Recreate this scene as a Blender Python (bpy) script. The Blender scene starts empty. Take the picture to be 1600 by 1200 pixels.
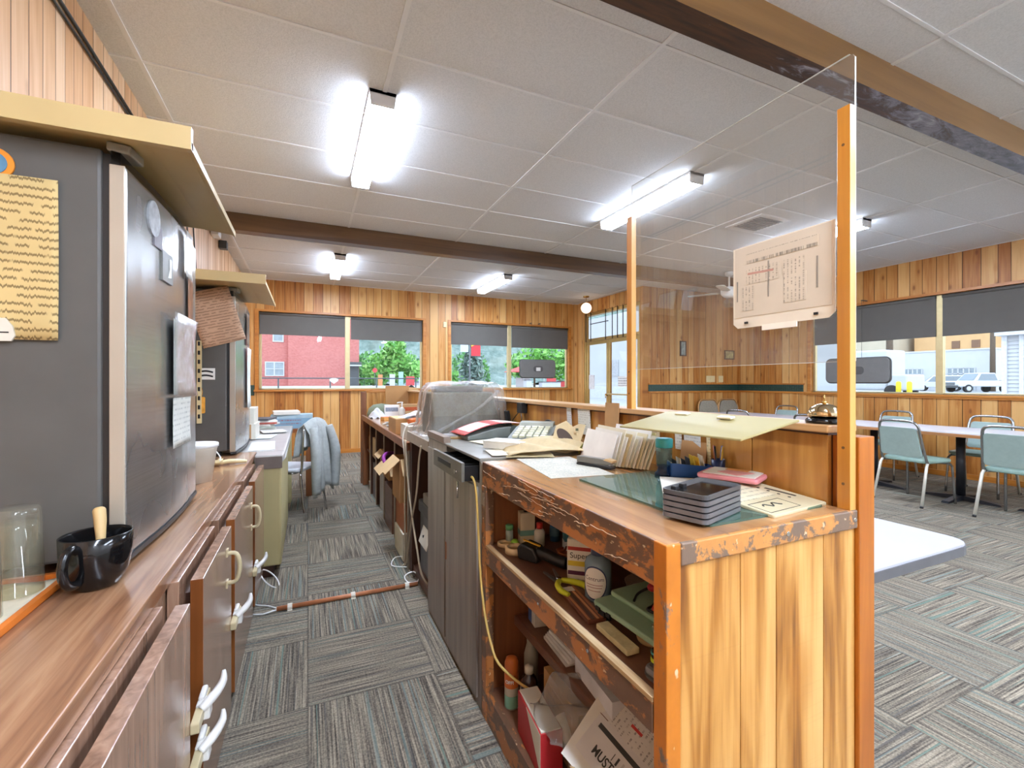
import bpy, bmesh, math, random
from mathutils import Vector, Matrix, Euler
R = math.radians
PI = math.pi
rnd = random.Random(11)
sc = bpy.context.scene
COL = sc.collection

# ------------------------------------------------------------------ camera
cam_d = bpy.data.cameras.new('camera')
cam = bpy.data.objects.new('camera', cam_d)
COL.objects.link(cam)
cam.location = (0, 0, 1.25)
cam.rotation_euler = (R(90), 0, -math.atan(319/711.0))
cam_d.sensor_width = 36
cam_d.lens = 36*711/1600.0
cam_d.shift_y = -3/1600.0
cam_d.clip_start = 0.02
cam_d.clip_end = 600
sc.camera = cam

# ------------------------------------------------------------------ world and exposure
sc.view_settings.view_transform = 'Standard'
sc.view_settings.look = 'None'
sc.view_settings.gamma = 1
sc.view_settings.use_curve_mapping = False
sc.view_settings.exposure = 1.22
W = bpy.data.worlds.new('sky')
sc.world = W
W.use_nodes = True
wn = W.node_tree
bg = wn.nodes['Background']
bg.inputs['Strength'].default_value = 1.6
tc = wn.nodes.new('ShaderNodeTexCoord')
sx = wn.nodes.new('ShaderNodeSeparateXYZ')
wn.links.new(tc.outputs['Generated'], sx.inputs[0])
rp = wn.nodes.new('ShaderNodeValToRGB')
rp.color_ramp.elements[0].position = 0.0
rp.color_ramp.elements[0].color = (0.86, 0.90, 0.93, 1)
rp.color_ramp.elements[1].position = 0.6
rp.color_ramp.elements[1].color = (0.62, 0.78, 1.0, 1)
wn.links.new(sx.outputs['Z'], rp.inputs[0])
wn.links.new(rp.outputs[0], bg.inputs['Color'])
LAMP = 66.0            # emission of the fluorescent diffusers
sc.cycles.max_bounces = 10
sc.cycles.diffuse_bounces = 5
sc.cycles.glossy_bounces = 4
sc.cycles.transparent_max_bounces = 16
sc.cycles.sample_clamp_indirect = 6
sc.cycles.caustics_reflective = False
sc.cycles.caustics_refractive = False


# ------------------------------------------------------------------ materials
def srgb(h):
    if not isinstance(h, str):
        return tuple(h[:3])
    v = [int(h[i:i+2], 16)/255 for i in (0, 2, 4)]
    return tuple(c/12.92 if c <= .04045 else ((c+.055)/1.055)**2.4 for c in v)


class NT:
    def __init__(s, name):
        s.m = bpy.data.materials.new(name)
        s.m.use_nodes = True
        s.t = s.m.node_tree
        s.b = s.t.nodes['Principled BSDF']
        s.out = s.t.nodes['Material Output']

    def n(s, typ, **kw):
        x = s.t.nodes.new(typ)
        for k, v in kw.items():
            setattr(x, k, v)
        return x

    def l(s, a, b):
        s.t.links.new(a, b)

    def math(s, op, a, b=None, c=None):
        x = s.n('ShaderNodeMath', operation=op)
        for i, v in enumerate((a, b, c)):
            if v is None:
                continue
            if isinstance(v, (int, float)):
                x.inputs[i].default_value = v
            else:
                s.l(v, x.inputs[i])
        return x.outputs[0]

    def comb(s, a, b, c):
        x = s.n('ShaderNodeCombineXYZ')
        for i, v in enumerate((a, b, c)):
            if isinstance(v, (int, float)):
                x.inputs[i].default_value = v
            else:
                s.l(v, x.inputs[i])
        return x.outputs[0]

    def noise(s, vec, scale=1, detail=2, rough=.5, dist=0):
        x = s.n('ShaderNodeTexNoise')
        x.inputs['Scale'].default_value = scale
        x.inputs['Detail'].default_value = detail
        x.inputs['Roughness'].default_value = rough
        x.inputs['Distortion'].default_value = dist
        if vec is not None:
            s.l(vec, x.inputs['Vector'])
        return x.outputs['Fac']

    def ramp(s, fac, stops, interp='LINEAR'):
        x = s.n('ShaderNodeValToRGB')
        cr = x.color_ramp
        cr.interpolation = interp
        while len(cr.elements) < len(stops):
            cr.elements.new(0.5)
        for e, (p, c) in zip(cr.elements, stops):
            e.position = p
            e.color = (*srgb(c), 1)
        s.l(fac, x.inputs[0])
        return x.outputs[0]

    def mix(s, fac, a, b, mode='MIX'):
        x = s.n('ShaderNodeMix', data_type='RGBA', blend_type=mode)
        for i, v in ((0, fac), (6, a), (7, b)):
            if isinstance(v, (int, float)):
                x.inputs[i].default_value = v
            elif isinstance(v, (str, tuple)):
                x.inputs[i].default_value = (*srgb(v), 1)
            else:
                s.l(v, x.inputs[i])
        return x.outputs[2]

    def sep(s, vec):
        x = s.n('ShaderNodeSeparateXYZ')
        s.l(vec, x.inputs[0])
        return x.outputs

    def mapped(s, kind='Object', scale=(1, 1, 1), rot=(0, 0, 0)):
        tc = s.n('ShaderNodeTexCoord')
        mp = s.n('ShaderNodeMapping')
        mp.inputs['Scale'].default_value = scale
        mp.inputs['Rotation'].default_value = rot
        s.l(tc.outputs[kind], mp.inputs[0])
        return mp.outputs[0]

    def pos(s):
        return s.n('ShaderNodeNewGeometry').outputs['Position']

    def step(s, v, a, b):      # smooth mask 0..1 from a to b
        x = s.n('ShaderNodeMapRange', interpolation_type='SMOOTHSTEP')
        s.l(v, x.inputs[0])
        x.inputs[1].default_value = a
        x.inputs[2].default_value = b
        return x.outputs[0]

    def bump(s, h, strength=.3, dist=.01):
        x = s.n('ShaderNodeBump')
        x.inputs['Strength'].default_value = strength
        x.inputs['Distance'].default_value = dist
        s.l(h, x.inputs['Height'])
        s.l(x.outputs[0], s.b.inputs['Normal'])

    def fin(s, col=None, rough=.5, metal=0, spec=.5):
        if col is not None:
            if isinstance(col, (str, tuple)):
                s.b.inputs['Base Color'].default_value = (*srgb(col), 1)
            else:
                s.l(col, s.b.inputs['Base Color'])
        if isinstance(rough, (int, float)):
            s.b.inputs['Roughness'].default_value = rough
        else:
            s.l(rough, s.b.inputs['Roughness'])
        s.b.inputs['Metallic'].default_value = metal
        s.b.inputs['Specular IOR Level'].default_value = spec
        return s.m


MATS = {}


def plain(hexc, rough=.5, metal=0, spec=.5, var=.10, scale=14, bump=0, name=None):
    """procedural paint / plastic / cardboard: a base tone with slight mottling"""
    key = (hexc, rough, metal, spec, var, scale, bump)
    if key in MATS:
        return MATS[key]
    t = NT(name or 'surface_' + str(hexc))
    v = t.mapped()
    nz = t.noise(v, scale, 3)
    c = srgb(hexc)
    lo = tuple(x*(1-var) for x in c)
    hi = tuple(min(1, x*(1+var)) for x in c)
    col = t.ramp(nz, [(.3, lo), (.7, hi)])
    if bump:
        t.bump(nz, bump, .004)
    t.fin(col, rough, metal, spec)
    MATS[key] = t.m
    return t.m


def glass_mat(name, tint=(1, 1, 1), refl=1.0, rough=0.0, body=None, amount=0.0, crinkle=0):
    t = NT(name)
    tr = t.n('ShaderNodeBsdfTransparent')
    tr.inputs[0].default_value = (*tint, 1)
    gl = t.n('ShaderNodeBsdfGlossy')
    gl.inputs['Roughness'].default_value = rough
    if crinkle:
        bp = t.n('ShaderNodeBump')
        bp.inputs['Strength'].default_value = .9
        bp.inputs['Distance'].default_value = .012
        t.l(t.noise(t.mapped('Object', (1, 1, .45)), crinkle, 5, .65, 1.2), bp.inputs['Height'])
        t.l(bp.outputs[0], gl.inputs['Normal'])
    fr = t.n('ShaderNodeFresnel')
    fr.inputs[0].default_value = 1.45
    gm = t.n('ShaderNodeNewGeometry')
    f = t.math('MULTIPLY', t.math('MULTIPLY', fr.outputs[0], refl), t.math('SUBTRACT', 1, gm.outputs['Backfacing']))
    mx = t.n('ShaderNodeMixShader')
    t.l(f, mx.inputs[0])
    t.l(tr.outputs[0], mx.inputs[1])
    t.l(gl.outputs[0], mx.inputs[2])
    last = mx.outputs[0]
    if body:
        df = t.n('ShaderNodeBsdfDiffuse')
        df.inputs[0].default_value = (*srgb(body), 1)
        m2 = t.n('ShaderNodeMixShader')
        m2.inputs[0].default_value = amount
        t.l(last, m2.inputs[1])
        t.l(df.outputs[0], m2.inputs[2])
        last = m2.outputs[0]
    t.l(last, t.out.inputs[0])
    return t.m


def emit_mat(name, hexc, strength):
    t = NT(name)
    e = t.n('ShaderNodeEmission')
    e.inputs[0].default_value = (*srgb(hexc), 1)
    e.inputs[1].default_value = strength
    t.l(e.outputs[0], t.out.inputs[0])
    return t.m


def panel_mat(name, axis, width, stops, knots=1.0, dark='4a2a10', rough=.42, use_obj=False):
    """vertical tongue-and-groove pine boards along one horizontal axis"""
    t = NT(name)
    src = t.sep(t.mapped() if use_obj else t.pos())
    h = src[0] if axis == 'X' else src[1]
    z = src[2]
    w1 = t.noise(t.comb(t.math('MULTIPLY', h, 3.1), 3.3, 0), 1, 1)
    h2 = t.math('ADD', h, t.math('MULTIPLY', w1, .12))
    tt = t.math('DIVIDE', h2, width)
    idn = t.math('FLOOR', tt)
    fr = t.math('FRACT', tt)
    wn_ = t.n('ShaderNodeTexWhiteNoise', noise_dimensions='1D')
    t.l(idn, wn_.inputs['W'])
    g1 = t.noise(t.comb(t.math('MULTIPLY', h, 34), t.math('MULTIPLY', idn, 7.3), t.math('MULTIPLY', z, 1.6)), 1, 4, .55, .5)
    g2 = t.noise(t.comb(t.math('MULTIPLY', h, 9), t.math('MULTIPLY', idn, 3.1), t.math('MULTIPLY', z, .9)), 1, 2, .5, .3)
    v = t.math('ADD', t.math('MULTIPLY', wn_.outputs[0], .38), t.math('ADD', t.math('MULTIPLY', g1, .45), t.math('MULTIPLY', g2, .38)))
    col = t.ramp(v, stops)
    vo = t.n('ShaderNodeTexVoronoi', feature='F1')
    t.l(t.comb(t.math('MULTIPLY', h, 7.5), t.math('MULTIPLY', z, 3.2), t.math('MULTIPLY', idn, 1.7)), vo.inputs['Vector'])
    vo.inputs['Scale'].default_value = 1
    kn = t.math('SUBTRACT', 1, t.step(vo.outputs['Distance'], .05, .16))
    ring = t.math('MULTIPLY', t.math('SUBTRACT', 1, t.step(vo.outputs['Distance'], .14, .3)), .35)
    col = t.mix(t.math('MULTIPLY', ring, knots), col, 'a8672a')
    col = t.mix(t.math('MULTIPLY', kn, .75*knots), col, '7a421a')
    gr = t.math('MINIMUM', fr, t.math('SUBTRACT', 1, fr))
    gm = t.math('SUBTRACT', 1, t.step(gr, .012, .035))
    col = t.mix(t.math('MULTIPLY', gm, .9), col, dark)
    t.bump(t.math('SUBTRACT', 1, gm), .5, .006)
    t.fin(col, rough, 0, .4)
    return t.m


def wood_mat(name, stops, axis='Y', rough=.35, scale=1.0, coat=0.0, obj=True):
    """grained timber or laminate, grain running along one axis"""
    t = NT(name)
    k = {'X': (1.2, 22, 22), 'Y': (22, 1.2, 22), 'Z': (22, 22, 1.2)}[axis]
    v = t.mapped('Object', tuple(a*scale for a in k))
    g = t.noise(v, 1, 5, .55, .8)
    k2 = {'X': (.6, 5, 5), 'Y': (5, .6, 5), 'Z': (5, 5, .6)}[axis]
    g2 = t.noise(t.mapped('Object', tuple(a*scale for a in k2)), 1, 2, .5, 1.2)
    f = t.math('ADD', t.math('MULTIPLY', g, .6), t.math('MULTIPLY', g2, .4))
    t.bump(g, .05, .002)
    t.fin(t.ramp(f, stops), rough, 0, .5)
    t.b.inputs['Coat Weight'].default_value = coat
    t.b.inputs['Coat Roughness'].default_value = .12
    return t.m


def worn_mat(name, base, chip, amount=.58, scale=18, rough=.45, stretch=(1, 1, 1)):
    """painted / varnished wood with chipped patches that keep their own shape"""
    t = NT(name)
    v = t.mapped('Object', stretch)
    a = t.noise(v, scale, 6, .7, .3)
    b = t.noise(v, scale*2.7, 3, .6)
    c0 = t.mix(b, base, tuple(x*1.7 for x in srgb(base)))
    col = t.mix(t.step(a, amount, amount+.05), c0, chip)
    sp = t.step(t.noise(v, scale*4.5, 2, .5), .69, .73)
    col = t.mix(t.math('MULTIPLY', sp, .8), col, 'd8bf98')
    t.bump(a, .25, .003)
    t.fin(col, rough, 0, .5)
    return t.m


def print_mat(name, paper, ink, pitch=130, axis=1, dens=.5, amount=.75, var=.07, warm=None):
    """paper with rows of small illegible writing (object coordinates)"""
    t = NT(name)
    o = t.sep(t.mapped())
    a, b = (o[1], o[0]) if axis == 1 else (o[0], o[1])
    if axis == 2:
        a, b = o[2], o[0]
    if axis == 3:
        a, b = o[2], o[1]
    if axis == 4:
        a, b = o[1], o[2]
    row = t.math('MULTIPLY', a, pitch)
    rid = t.math('FLOOR', row)
    fr = t.math('FRACT', row)
    wob = t.noise(t.comb(t.math('MULTIPLY', b, 420), t.math('MULTIPLY', rid, 5.7), 0), 1, 2)
    word = t.noise(t.comb(t.math('MULTIPLY', b, 70), t.math('MULTIPLY', rid, 9.1), 4), 1, 1)
    ln = t.math('MULTIPLY', t.step(wob, .46, .54), t.step(word, dens-.06, dens))
    band = t.math('MULTIPLY', t.step(fr, .28, .36), t.math('SUBTRACT', 1, t.step(fr, .64, .72)))
    mk = t.math('MULTIPLY', t.math('MULTIPLY', ln, band), amount)
    nz = t.noise(t.mapped(), 9, 3)
    c = srgb(paper)
    base = t.ramp(nz, [(.3, tuple(x*(1-var) for x in c)), (.7, tuple(min(1, x*(1+var)) for x in c))])
    t.fin(t.mix(mk, base, ink), .75, 0, .2)
    return t.m


PINE = [(.28, '7c4718'), (.42, 'a96a2c'), (.56, 'c28a48'), (.74, 'd5a667')]
PINEP = [(.28, 'a67248'), (.42, 'c99668'), (.56, 'd9ac80'), (.74, 'e6c29c')]
m_pine_x = panel_mat('pine_boards_back', 'X', .145, PINE)
m_pine_y = panel_mat('pine_boards_side', 'Y', .145, PINE)
m_pine_left = panel_mat('pine_boards_left', 'Y', .10, PINEP, .3)
m_pine_end = panel_mat('pine_boards_counter_end', 'X', .15, [(.25, 'b8742a'), (.42, 'cf9446'), (.58, 'e0ae62'), (.75, 'edc683')], .8, '3a2410', .3)
m_pine_ctr = panel_mat('pine_boards_counter_back', 'Y', .21, [(.25, '8a5420'), (.42, 'aa702c'), (.58, 'bc843c'), (.75, 'cc9a52')], .6, '2a1808', .3)
m_trimwood = wood_mat('orange_trim_wood', [(.3, '9a5a1e'), (.5, 'b9752c'), (.75, 'cf9045')], 'Y', .35)
m_trimwood_x = wood_mat('orange_trim_wood_cross', [(.3, '9a5a1e'), (.5, 'b9752c'), (.75, 'cf9045')], 'X', .35)
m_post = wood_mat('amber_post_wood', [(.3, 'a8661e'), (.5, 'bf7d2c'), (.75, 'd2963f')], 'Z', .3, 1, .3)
m_postlit = wood_mat('lit_post_wood', [(.3, 'b98338'), (.5, 'cf9c4e'), (.75, 'dcb068')], 'Z', .3, 1, .3)  # lighter copy of the post wood, with the light painted in
m_endtrim = wood_mat('orange_end_trim', [(.3, '8e4a12'), (.5, 'ab6018'), (.75, 'c67c28')], 'Z', .28, 1, .4)
m_walnut = wood_mat('walnut_laminate', [(.28, '6b4630'), (.45, '936a4c'), (.6, 'ab8260'), (.78, 'c09a78')], 'Y', .22, 2.0, .4)
m_walnutz = wood_mat('walnut_laminate_door', [(.28, '6a4c3a'), (.45, '8c6a54'), (.6, 'a07c64'), (.78, 'b5947c')], 'Z', .25, 2.2, .3)
m_walnutend = wood_mat('walnut_door_edge', [(.3, '5e3010'), (.5, '7a441c'), (.75, '8f5728')], 'Z', .35)
m_ctop = wood_mat('counter_laminate', [(.28, '8a5f3c'), (.45, 'ac7c50'), (.6, 'bf9060'), (.78, 'd2aa7a')], 'Y', .2, .8, .5)
m_worn = worn_mat('worn_fascia', '5e4432', 'b0703a', .5, 14, .4, (1, .55, 1))
m_wornpale = worn_mat('worn_plywood_edge', '6a4a30', 'b48c60', .5, 16, .5, (1, .3, 1))
m_wornend = worn_mat('worn_end_rail', 'a8733c', '75604f', .46, 16, .4)
m_darkwood = wood_mat('dark_brown_wood', [(.3, '2e1a10'), (.5, '48291a'), (.75, '5e3a26')], 'Z', .45)
m_darkshelf = wood_mat('dark_shelf_wood', [(.3, '52342a' ), (.5, '6e4a38'), (.75, '865e48')], 'Y', .4)
m_redwood = wood_mat('red_brown_wood', [(.3, '643a20'), (.5, '83502e'), (.75, '9c663e')], 'Z', .4)
def hand_mat(name, paper, ink, pitch, amount=.8):
    """paper with joined-up handwriting, rows along local x"""
    t = NT(name)
    o = t.sep(t.mapped())
    wav = t.noise(t.comb(t.math('MULTIPLY', o[0], 260), t.math('MULTIPLY', o[2], 3), 0), 1, 2, .6)
    row = t.math('ADD', t.math('MULTIPLY', o[2], pitch), t.math('ADD', t.math('MULTIPLY', o[0], 1.2), t.math('MULTIPLY', t.math('SUBTRACT', wav, .5), 1.1)))
    rid = t.math('FLOOR', t.math('MULTIPLY', o[2], pitch))
    fr = t.math('ABSOLUTE', t.math('SUBTRACT', t.math('FRACT', row), .5))
    line = t.math('SUBTRACT', 1, t.step(fr, .09, .20))
    word = t.noise(t.comb(t.math('MULTIPLY', o[0], 38), t.math('MULTIPLY', rid, 7.7), 2), 1, 1)
    mk = t.math('MULTIPLY', t.math('MULTIPLY', line, t.step(word, .38, .46)), amount)
    nz = t.noise(t.mapped(), 9, 3)
    c = srgb(paper)
    base = t.ramp(nz, [(.3, tuple(x*.92 for x in c)), (.7, tuple(min(1, x*1.08) for x in c))])
    return t.fin(t.mix(mk, base, ink), .75, 0, .2)


m_beam = wood_mat('dark_beam_wood', [(.28, '3a2512'), (.5, '5a3d20'), (.75, '755330')], 'X', .38, .6)
m_beambrown = wood_mat('brown_beam_wood', [(.28, '6a4a24'), (.5, '846034'), (.75, '98744a')], 'X', .3, .5, .2)
def carpet_mat():
    t = NT('striped_carpet_tiles')
    p = t.sep(t.pos())
    x = t.math('DIVIDE', p[0], .5)
    y = t.math('DIVIDE', t.math('SUBTRACT', p[1], 1.92), .5)
    ix, iy = t.math('FLOOR', x), t.math('FLOOR', y)
    par = t.math('MODULO', t.math('ADD', t.math('ABSOLUTE', t.math('ADD', ix, iy)), .5), 2)
    alongx = t.math('LESS_THAN', par, 1)
    ident = t.math('ADD', t.math('MULTIPLY', ix, 13.7), t.math('MULTIPLY', iy, 5.3))
    mixv = lambda a, b: t.math('ADD', t.math('MULTIPLY', alongx, a), t.math('MULTIPLY', t.math('SUBTRACT', 1, alongx), b))
    across = mixv(p[1], p[0])
    along = mixv(p[0], p[1])
    s1 = t.noise(t.comb(t.math('MULTIPLY', across, 165), t.math('MULTIPLY', along, 3), ident), 1, 1)
    dots = t.noise(t.comb(t.math('MULTIPLY', across, 165), t.math('MULTIPLY', along, 130), ident), 1, 1)
    s2 = t.noise(t.comb(t.math('MULTIPLY', across, 95), t.math('MULTIPLY', along, 1.2), t.math('ADD', ident, 40)), 1, 1)
    s3 = t.noise(t.comb(t.math('MULTIPLY', across, 80), t.math('MULTIPLY', along, .5), t.math('ADD', ident, 90)), 1, 0)
    fuzz = t.noise(t.pos(), 420, 2)
    v = t.math('ADD', t.math('MULTIPLY', s1, .56), t.math('ADD', t.math('MULTIPLY', dots, .26), t.math('MULTIPLY', fuzz, .18)))
    col = t.ramp(v, [(.34, '3e3934'), (.45, '675f54'), (.55, '877d6d'), (.66, 'a69a86')])
    col = t.mix(t.math('MULTIPLY', t.step(s2, .60, .68), .6), col, '4a4b4b')
    col = t.mix(t.math('MULTIPLY', t.step(s3, .71, .75), .7), col, '647c72')
    col = t.mix(t.math('MULTIPLY', t.math('SUBTRACT', 1, t.step(s3, .27, .31)), .5), col, '70827f')
    ex = t.math('MINIMUM', t.math('FRACT', x), t.math('SUBTRACT', 1, t.math('FRACT', x)))
    ey = t.math('MINIMUM', t.math('FRACT', y), t.math('SUBTRACT', 1, t.math('FRACT', y)))
    seam = t.math('SUBTRACT', 1, t.step(t.math('MINIMUM', ex, ey), .004, .014))
    col = t.mix(t.math('MULTIPLY', seam, .35), col, '2b2a28')
    t.bump(v, .5, .006)
    return t.fin(col, .95, 0, .1)


m_carpet = carpet_mat()


def ceil_mat():
    t = NT('speckled_ceiling_tile')
    n1 = t.noise(t.pos(), 130, 3, .7)
    n2 = t.noise(t.pos(), 2.2, 2)
    col = t.ramp(n1, [(.3, 'c9cbcc'), (.55, 'd9dadb'), (.8, 'e2e3e4')])
    col = t.mix(t.math('MULTIPLY', n2, .15), col, 'cfd2d4')
    t.bump(n1, .5, .004)
    return t.fin(col, .9, 0, .15)


m_ceil = ceil_mat()
m_grid = plain('dedfe0', .5, var=.03)


def green_tile():
    t = NT('dark_green_tile_band')
    v = t.mapped('Generated', (1, 1, 1))
    p = t.sep(t.pos())
    a = t.math('FRACT', t.math('MULTIPLY', t.math('ADD', p[0], p[1]), 25))
    b = t.math('FRACT', t.math('MULTIPLY', p[2], 28))
    g = t.math('MAXIMUM', t.math('LESS_THAN', a, .12), t.math('LESS_THAN', b, .14))
    n1 = t.noise(t.pos(), 40, 2)
    col = t.mix(g, t.ramp(n1, [(.3, '1f3a33'), (.7, '2f5148')]), '16211f')
    return t.fin(col, .35)


m_green = green_tile()


def steel_mat():
    t = NT('brushed_stainless')
    n1 = t.noise(t.mapped('Object', (3, 3, 220)), 1, 3)
    n2 = t.noise(t.mapped('Object', (4, 4, 2.5)), 1, 2, .5, .3)
    col = t.ramp(n1, [(.3, 'a3a29f'), (.7, 'b3b2af')])
    rg = t.ramp(n2, [(.3, (.2, .2, .2)), (.7, (.3, .3, .3))])
    return t.fin(col, rg, .85)


m_steel = steel_mat()
m_fridgeside = plain('55534f', .55, var=.07, scale=9, bump=.15)
m_blackpl = plain('19191a', .4)
m_blackgl = plain('111112', .12, var=.05)
m_darkgrey = plain('3f4245', .45)
m_cream = plain('dccb9b', .4, var=.05, scale=5)
m_creamdesk = plain('b5a878', .5, var=.05, scale=3)
m_white = plain('e9e8e4', .5, var=.03)
m_offwhite = plain('d8d2c2', .55, var=.05)
m_chrome = plain('d9dadb', .15, 1, var=.03)
m_brass = plain('c3a263', .25, 1, var=.08)
m_aluminium = plain('c9b98c', .35, .6, var=.05)
m_teal = plain('8aa79c', .4, var=.06, scale=20, bump=.1)
m_tealpad = plain('92a6a0', .45, var=.05, scale=25, bump=.1)
m_blind = plain('605d58', .8, var=.04, scale=6)
m_card = plain('b78a58', .8, var=.07, scale=8)
m_cardlight = plain('c9a878', .8, var=.07, scale=8)
m_paper = plain('e4e0d4', .75, var=.03)
m_kraft = plain('cdb98c', .75, var=.06)
m_metalcab = None


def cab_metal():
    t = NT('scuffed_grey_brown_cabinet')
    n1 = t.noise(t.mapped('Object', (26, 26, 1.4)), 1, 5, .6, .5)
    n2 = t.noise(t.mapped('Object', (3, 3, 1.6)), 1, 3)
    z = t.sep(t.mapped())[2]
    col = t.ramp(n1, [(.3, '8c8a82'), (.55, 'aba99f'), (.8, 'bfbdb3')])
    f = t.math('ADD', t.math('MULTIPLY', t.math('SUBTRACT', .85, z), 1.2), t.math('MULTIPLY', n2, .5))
    col = t.mix(t.math('MULTIPLY', t.step(f, .3, .9), .75), col, t.ramp(n1, [(.3, '64534a'), (.7, '8a7464')]))  # browner low down; the lighter top has reflected window light in its colour
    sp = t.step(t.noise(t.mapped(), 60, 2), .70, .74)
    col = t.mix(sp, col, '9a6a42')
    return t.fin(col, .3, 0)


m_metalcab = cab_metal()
m_window = glass_mat('window_glass', (.97, .98, .98), .8)
m_plexi = glass_mat('plexiglass', (.94, .94, .93), 2.6, 0, 'd8d4cc', .045)
m_plexiedge = glass_mat('plexiglass_edge', (.9, .9, .88), .6, .2, 'e8e6dc', .5)
m_tumbler = glass_mat('drinking_glass', (.93, .93, .88), 1.8, .03, 'd9d6c4', .06)
m_film = glass_mat('clear_plastic_film', (.90, .90, .88), 2.2, .12, 'd8d6d0', .16, 40)
m_deskglass = glass_mat('green_desk_glass', (.55, .72, .66), 1.6, .02, '6f8f84', .25)


# ------------------------------------------------------------------ mesh building
class MB:
    def __init__(s):
        s.v, s.f, s.mi, s.sm = [], [], [], []

    def add(s, vs, fs, mi=0, smooth=False):
        b = len(s.v)
        s.v += [tuple(p) for p in vs]
        for q in fs:
            s.f.append(tuple(b+i for i in q))
            s.mi.append(mi)
            s.sm.append(smooth)
        return s

    def box(s, x0, y0, z0, x1, y1, z1, mi=0):
        x0, x1 = sorted((x0, x1)); y0, y1 = sorted((y0, y1)); z0, z1 = sorted((z0, z1))
        v = [(x, y, z) for z in (z0, z1) for y in (y0, y1) for x in (x0, x1)]
        return s.add(v, [(0, 2, 3, 1), (4, 5, 7, 6), (0, 1, 5, 4), (2, 6, 7, 3), (0, 4, 6, 2), (1, 3, 7, 5)], mi)

    def ob(s, c, size, rot=(0, 0, 0), mi=0):
        m = Euler(rot).to_matrix()
        hx, hy, hz = (k/2 for k in size)
        v = [Vector(c)+m @ Vector((x, y, z)) for z in (-hz, hz) for y in (-hy, hy) for x in (-hx, hx)]
        return s.add(v, [(0, 2, 3, 1), (4, 5, 7, 6), (0, 1, 5, 4), (2, 6, 7, 3), (0, 4, 6, 2), (1, 3, 7, 5)], mi)

    def cyl(s, p0, p1, r0, r1=None, n=16, mi=0, caps=True):
        r1 = r0 if r1 is None else r1
        p0, p1 = Vector(p0), Vector(p1)
        d = (p1-p0).normalized()
        u = d.orthogonal().normalized()
        w = d.cross(u)
        v = []
        for p, r in ((p0, r0), (p1, r1)):
            for i in range(n):
                a = 2*PI*i/n
                v.append(p+(u*math.cos(a)+w*math.sin(a))*r)
        s.add(v, [(i, (i+1) % n, n+(i+1) % n, n+i) for i in range(n)], mi, True)
        if caps:
            s.add(v[:n], [tuple(reversed(range(n)))], mi)
            s.add(v[n:], [tuple(range(n))], mi)
        return s

    def tube(s, pts, r, n=8, mi=0, closed=False, smooth=True):
        pts = [Vector(p) for p in pts]
        if smooth and not closed and 4 <= len(pts) <= 14:      # Catmull-Rom rounding
            q, rq, k = [], [], 4
            for i in range(len(pts)-1):
                p0, p1, p2, p3 = pts[max(i-1, 0)], pts[i], pts[i+1], pts[min(i+2, len(pts)-1)]
                for j in range(k):
                    t = j/k
                    q.append(.5*((2*p1)+(p2-p0)*t+(2*p0-5*p1+4*p2-p3)*t*t+(3*p1-p0-3*p2+p3)*t**3))
                    if isinstance(r, (list, tuple)):
                        rq.append(r[i]*(1-t)+r[i+1]*t)
            q.append(pts[-1])
            if isinstance(r, (list, tuple)):
                r = rq+[r[-1]]
            pts = q
        m = len(pts)
        v = []
        prev = None
        for i, p in enumerate(pts):
            a = pts[(i-1) % m] if (closed or i) else p
            b = pts[(i+1) % m] if (closed or i < m-1) else p
            d = (b-a).normalized()
            if prev is None:
                u = d.orthogonal().normalized()
            else:
                u = (prev-d*prev.dot(d))
                u = u.normalized() if u.length > 1e-6 else d.orthogonal().normalized()
            prev = u
            w = d.cross(u)
            rr = r[i] if isinstance(r, (list, tuple)) else r
            for k in range(n):
                t = 2*PI*k/n
                v.append(p+(u*math.cos(t)+w*math.sin(t))*rr)
        f = []
        for i in range(m if closed else m-1):
            j = (i+1) % m
            f += [(i*n+k, i*n+(k+1) % n, j*n+(k+1) % n, j*n+k) for k in range(n)]
        s.add(v, f, mi, True)
        if not closed:
            s.add(v[:n], [tuple(reversed(range(n)))], mi)
            s.add(v[-n:], [tuple(range(n))], mi)
        return s

    def lathe(s, prof, c=(0, 0, 0), n=28, mi=0, sx=1, sy=1):
        v = []
        for r, z in prof:
            for i in range(n):
                a = 2*PI*i/n
                v.append((c[0]+r*math.cos(a)*sx, c[1]+r*math.sin(a)*sy, c[2]+z))
        f = []
        for j in range(len(prof)-1):
            f += [(j*n+i, j*n+(i+1) % n, (j+1)*n+(i+1) % n, (j+1)*n+i) for i in range(n)]
        s.add(v, f, mi, True)
        if prof[0][0] > 1e-5:
            s.add(v[:n], [tuple(reversed(range(n)))], mi)
        if prof[-1][0] > 1e-5:
            s.add(v[-n:], [tuple(range(n))], mi)
        return s

    def prism(s, poly, h0, h1, axis='z', mi=0):
        def P(a, b, h):
            return {'z': (a, b, h), 'y': (a, h, b), 'x': (h, a, b)}[axis]
        n = len(poly)
        v = [P(a, b, h0) for a, b in poly]+[P(a, b, h1) for a, b in poly]
        f = [(i, (i+1) % n, n+(i+1) % n, n+i) for i in range(n)]
        f += [tuple(reversed(range(n))), tuple(range(n, 2*n))]
        return s.add(v, f, mi)

    def grid(s, fn, nu, nv, mi=0, smooth=True):
        v = [fn(i/nu, j/nv) for j in range(nv+1) for i in range(nu+1)]
        f = [(j*(nu+1)+i, j*(nu+1)+i+1, (j+1)*(nu+1)+i+1, (j+1)*(nu+1)+i) for j in range(nv) for i in range(nu)]
        return s.add(v, f, mi, smooth)

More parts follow.
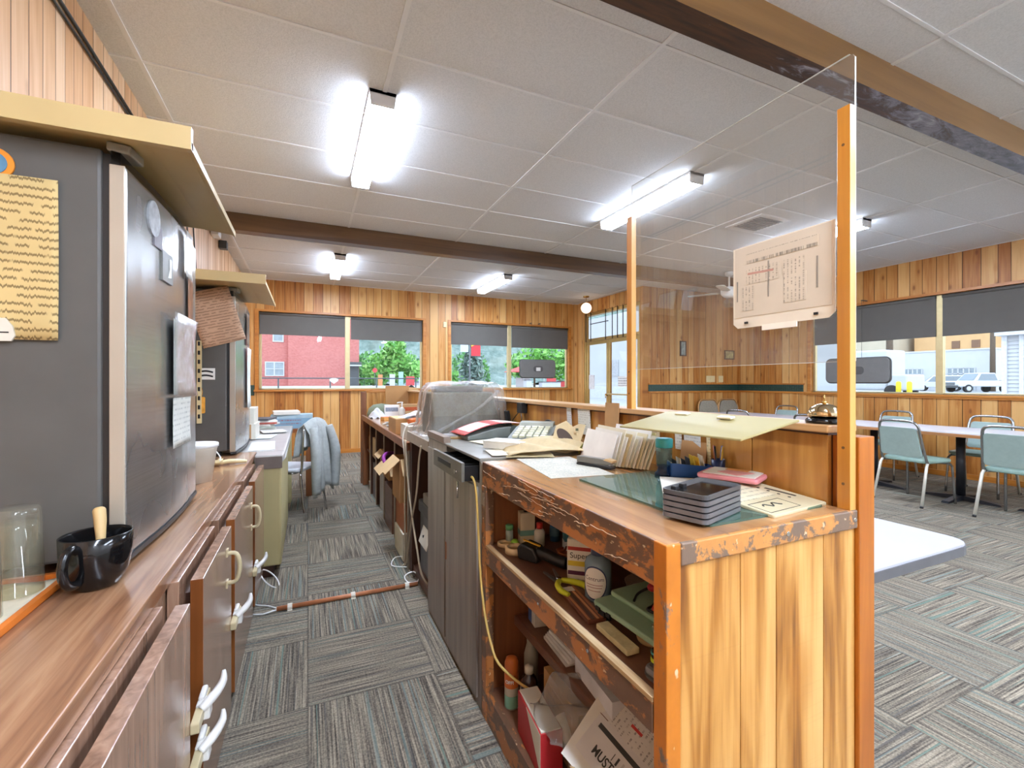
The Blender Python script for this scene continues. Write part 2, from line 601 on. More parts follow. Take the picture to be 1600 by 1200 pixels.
    def ball(s, c, r, n=16, mi=0):
        rx, ry, rz = r if isinstance(r, tuple) else (r, r, r)
        prof = [(math.sin(PI*k/(n//2)), -math.cos(PI*k/(n//2))) for k in range(n//2+1)]
        v = [(c[0]+rx*q*math.cos(2*PI*i/n), c[1]+ry*q*math.sin(2*PI*i/n), c[2]+rz*z) for q, z in prof for i in range(n)]
        f = [(j*n+i, j*n+(i+1) % n, (j+1)*n+(i+1) % n, (j+1)*n+i) for j in range(n//2) for i in range(n)]
        return s.add(v, f, mi, True)

    def build(s, name, mat, parent=None, loc=(0, 0, 0), rot=(0, 0, 0), bevel=0, solid=0, sub=0, segs=2, fix=True):
        me = bpy.data.meshes.new(name)
        me.from_pydata(s.v, [], s.f)
        for m in (mat if isinstance(mat, (list, tuple)) else [mat]):
            me.materials.append(m)
        me.polygons.foreach_set('material_index', s.mi)
        me.polygons.foreach_set('use_smooth', s.sm)
        if fix:
            bm = bmesh.new()
            bm.from_mesh(me)
            bmesh.ops.remove_doubles(bm, verts=bm.verts, dist=1e-5)
            bmesh.ops.recalc_face_normals(bm, faces=bm.faces)
            bm.to_mesh(me)
            bm.free()
        o = bpy.data.objects.new(name, me)
        COL.objects.link(o)
        o.location = loc
        o.rotation_euler = rot
        if parent:
            o.parent = parent
        if solid:
            md = o.modifiers.new('thickness', 'SOLIDIFY'); md.thickness = solid; md.offset = 0
        if bevel:
            md = o.modifiers.new('bevel', 'BEVEL'); md.width = bevel; md.segments = segs
            md.limit_method = 'ANGLE'; md.angle_limit = R(40)
        if sub:
            md = o.modifiers.new('subdivision', 'SUBSURF'); md.levels = sub; md.render_levels = sub
        return o


def tag(o, label=None, cat=None, group=None, kind=None):
    if label: o['label'] = label
    if cat: o['category'] = cat
    if group: o['group'] = group
    if kind: o['kind'] = kind
    return o


def thing(name, label, cat, loc=(0, 0, 0), rz=0, group=None, kind=None):
    o = bpy.data.objects.new(name, None)
    o.empty_display_size = .05
    COL.objects.link(o)
    o.location = loc
    o.rotation_euler = (0, 0, rz)
    return tag(o, label, cat, group, kind)


def single(mb, name, mat, label, cat, loc=(0, 0, 0), rot=(0, 0, 0), group=None, **kw):
    o = mb.build(name, mat, None, loc, rot, **kw)
    return tag(o, label, cat, group)


def struct(mb, name, mat, parent=None, **kw):
    o = mb.build(name, mat, parent, **kw)
    if parent is None:
        o['kind'] = 'structure'
    return o


def lettering(s, size, mat, parent, loc, rot, name='lettering', thick=.0004, align='CENTER', bold=0):
    cu = bpy.data.curves.new(name, 'FONT')
    cu.body = s
    cu.size = size
    cu.extrude = thick
    cu.offset = bold
    cu.align_x = align
    cu.align_y = 'CENTER'
    tmp = bpy.data.objects.new(name, cu)
    COL.objects.link(tmp)
    bpy.context.view_layer.update()
    me = bpy.data.meshes.new_from_object(tmp.evaluated_get(bpy.context.evaluated_depsgraph_get()))
    bpy.data.objects.remove(tmp)
    me.materials.clear()
    me.materials.append(mat)
    o = bpy.data.objects.new(name, me)
    COL.objects.link(o)
    o.location = loc
    o.rotation_euler = rot
    if parent: o.parent = parent
    return o


def copy_thing(o, loc, rz=None, label=None):
    r = o.copy(); COL.objects.link(r); r.location = loc
    if rz is not None: r.rotation_euler = (0, 0, rz)
    if label: r['label'] = label
    for ch in list(o.children):
        c = ch.copy(); COL.objects.link(c); c.parent = r
        for g in list(ch.children):
            d = g.copy(); COL.objects.link(d); d.parent = c
    return r


def B(x0, y0, z0, x1, y1, z1):
    return MB().box(x0, y0, z0, x1, y1, z1)


def rrect(x0, y0, x1, y1, r, n=5):
    """outline of a rounded rectangle"""
    p = []
    for cx, cy, a0 in ((x1-r, y0+r, -90), (x1-r, y1-r, 0), (x0+r, y1-r, 90), (x0+r, y0+r, 180)):
        for k in range(n+1):
            a = R(a0+90*k/n)
            p.append((cx+r*math.cos(a), cy+r*math.sin(a)))
    return p
# ================================================================== the room
CZ = 2.95
XL, XR, YB, YF = -.94, 7.75, 8.55, -2.5
XE, YS = 5.4, 6.39
struct(B(XL-.15, YF-.15, -.2, XR+.15, YB+.15, 0), 'floor', m_carpet)
struct(B(XL-.15, YF-.15, CZ, XR+.15, YB+.15, CZ+.2), 'ceiling', m_ceil)
g = MB()
x = -.81
while x < XR:
    g.box(x-.012, YF, CZ-.006, x+.012, YB if x < XE else YS, CZ)
    x += 1.22
y = 3.0-.61*9
while y < YB:
    g.box(XL, y-.008, CZ-.005, XR if y < YS else XE, y+.008, CZ)
    y += .61
struct(g, 'trim_1', m_grid)['label'] = 'white metal grid holding the ceiling tiles'

struct(B(XL-.15, YF, 0, XL, YB+.15, CZ), 'wall_left', m_pine_left)
struct(B(XL-.15, YF-.15, 0, XR+.15, YF, CZ), 'wall_front', plain('e2e0da', .7, var=.03))
w = MB()                                   # back wall with two window openings
SZ, TZ = 1.125, 2.43
w.box(XL, YB, 0, XE+.15, YB+.15, SZ).box(XL, YB, TZ, XE+.15, YB+.15, CZ)
for a, b in ((XL, -.75), (2.0, 2.52), (5.2, XE+.15)):
    w.box(a, YB, SZ, b, YB+.15, TZ)
struct(w, 'wall_back', m_pine_x)
DY0, DY1 = 6.47, 8.28
w = B(XE, YS, 2.70, XE+.12, YB, CZ).box(XE, DY1, 0, XE+.12, YB, 2.70).box(XE, YS, 0, XE+.12, DY0, 2.70)
struct(w, 'wall_entry', m_pine_y)
struct(B(XE+.12, YS, 0, XR+.15, YS+.15, CZ), 'wall_side', m_pine_x)
WY0, WY1 = 1.55, 4.95
w = B(XR, YF, 0, XR+.15, YS, 1.085).box(XR, YF, 2.437, XR+.15, YS, CZ)
w.box(XR, YF, 1.085, XR+.15, -1.9, 2.437).box(XR, 1.1, 1.085, XR+.15, WY0, 2.437).box(XR, WY1, 1.085, XR+.15, YS, 2.437)  # gap behind the camera belongs to the window added for daylight
struct(w, 'wall_right', m_pine_y)

# ceiling beams
b1 = B(XL, 5.287, 2.775, XR, 5.42, CZ)
o = struct(b1, 'trim_2', m_beam, bevel=.004); o['label'] = 'dark stained timber beam across the ceiling above the counters'


def peel():
    t = NT('peeling_dark_beam_face')
    a = t.noise(t.mapped('Object', (1, 3, 3)), 5, 6, .7, .8)
    c = t.noise(t.mapped('Object', (1.5, 14, 14)), 4, 4)
    x = t.sep(t.pos())[0]
    f = t.step(t.math('ADD', a, t.math('MULTIPLY', t.math('SUBTRACT', x, 2.7), .12)), .48, .62)
    c1 = t.ramp(c, [(.3, '2a1708'), (.7, '553214')])
    c2 = t.ramp(a, [(.4, '3b3844'), (.62, '7d7a86'), (.75, 'b4b4bc')])
    return t.fin(t.mix(f, c1, c2), .35)


m_peel = peel()
b2 = B(XL, 1.388, 2.772, XR, 1.512, CZ)
b2.mi = [1 if k == 0 else 0 for k in range(6)]
o = struct(b2, 'trim_3', [m_beambrown, m_peel], fix=False); o['label'] = 'brown ceiling beam with a dark peeling underside'

# baseboards, casings and the green tile band
struct(B(XL, YB-.018, 0, XE, YB, .07), 'baseboard_back', m_trimwood_x)
struct(B(XE, YS-.018, 0, XR, YS, .07), 'baseboard_side', m_trimwood_x)
struct(B(XR-.018, YF, 0, XR, YS-.018, .07), 'baseboard_right', m_trimwood)
gb = B(XE+.12, YS-.012, 1.085, XR-.012, YS, 1.205).box(XR-.012, 5.07, 1.085, XR, YS, 1.205).box(XL+.001, YB-.012, 1.03, -.80, YB, 1.2)
o = struct(gb, 'trim_4', m_green); o['label'] = 'dark green tile band set into the pine panelling'
tb = MB()
for z0, z1 in ((1.055, 1.085), (1.205, 1.228)):
    tb.box(XE+.12, YS-.022, z0, XR-.022, YS, z1).box(XR-.022, 5.05, z0, XR, YS, z1)
tb.box(XR-.03, YF, 1.03, XR, 5.05, 1.085)
o = struct(tb, 'trim_5', m_trimwood); o['label'] = 'orange wood rails above and below the green band'


def window(n, a0, a1, z0, z1, mull, axis, wall, label, inner=-1):
    """window in a wall: axis X = back wall, Y = right wall"""
    r = thing('window_%d' % n, label, None, (0, 0, 0), kind='structure')

    def bx(mb, a, za, b, zb, d0, d1):
        if axis == 'X':
            mb.box(a, wall+d0, za, b, wall+d1, zb)
        else:
            mb.box(wall+d0, a, za, wall+d1, b, zb)
        return mb
    cas = MB()
    bx(cas, a0-.045, z1-.01, a1+.045, z1+.025, -.02, .14)
    bx(cas, a0-.045, z0-.03, a0+.012, z1, -.018, .14)
    bx(cas, a1-.012, z0-.03, a1+.045, z1, -.018, .14)
    cas.build('casing', m_trimwood_x if axis == 'X' else m_trimwood, r)
    sill = MB()
    bx(sill, a0-.06, z0-.035, a1+.06, z0, -.045, .14)
    sill.build('sill', m_trimwood_x if axis == 'X' else m_trimwood, r, bevel=.006)
    fr = MB()
    for a, b in ((a0+.012, a0+.05), (a1-.05, a1-.012)):
        bx(fr, a, z0, b, z1-.01, .05, .10)
    for m in mull:
        bx(fr, m-.04, z0, m+.04, z1-.01, .04, .11)
    bx(fr, a0, z0, a1, z0+.02, .05, .10)
    bx(fr, a0, z1-.05, a1, z1-.01, .05, .10)
    fr.build('frame', m_aluminium, r, bevel=.004)
    lim = [a0+.05]+[k for m in mull for k in (m-.04, m+.04)]+[a1-.05]
    for k in range(0, len(lim), 2):
        p = MB()
        bx(p, lim[k], z0+.02, lim[k+1], z1-.05, .073, .079)
        p.build('pane', m_window, r)
    return r


window(1, -.75, 2.0, SZ, TZ, [.645], 'X', YB, 'wide two pane window facing the red brick building')
window(2, 2.52, 5.2, SZ, TZ, [3.80], 'X', YB, 'two pane window beside the entrance door')
window(3, WY0, WY1, 1.085, 2.437, [3.25], 'Y', XR, 'wide two pane window facing the parked white vehicles')

window(4, -1.9, 1.1, 1.085, 2.437, [-.4], 'Y', XR, 'unseen two pane window added along the right wall for daylight')  # out of view, added to let more daylight into the room


def blind(axis, a0, a1, wall, zb, zt, label, group='dark roller blinds'):
    c = (a0+a1)/2
    loc = (c, wall+.03, zb) if axis == 'X' else (wall+.03, c, zb)
    r = thing('roller_blind', label, 'blind', loc, 0 if axis == 'X' else PI/2, group)
    hw, h = (a1-a0)/2, zt-zb
    B(-hw, -.0015, .012, hw, .0015, h-.03).build('fabric', m_blind, r)
    B(-hw, -.006, 0, hw, .006, .018).build('bottom_bar', m_blind, r, bevel=.003)
    MB().cyl((-hw, 0, h-.03), (hw, 0, h-.03), .022, n=12).build('roller', m_blind, r)
    return r


blind('X', -.73, .60, YB, 2.045, 2.42, 'dark grey roller blind over the brick building view')
blind('X', .70, 1.98, YB, 2.01, 2.42, 'dark grey roller blind over the round green tree, left of the wide pine strip')
blind('X', 2.54, 3.74, YB, 1.985, 2.42, 'dark grey roller blind over the blue spruce')
b = blind('X', 3.84, 5.18, YB, 1.965, 2.42, 'dark grey roller blind over the hanging grey sign board near the door')
blind('Y', 3.28, 4.90, XR, 1.865, 2.43, 'dark roller blind above the hanging grey sign board by the cars')
blind('Y', 1.57, 3.21, XR, 1.865, 2.43, 'dark roller blind above the white siding house')

hs_ = MB().prism([(0, -.05), (.07, .0), (.075, .035), (.03, .05), (-.03, .05), (-.075, .035), (-.07, .0)], -.002, 0, 'y')
single(hs_, 'window_sticker', m_white, 'small white sticker low on the left pane of the brick view window', 'sticker', (1.08*1.0-.66, YB+.072, 1.27))
# ------------------------------------------------ entrance door with barred transom
m_doorframe = plain('c2a466', .35, .5, var=.06)
m_bar = plain('33271c', .5)
r = thing('door_1', 'glass double entrance door with a barred transom above', None, (XE+.02, 0, 0), kind='structure')
f = B(0, DY0, 2.64, .08, DY1, 2.70).box(0, DY0, 0, .08, DY0+.05, 2.64).box(0, DY1-.05, 0, .08, DY1, 2.64).box(0, DY0+.05, 2.10, .08, DY1-.05, 2.16)
f.build('door_frame', m_doorframe, r, bevel=.004)
ym = 7.46
for y0, y1, hs in ((DY0+.055, ym-.004, 1), (ym+.004, DY1-.055, -1)):
    lf = MB()
    lf.box(.02, y0, .01, .06, y0+.06, 2.095).box(.02, y1-.06, .01, .06, y1, 2.095)
    lf.box(.02, y0+.06, .01, .06, y1-.06, .20).box(.02, y0+.06, 2.03, .06, y1-.06, 2.095)
    leaf = lf.build('door_leaf', m_doorframe, r, bevel=.003)
    B(.037, y0+.06, .20, .043, y1-.06, 2.03).build('pane', m_window, leaf)
    if hs == 1:
        MB().box(-.03, y0+.08, 1.0, -.015, y1-.02, 1.03).box(-.02, y0+.09, 1.0, .02, y0+.11, 1.03).box(-.02, y1-.05, 1.0, .02, y1-.03, 1.03).build('push_bar', m_aluminium, leaf, bevel=.004)
    else:
        MB().cyl((.02, y0+.03, 1.0), (-.02, y0+.03, 1.0), .02).cyl((-.02, y0+.03, .93), (-.02, y0+.03, 1.0), .008).build('lock', m_brass, leaf)
B(.037, DY0+.05, 2.16, .043, DY1-.05, 2.64).build('transom_pane', m_window, r)
for y in (8.20, 8.02, 7.50, 7.28, 7.12, 6.95, 6.75, 6.60):
    MB().cyl((-.015, y, 2.10), (-.015, y, 2.72), .009, n=8).build('bar', m_bar, r)
MB().cyl((-.025, 8.02, 2.46), (-.025, 7.40, 2.46), .009, n=8).build('crossbar', m_bar, r)
s = B(0, -.16, 0, .003, .16, .2)
single(s, 'door_notice', print_mat('door_notice_print', 'e8e8e6', '222222', 22, 3, .3, .9), 'small white notice with black lines taped to the right glass door', 'sign', (XE+.05, 7.0, 1.16))
single(B(0, -.1, 0, .003, .1, .3), 'paper_notice', print_mat('door_paper_print', 'e9e9ea', '888888', 40, 3), 'pale paper notice taped low on the left glass door', 'sign', (XE+.05, 8.05, 1.1))

# ------------------------------------------------ lamps
m_lens = emit_mat('lit_diffuser', 'dae8ff', LAMP)
m_lensside = emit_mat('lit_diffuser_side', 'dae8ff', LAMP*.27)
m_lampend = plain('dfe0e2', .4, var=.03)


def fixture(x, y, label, l=1.24):
    r = thing('ceiling_light', label, 'light', (x, y, CZ), 0, 'fluorescent ceiling lights')
    h = l/2
    B(-.075, -h, -.022, .075, h, 0).build('housing', m_lampend, r)
    q = MB().prism([(-.072, -.022), (-.062, -.085), (.062, -.085), (.072, -.022)], -h+.014, h-.014, 'y')
    q.mi = [1, 0, 1, 1, 1, 1]
    q.build('diffuser', [m_lens, m_lensside], r, fix=False)
    for s_ in (-1, 1):
        MB().prism([(-.077, -.001), (-.067, -.088), (.067, -.088), (.077, -.001)], s_*h-.014*(s_ > 0), s_*h+.014*(s_ < 0), 'y').build('end_cap', m_lampend, r)
    return r


fixture(.40, 3.35, 'long box ceiling light nearest the camera, above the aisle')
fixture(2.88, 3.37, 'box ceiling light cut across by the top edge of the clear screen')
fixture(.39, 7.04, 'small looking ceiling light beyond the beam, above the brick view window')
fixture(2.88, 7.18, 'ceiling light beyond the beam, above the spruce view window')
fixture(5.30, 3.42, 'ceiling light half hidden behind the tall near post')
for x in (.40, 2.88, 5.30):  # two extra rows out of view, added to brighten the room
    fixture(x, -.55, 'unseen ceiling light added just behind the camera as fill')
    fixture(x, -1.86, 'unseen ceiling light added at the room end as fill')
v = thing('ceiling_vent', 'grey square air vent set in the ceiling behind the clear screen', 'vent', (4.39, 3.37, CZ))
fr_ = MB()
for a, b_, c_, d in ((-.22, -.22, .22, -.17), (-.22, .17, .22, .22), (-.22, -.17, -.17, .17), (.17, -.17, .22, .17)):
    fr_.box(a, b_, -.012, c_, d, 0)
fr_.build('frame', m_grid, v)
sl = MB()
for k in range(9):
    sl.ob((0, -.15+k*.0375, -.010), (.34, .034, .004), (R(30), 0, 0))
sl.build('louvre', plain('8f9193', .5), v)
p = thing('pendant_lamp', 'small white globe lamp hanging near the entrance door', 'light', (5.03, 7.62, CZ))
MB().cyl((0, 0, -.02), (0, 0, 0), .06).build('canopy', m_brass, p)
MB().cyl((0, 0, -.15), (0, 0, -.01), .006, n=8).build('rod', m_brass, p)
MB().ball((0, 0, -.235), .105, 24).build('globe', emit_mat('warm_globe', 'ffd9b8', 1.1), p)
fan = thing('ceiling_fan', 'white ceiling fan with a glass light seen through the clear screen', 'fan', (5.95, 5.05, CZ))
MB().cyl((0, 0, -.25), (0, 0, 0), .014).lathe([(.0, 0), (.06, 0), (.06, -.04), (.02, -.07)], n=20).build('rod', m_white, fan)
MB().lathe([(.02, -.22), (.10, -.24), (.12, -.28), (.12, -.34), (.08, -.38), (.04, -.40)], n=24).build('motor', m_white, fan)
for k in range(4):
    a = k*PI/2+.5
    m = MB()
    m.prism(rrect(.16, -.06, .62, .06, .04), -.315, -.307)
    m.box(.1, -.012, -.313, .18, .012, -.303)
    m.build('blade', m_offwhite, fan, rot=(0, 0, a))
MB().lathe([(.03, -.40), (.075, -.44), (.085, -.49), (.06, -.54), (0, -.55)], n=20).build('light_bowl', m_tumbler, fan)

# small fittings on the walls
for x_, wd, lb in ((7.03, .11, 'wide cream switch plate on the panelling near the room corner'), (7.30, .06, 'narrow cream outlet plate right of the wide one')):
    q = B(-wd, -.006, -.06, wd, 0, .06)
    q.ob((0, -.008, 0), (.012, .006, .03))
    single(q, 'wall_plate', m_cream, lb, 'outlet', (x_, YS-.0005, 1.31), bevel=.002)
th = B(-.03, -.03, -.05, .03, 0, .05).box(-.02, -.034, -.02, .02, -.03, .03)
single(th, 'thermostat', m_cream, 'small cream thermostat on the pine strip between the two back windows', 'thermostat', (2.41, YB-.0005, 2.36), bevel=.004)


def picture(x, z, w_, h_, label, img):
    r = thing('picture', label, 'picture', (x, YS-.001, z))
    fr = MB()
    for a, b_, c_, d in ((-w_, -h_, w_, -h_+.02), (-w_, h_-.02, w_, h_), (-w_, -h_, -w_+.02, h_), (w_-.02, -h_, w_, h_)):
        fr.box(a, -.02, b_, c_, 0, d)
    fr.build('frame', m_darkwood, r)
    B(-w_+.02, -.012, -h_+.02, w_-.02, -.002, h_-.02).build('image', img, r)


picture(6.33, 1.87, .075, .14, 'small upright dark framed picture on the panelling seen through the screen', plain('8f9a94', .4, var=.4, scale=20))
picture(7.52, 1.78, .13, .09, 'small wide landscape picture near the room corner below the hanging paper', plain('a9a070', .4, var=.5, scale=18))
# ================================================================== outside the windows
GZ = .25
m_asphalt = plain('a9a9a8', .9, var=.08, scale=.6)
struct(B(-80, 8.9, GZ-.2, 190, 230, GZ), 'ground', m_asphalt)
struct(B(8.1, -60, GZ-.2, 190, 8.9, GZ), 'ground', m_asphalt)


def hill_mat():
    t = NT('forested_hillside')
    a = t.noise(t.pos(), .22, 6, .75)
    c = t.noise(t.pos(), .03, 3)
    col = t.ramp(a, [(.35, '5a6a63'), (.5, '76867e'), (.7, '98a39d')])
    return t.fin(t.mix(t.step(c, .6, .75), col, '8c9084'), .95, 0, .05)


hl = MB().grid(lambda u, v: (-120+300*u, 150+60*v+14*math.sin(u*9), GZ-2+52*v*(.75+.25*math.sin(u*7+1))+3*math.sin(u*31+v*17)), 60, 16)
struct(hl, 'hillside', hill_mat())


def brick_mat():
    t = NT('pink_red_brick')
    p = t.sep(t.pos())
    bt = t.n('ShaderNodeTexBrick')
    t.l(t.comb(p[0], p[2], 0), bt.inputs['Vector'])
    bt.inputs['Color1'].default_value = (*srgb('c2766f'), 1)
    bt.inputs['Color2'].default_value = (*srgb('ad5d58'), 1)
    bt.inputs['Mortar'].default_value = (*srgb('cf9a92'), 1)
    bt.inputs['Scale'].default_value = 3.4
    bt.inputs['Mortar Size'].default_value = .015
    n1 = t.noise(t.pos(), .7, 3)
    return t.fin(t.mix(t.math('MULTIPLY', n1, .4), bt.outputs[0], 'd08a84'), .9, 0, .1)


m_brick = brick_mat()
m_exwin = plain('8f9ba2', .2, var=.15, scale=2)
m_exwhite = plain('c2c4c8', .6, var=.03, scale=2)
m_exdark = plain('4a4d50', .5)
bb = thing('brick_building', 'red brick building with white sash windows seen through the left back window', 'building', (0, 45, GZ))
B(-1.6, 0, 0, 4.4, 12, 11).build('wall', m_brick, bb)
B(-14, .35, 0, -1.6, 12, 11).build('wall', m_brick, bb)
B(3.35, -.04, 0, 4.38, .02, 2.55).build('doorway', m_exdark, bb)
B(3.2, -.7, 2.6, 4.55, .0, 2.85).build('awning', m_exdark, bb)
B(3.2, -.72, 2.48, 4.55, -.66, 2.6).build('awning_edge', m_exwhite, bb)


def ex_window(par, x0, z0, x1, z1, y, bars):
    f = MB()
    t_ = .09
    f.box(x0-t_, y-.08, z0-t_, x1+t_, y, z0).box(x0-t_, y-.08, z1, x1+t_, y, z1+t_)
    f.box(x0-t_, y-.08, z0, x0, y, z1).box(x1, y-.08, z0, x1+t_, y, z1)
    for b_ in bars:
        f.box(b_-.05, y-.08, z0, b_+.05, y, z1)
    f.box(x0, y-.07, (z0+z1)/2-.03, x1, y, (z0+z1)/2+.03)
    w_ = f.build('window', m_exwhite, par)
    B(x0, y-.04, z0, x1, y+.01, z1).build('pane', m_exwin, w_)


ex_window(bb, -3.35, 1.62, -2.0, 2.72, .35, [-2.7])
ex_window(bb, -2.75, 4.65, -2.05, 5.9, .35, [])
ex_window(bb, -6.2, 1.62, -4.9, 2.72, .35, [-5.55])
m_rail = plain('4b4f52', .5)
fe = thing('railing', 'dark metal railing in front of the red brick building', 'railing', (0, 18, GZ))
q = MB()
for z in (1.14, .70):
    q.cyl((-4, 0, z), (4, 0, z), .022, n=8)
q.build('rail', m_rail, fe)
for x in (-2.6, -.95, .75, 2.4, 3.9):
    MB().cyl((x, 0, 0), (x, 0, 1.14), .025, n=8).build('post', m_rail, fe)
single(B(-6, 0, 0, 5, .3, .85), 'concrete_wall', plain('cfcac0', .9, var=.05, scale=2), 'low pale concrete wall behind the dark railing', 'wall', (0, 19.2, GZ))

m_trunk = plain('5e4a38', .9)


def leaf_mat(name, stops):
    t = NT(name)
    oi = t.n('ShaderNodeNewGeometry')
    col = t.ramp(oi.outputs['Random Per Island'], stops)
    return t.fin(col, .7, 0, .2)


m_leaf = leaf_mat('bright_green_leaves', [(.0, '4f8a3a'), (.5, '78b552'), (1, 'a4d47a')])
m_leaf2 = leaf_mat('mid_green_leaves', [(.0, '3f6f3c'), (.5, '5f9450'), (1, '86b56c')])
m_spruce = leaf_mat('blue_spruce_needles', [(.0, '4d635c'), (.5, '74897f'), (1, 'a0b0a6')])


def tree(name, x, y, h, r, blobs, mat, label, n=800, size=.4, z0=GZ):
    t = thing(name, label, 'tree', (x, y, z0), 0, 'trees in the street')
    MB().cyl((0, 0, 0), (0, 0, h*.6), .16, .08, 8).build('trunk', m_trunk, t)
    m = MB()
    for k in range(n):
        bx_, by_, bz_, br = blobs[k % len(blobs)]
        d = Vector((rnd.gauss(0, 1), rnd.gauss(0, 1), rnd.gauss(0, 1))).normalized()*br*(rnd.random()**.35)
        c = Vector((bx_, by_, bz_))+d
        u = Vector((rnd.uniform(-1, 1), rnd.uniform(-1, 1), rnd.uniform(-1, 1))).normalized()
        w_ = u.orthogonal().normalized()
        s_ = size*rnd.uniform(.6, 1.2)
        m.add([c-u*s_, c+w_*s_*.6, c+u*s_, c-w_*s_*.6], [(0, 1, 2, 3)])
    m.build('foliage', mat, t, fix=False)
    return t


tree('leafy_tree', 9.6, 58, 6.5, 3, [(0, 0, 3.6, 2.2), (1.5, 0, 2.8, 1.9), (-1.6, 0, 2.6, 1.9), (.3, 0, 5, 1.5), (2.6, .5, 2.4, 1.4)], m_leaf, 'full round bright green tree in the right pane of the left window', 1300, .38)
tree('leafy_tree', 8.0, 63, 5, 2, [(0, 0, 2.2, 1.5), (.8, 0, 1.7, 1.2)], m_leaf, 'lower green tree left of the round tree in the left window', 500, .33)
tree('leafy_tree', 7.3, 73, 6, 2, [(0, 0, 3, 1.8), (-.6, 0, 4.2, 1.2), (.2, 0, 1.6, 1.5)], m_leaf2, 'darker tree at the corner of the brick building', 700, .36)
sp = [(0, 0, .8+k*.55, max(.25, 1.9-k*.19)) for k in range(11)]
tree('spruce_tree', 16.7, 48, 7.5, 2, sp, m_spruce, 'blue grey spruce tree in the right hand back window', 1300, .34)
tree('leafy_tree', 17.6, 58, 3.5, 1.5, [(0, 0, 1.4, 1.2), (.6, 0, 1.1, .9)], m_leaf, 'small yellow green tree left of the spruce', 450, .28)
tree('leafy_tree', 27.5, 54, 7, 3, [(0, 0, 4, 2.4), (2.6, 0, 4.2, 2.4), (5, 0, 3.2, 2.4), (-2.2, 0, 3, 1.8), (7.0, 0, 2.6, 1.8)], m_leaf, 'wide bright green tree above the grey sign board', 1500, .45)
tree('leafy_tree', 20.2, 56, 5, 2, [(0, 0, 2.4, 1.6), (.6, .4, 1.4, 1.3)], m_leaf2, 'dark green tree behind the red banner', 600, .36)
tree('leafy_tree', 3.2, 100, 9, 3, [(16, 0, 4.2, 3.8), (24, 0, 4.4, 4), (9, 0, 4.0, 3.6), (31, 0, 4.6, 4)], m_leaf2, 'distant row of grey green trees below the hillside', 1600, .6)

m_redcan = plain('d8564e', .7)
for x, y, lb in ((15.2, 62, 'red and white market canopy behind the round tree, left back window'), (21.7, 45, 'red and white market canopy under the grey sign board')):
    c = thing('market_canopy', lb, 'canopy', (x, y, GZ), .3, 'market canopies in the street')
    MB().add([(-1.6, -1.6, 2.1), (1.6, -1.6, 2.1), (1.6, 1.6, 2.1), (-1.6, 1.6, 2.1), (0, 0, 2.9)], [(0, 1, 4), (1, 2, 4), (2, 3, 4), (3, 0, 4)]).build('roof', m_redcan, c, solid=.03)
    B(-1.6, -1.62, 1.85, 1.6, -1.58, 2.1).build('valance', m_exwhite, c)
    for a in (-1.5, 1.5):
        for b_ in (-1.5, 1.5):
            MB().cyl((a, b_, 0), (a, b_, 2.1), .04, n=6).build('leg', m_exwhite, c)
m_exred = plain('c9484a', .6)
for k, (x, y, w_, h_, mt, lb) in enumerate(((9.8, 46, .9, 1.0, m_exwhite, 'white box beside the railing, left of the stop sign'), (12.6, 46, 1.2, .95, m_exwhite, 'wide white box under the round tree'), (23.2, 42, 2.2, 1.0, m_exwhite, 'white trailer behind the hanging grey sign board'),
                                       (28.0, 47, 1.6, 1.1, m_exred, 'red stall right of the white trailer'), (20.6, 42, .6, 1.2, m_exwhite, 'narrow white stall beside the lamp pole'))):
    s_ = thing('market_stall', lb, 'stall', (x, y, GZ), 0, 'stalls in the street')
    B(-w_/2, -.4, .1, w_/2, .4, h_).build('body', mt, s_, bevel=.03)
    B(-w_/2-.08, -.5, h_, w_/2+.08, .5, h_+.05).build('counter', m_exdark, s_)
    for a in (-w_/2+.05, w_/2-.05):
        B(a-.04, -.3, 0, a+.04, .3, .1).build('foot', m_exdark, s_)
m_exteal = plain('9fc4c8', .6)
for k, (x, y, w_, h_, mt, lb) in enumerate(((7.3, 44, .5, 1.75, m_exwhite, 'tall narrow white panel just right of the stop sign'), (8.3, 45, .45, 2.0, m_exteal, 'pale teal panel under the round tree'), (9.0, 44, .8, 1.55, m_exred, 'red panel in front of the round tree trunk'), (10.4, 44.5, .9, 1.45, m_exwhite, 'white panel right of the red one'), (11.6, 47, 1.3, 1.7, m_exwhite, 'broad white panel at the right end of the left window'),
                                       (6.2, 44, .4, 1.7, plain('d88a5a', .6), 'orange panel at the corner of the brick building'), (22.0, 46, 1.8, 1.5, m_exwhite, 'white panel left of the hanging grey sign board'), (25.6, 46, 1.2, 1.45, m_exred, 'red panel under the hanging grey sign board'), (27.6, 45.5, .9, 1.7, plain('d8a878', .6), 'orange tan panel at the right end of the spruce window'))):
    s_ = thing('banner_stand', lb, 'banner', (x, y, GZ), 0, 'banner stands in the street')
    B(-w_/2, -.04, .35, w_/2, .04, h_).build('board', mt, s_)
    for a in (-w_/2+.05, w_/2-.05):
        MB().cyl((a, 0, 0), (a, 0, h_), .025, n=6).build('leg', m_exdark, s_)
lp = thing('lamp_pole', 'grey street lamp pole carrying a red banner', 'pole', (14.35, 42, GZ))
MB().cyl((0, 0, 0), (0, 0, 7), .09, .06, 10).build('pole', plain('6f7478', .5), lp)


def banner_mat():
    t = NT('red_banner_with_yellow_swoosh')
    p = t.sep(t.mapped())
    s1 = t.math('SUBTRACT', p[2], t.math('ADD', 4.45, t.math('MULTIPLY', p[0], .5)))
    m_ = t.math('LESS_THAN', t.math('ABSOLUTE', s1), .09)
    return t.fin(t.mix(m_, 'd23a42', 'f0c24a'), .7)


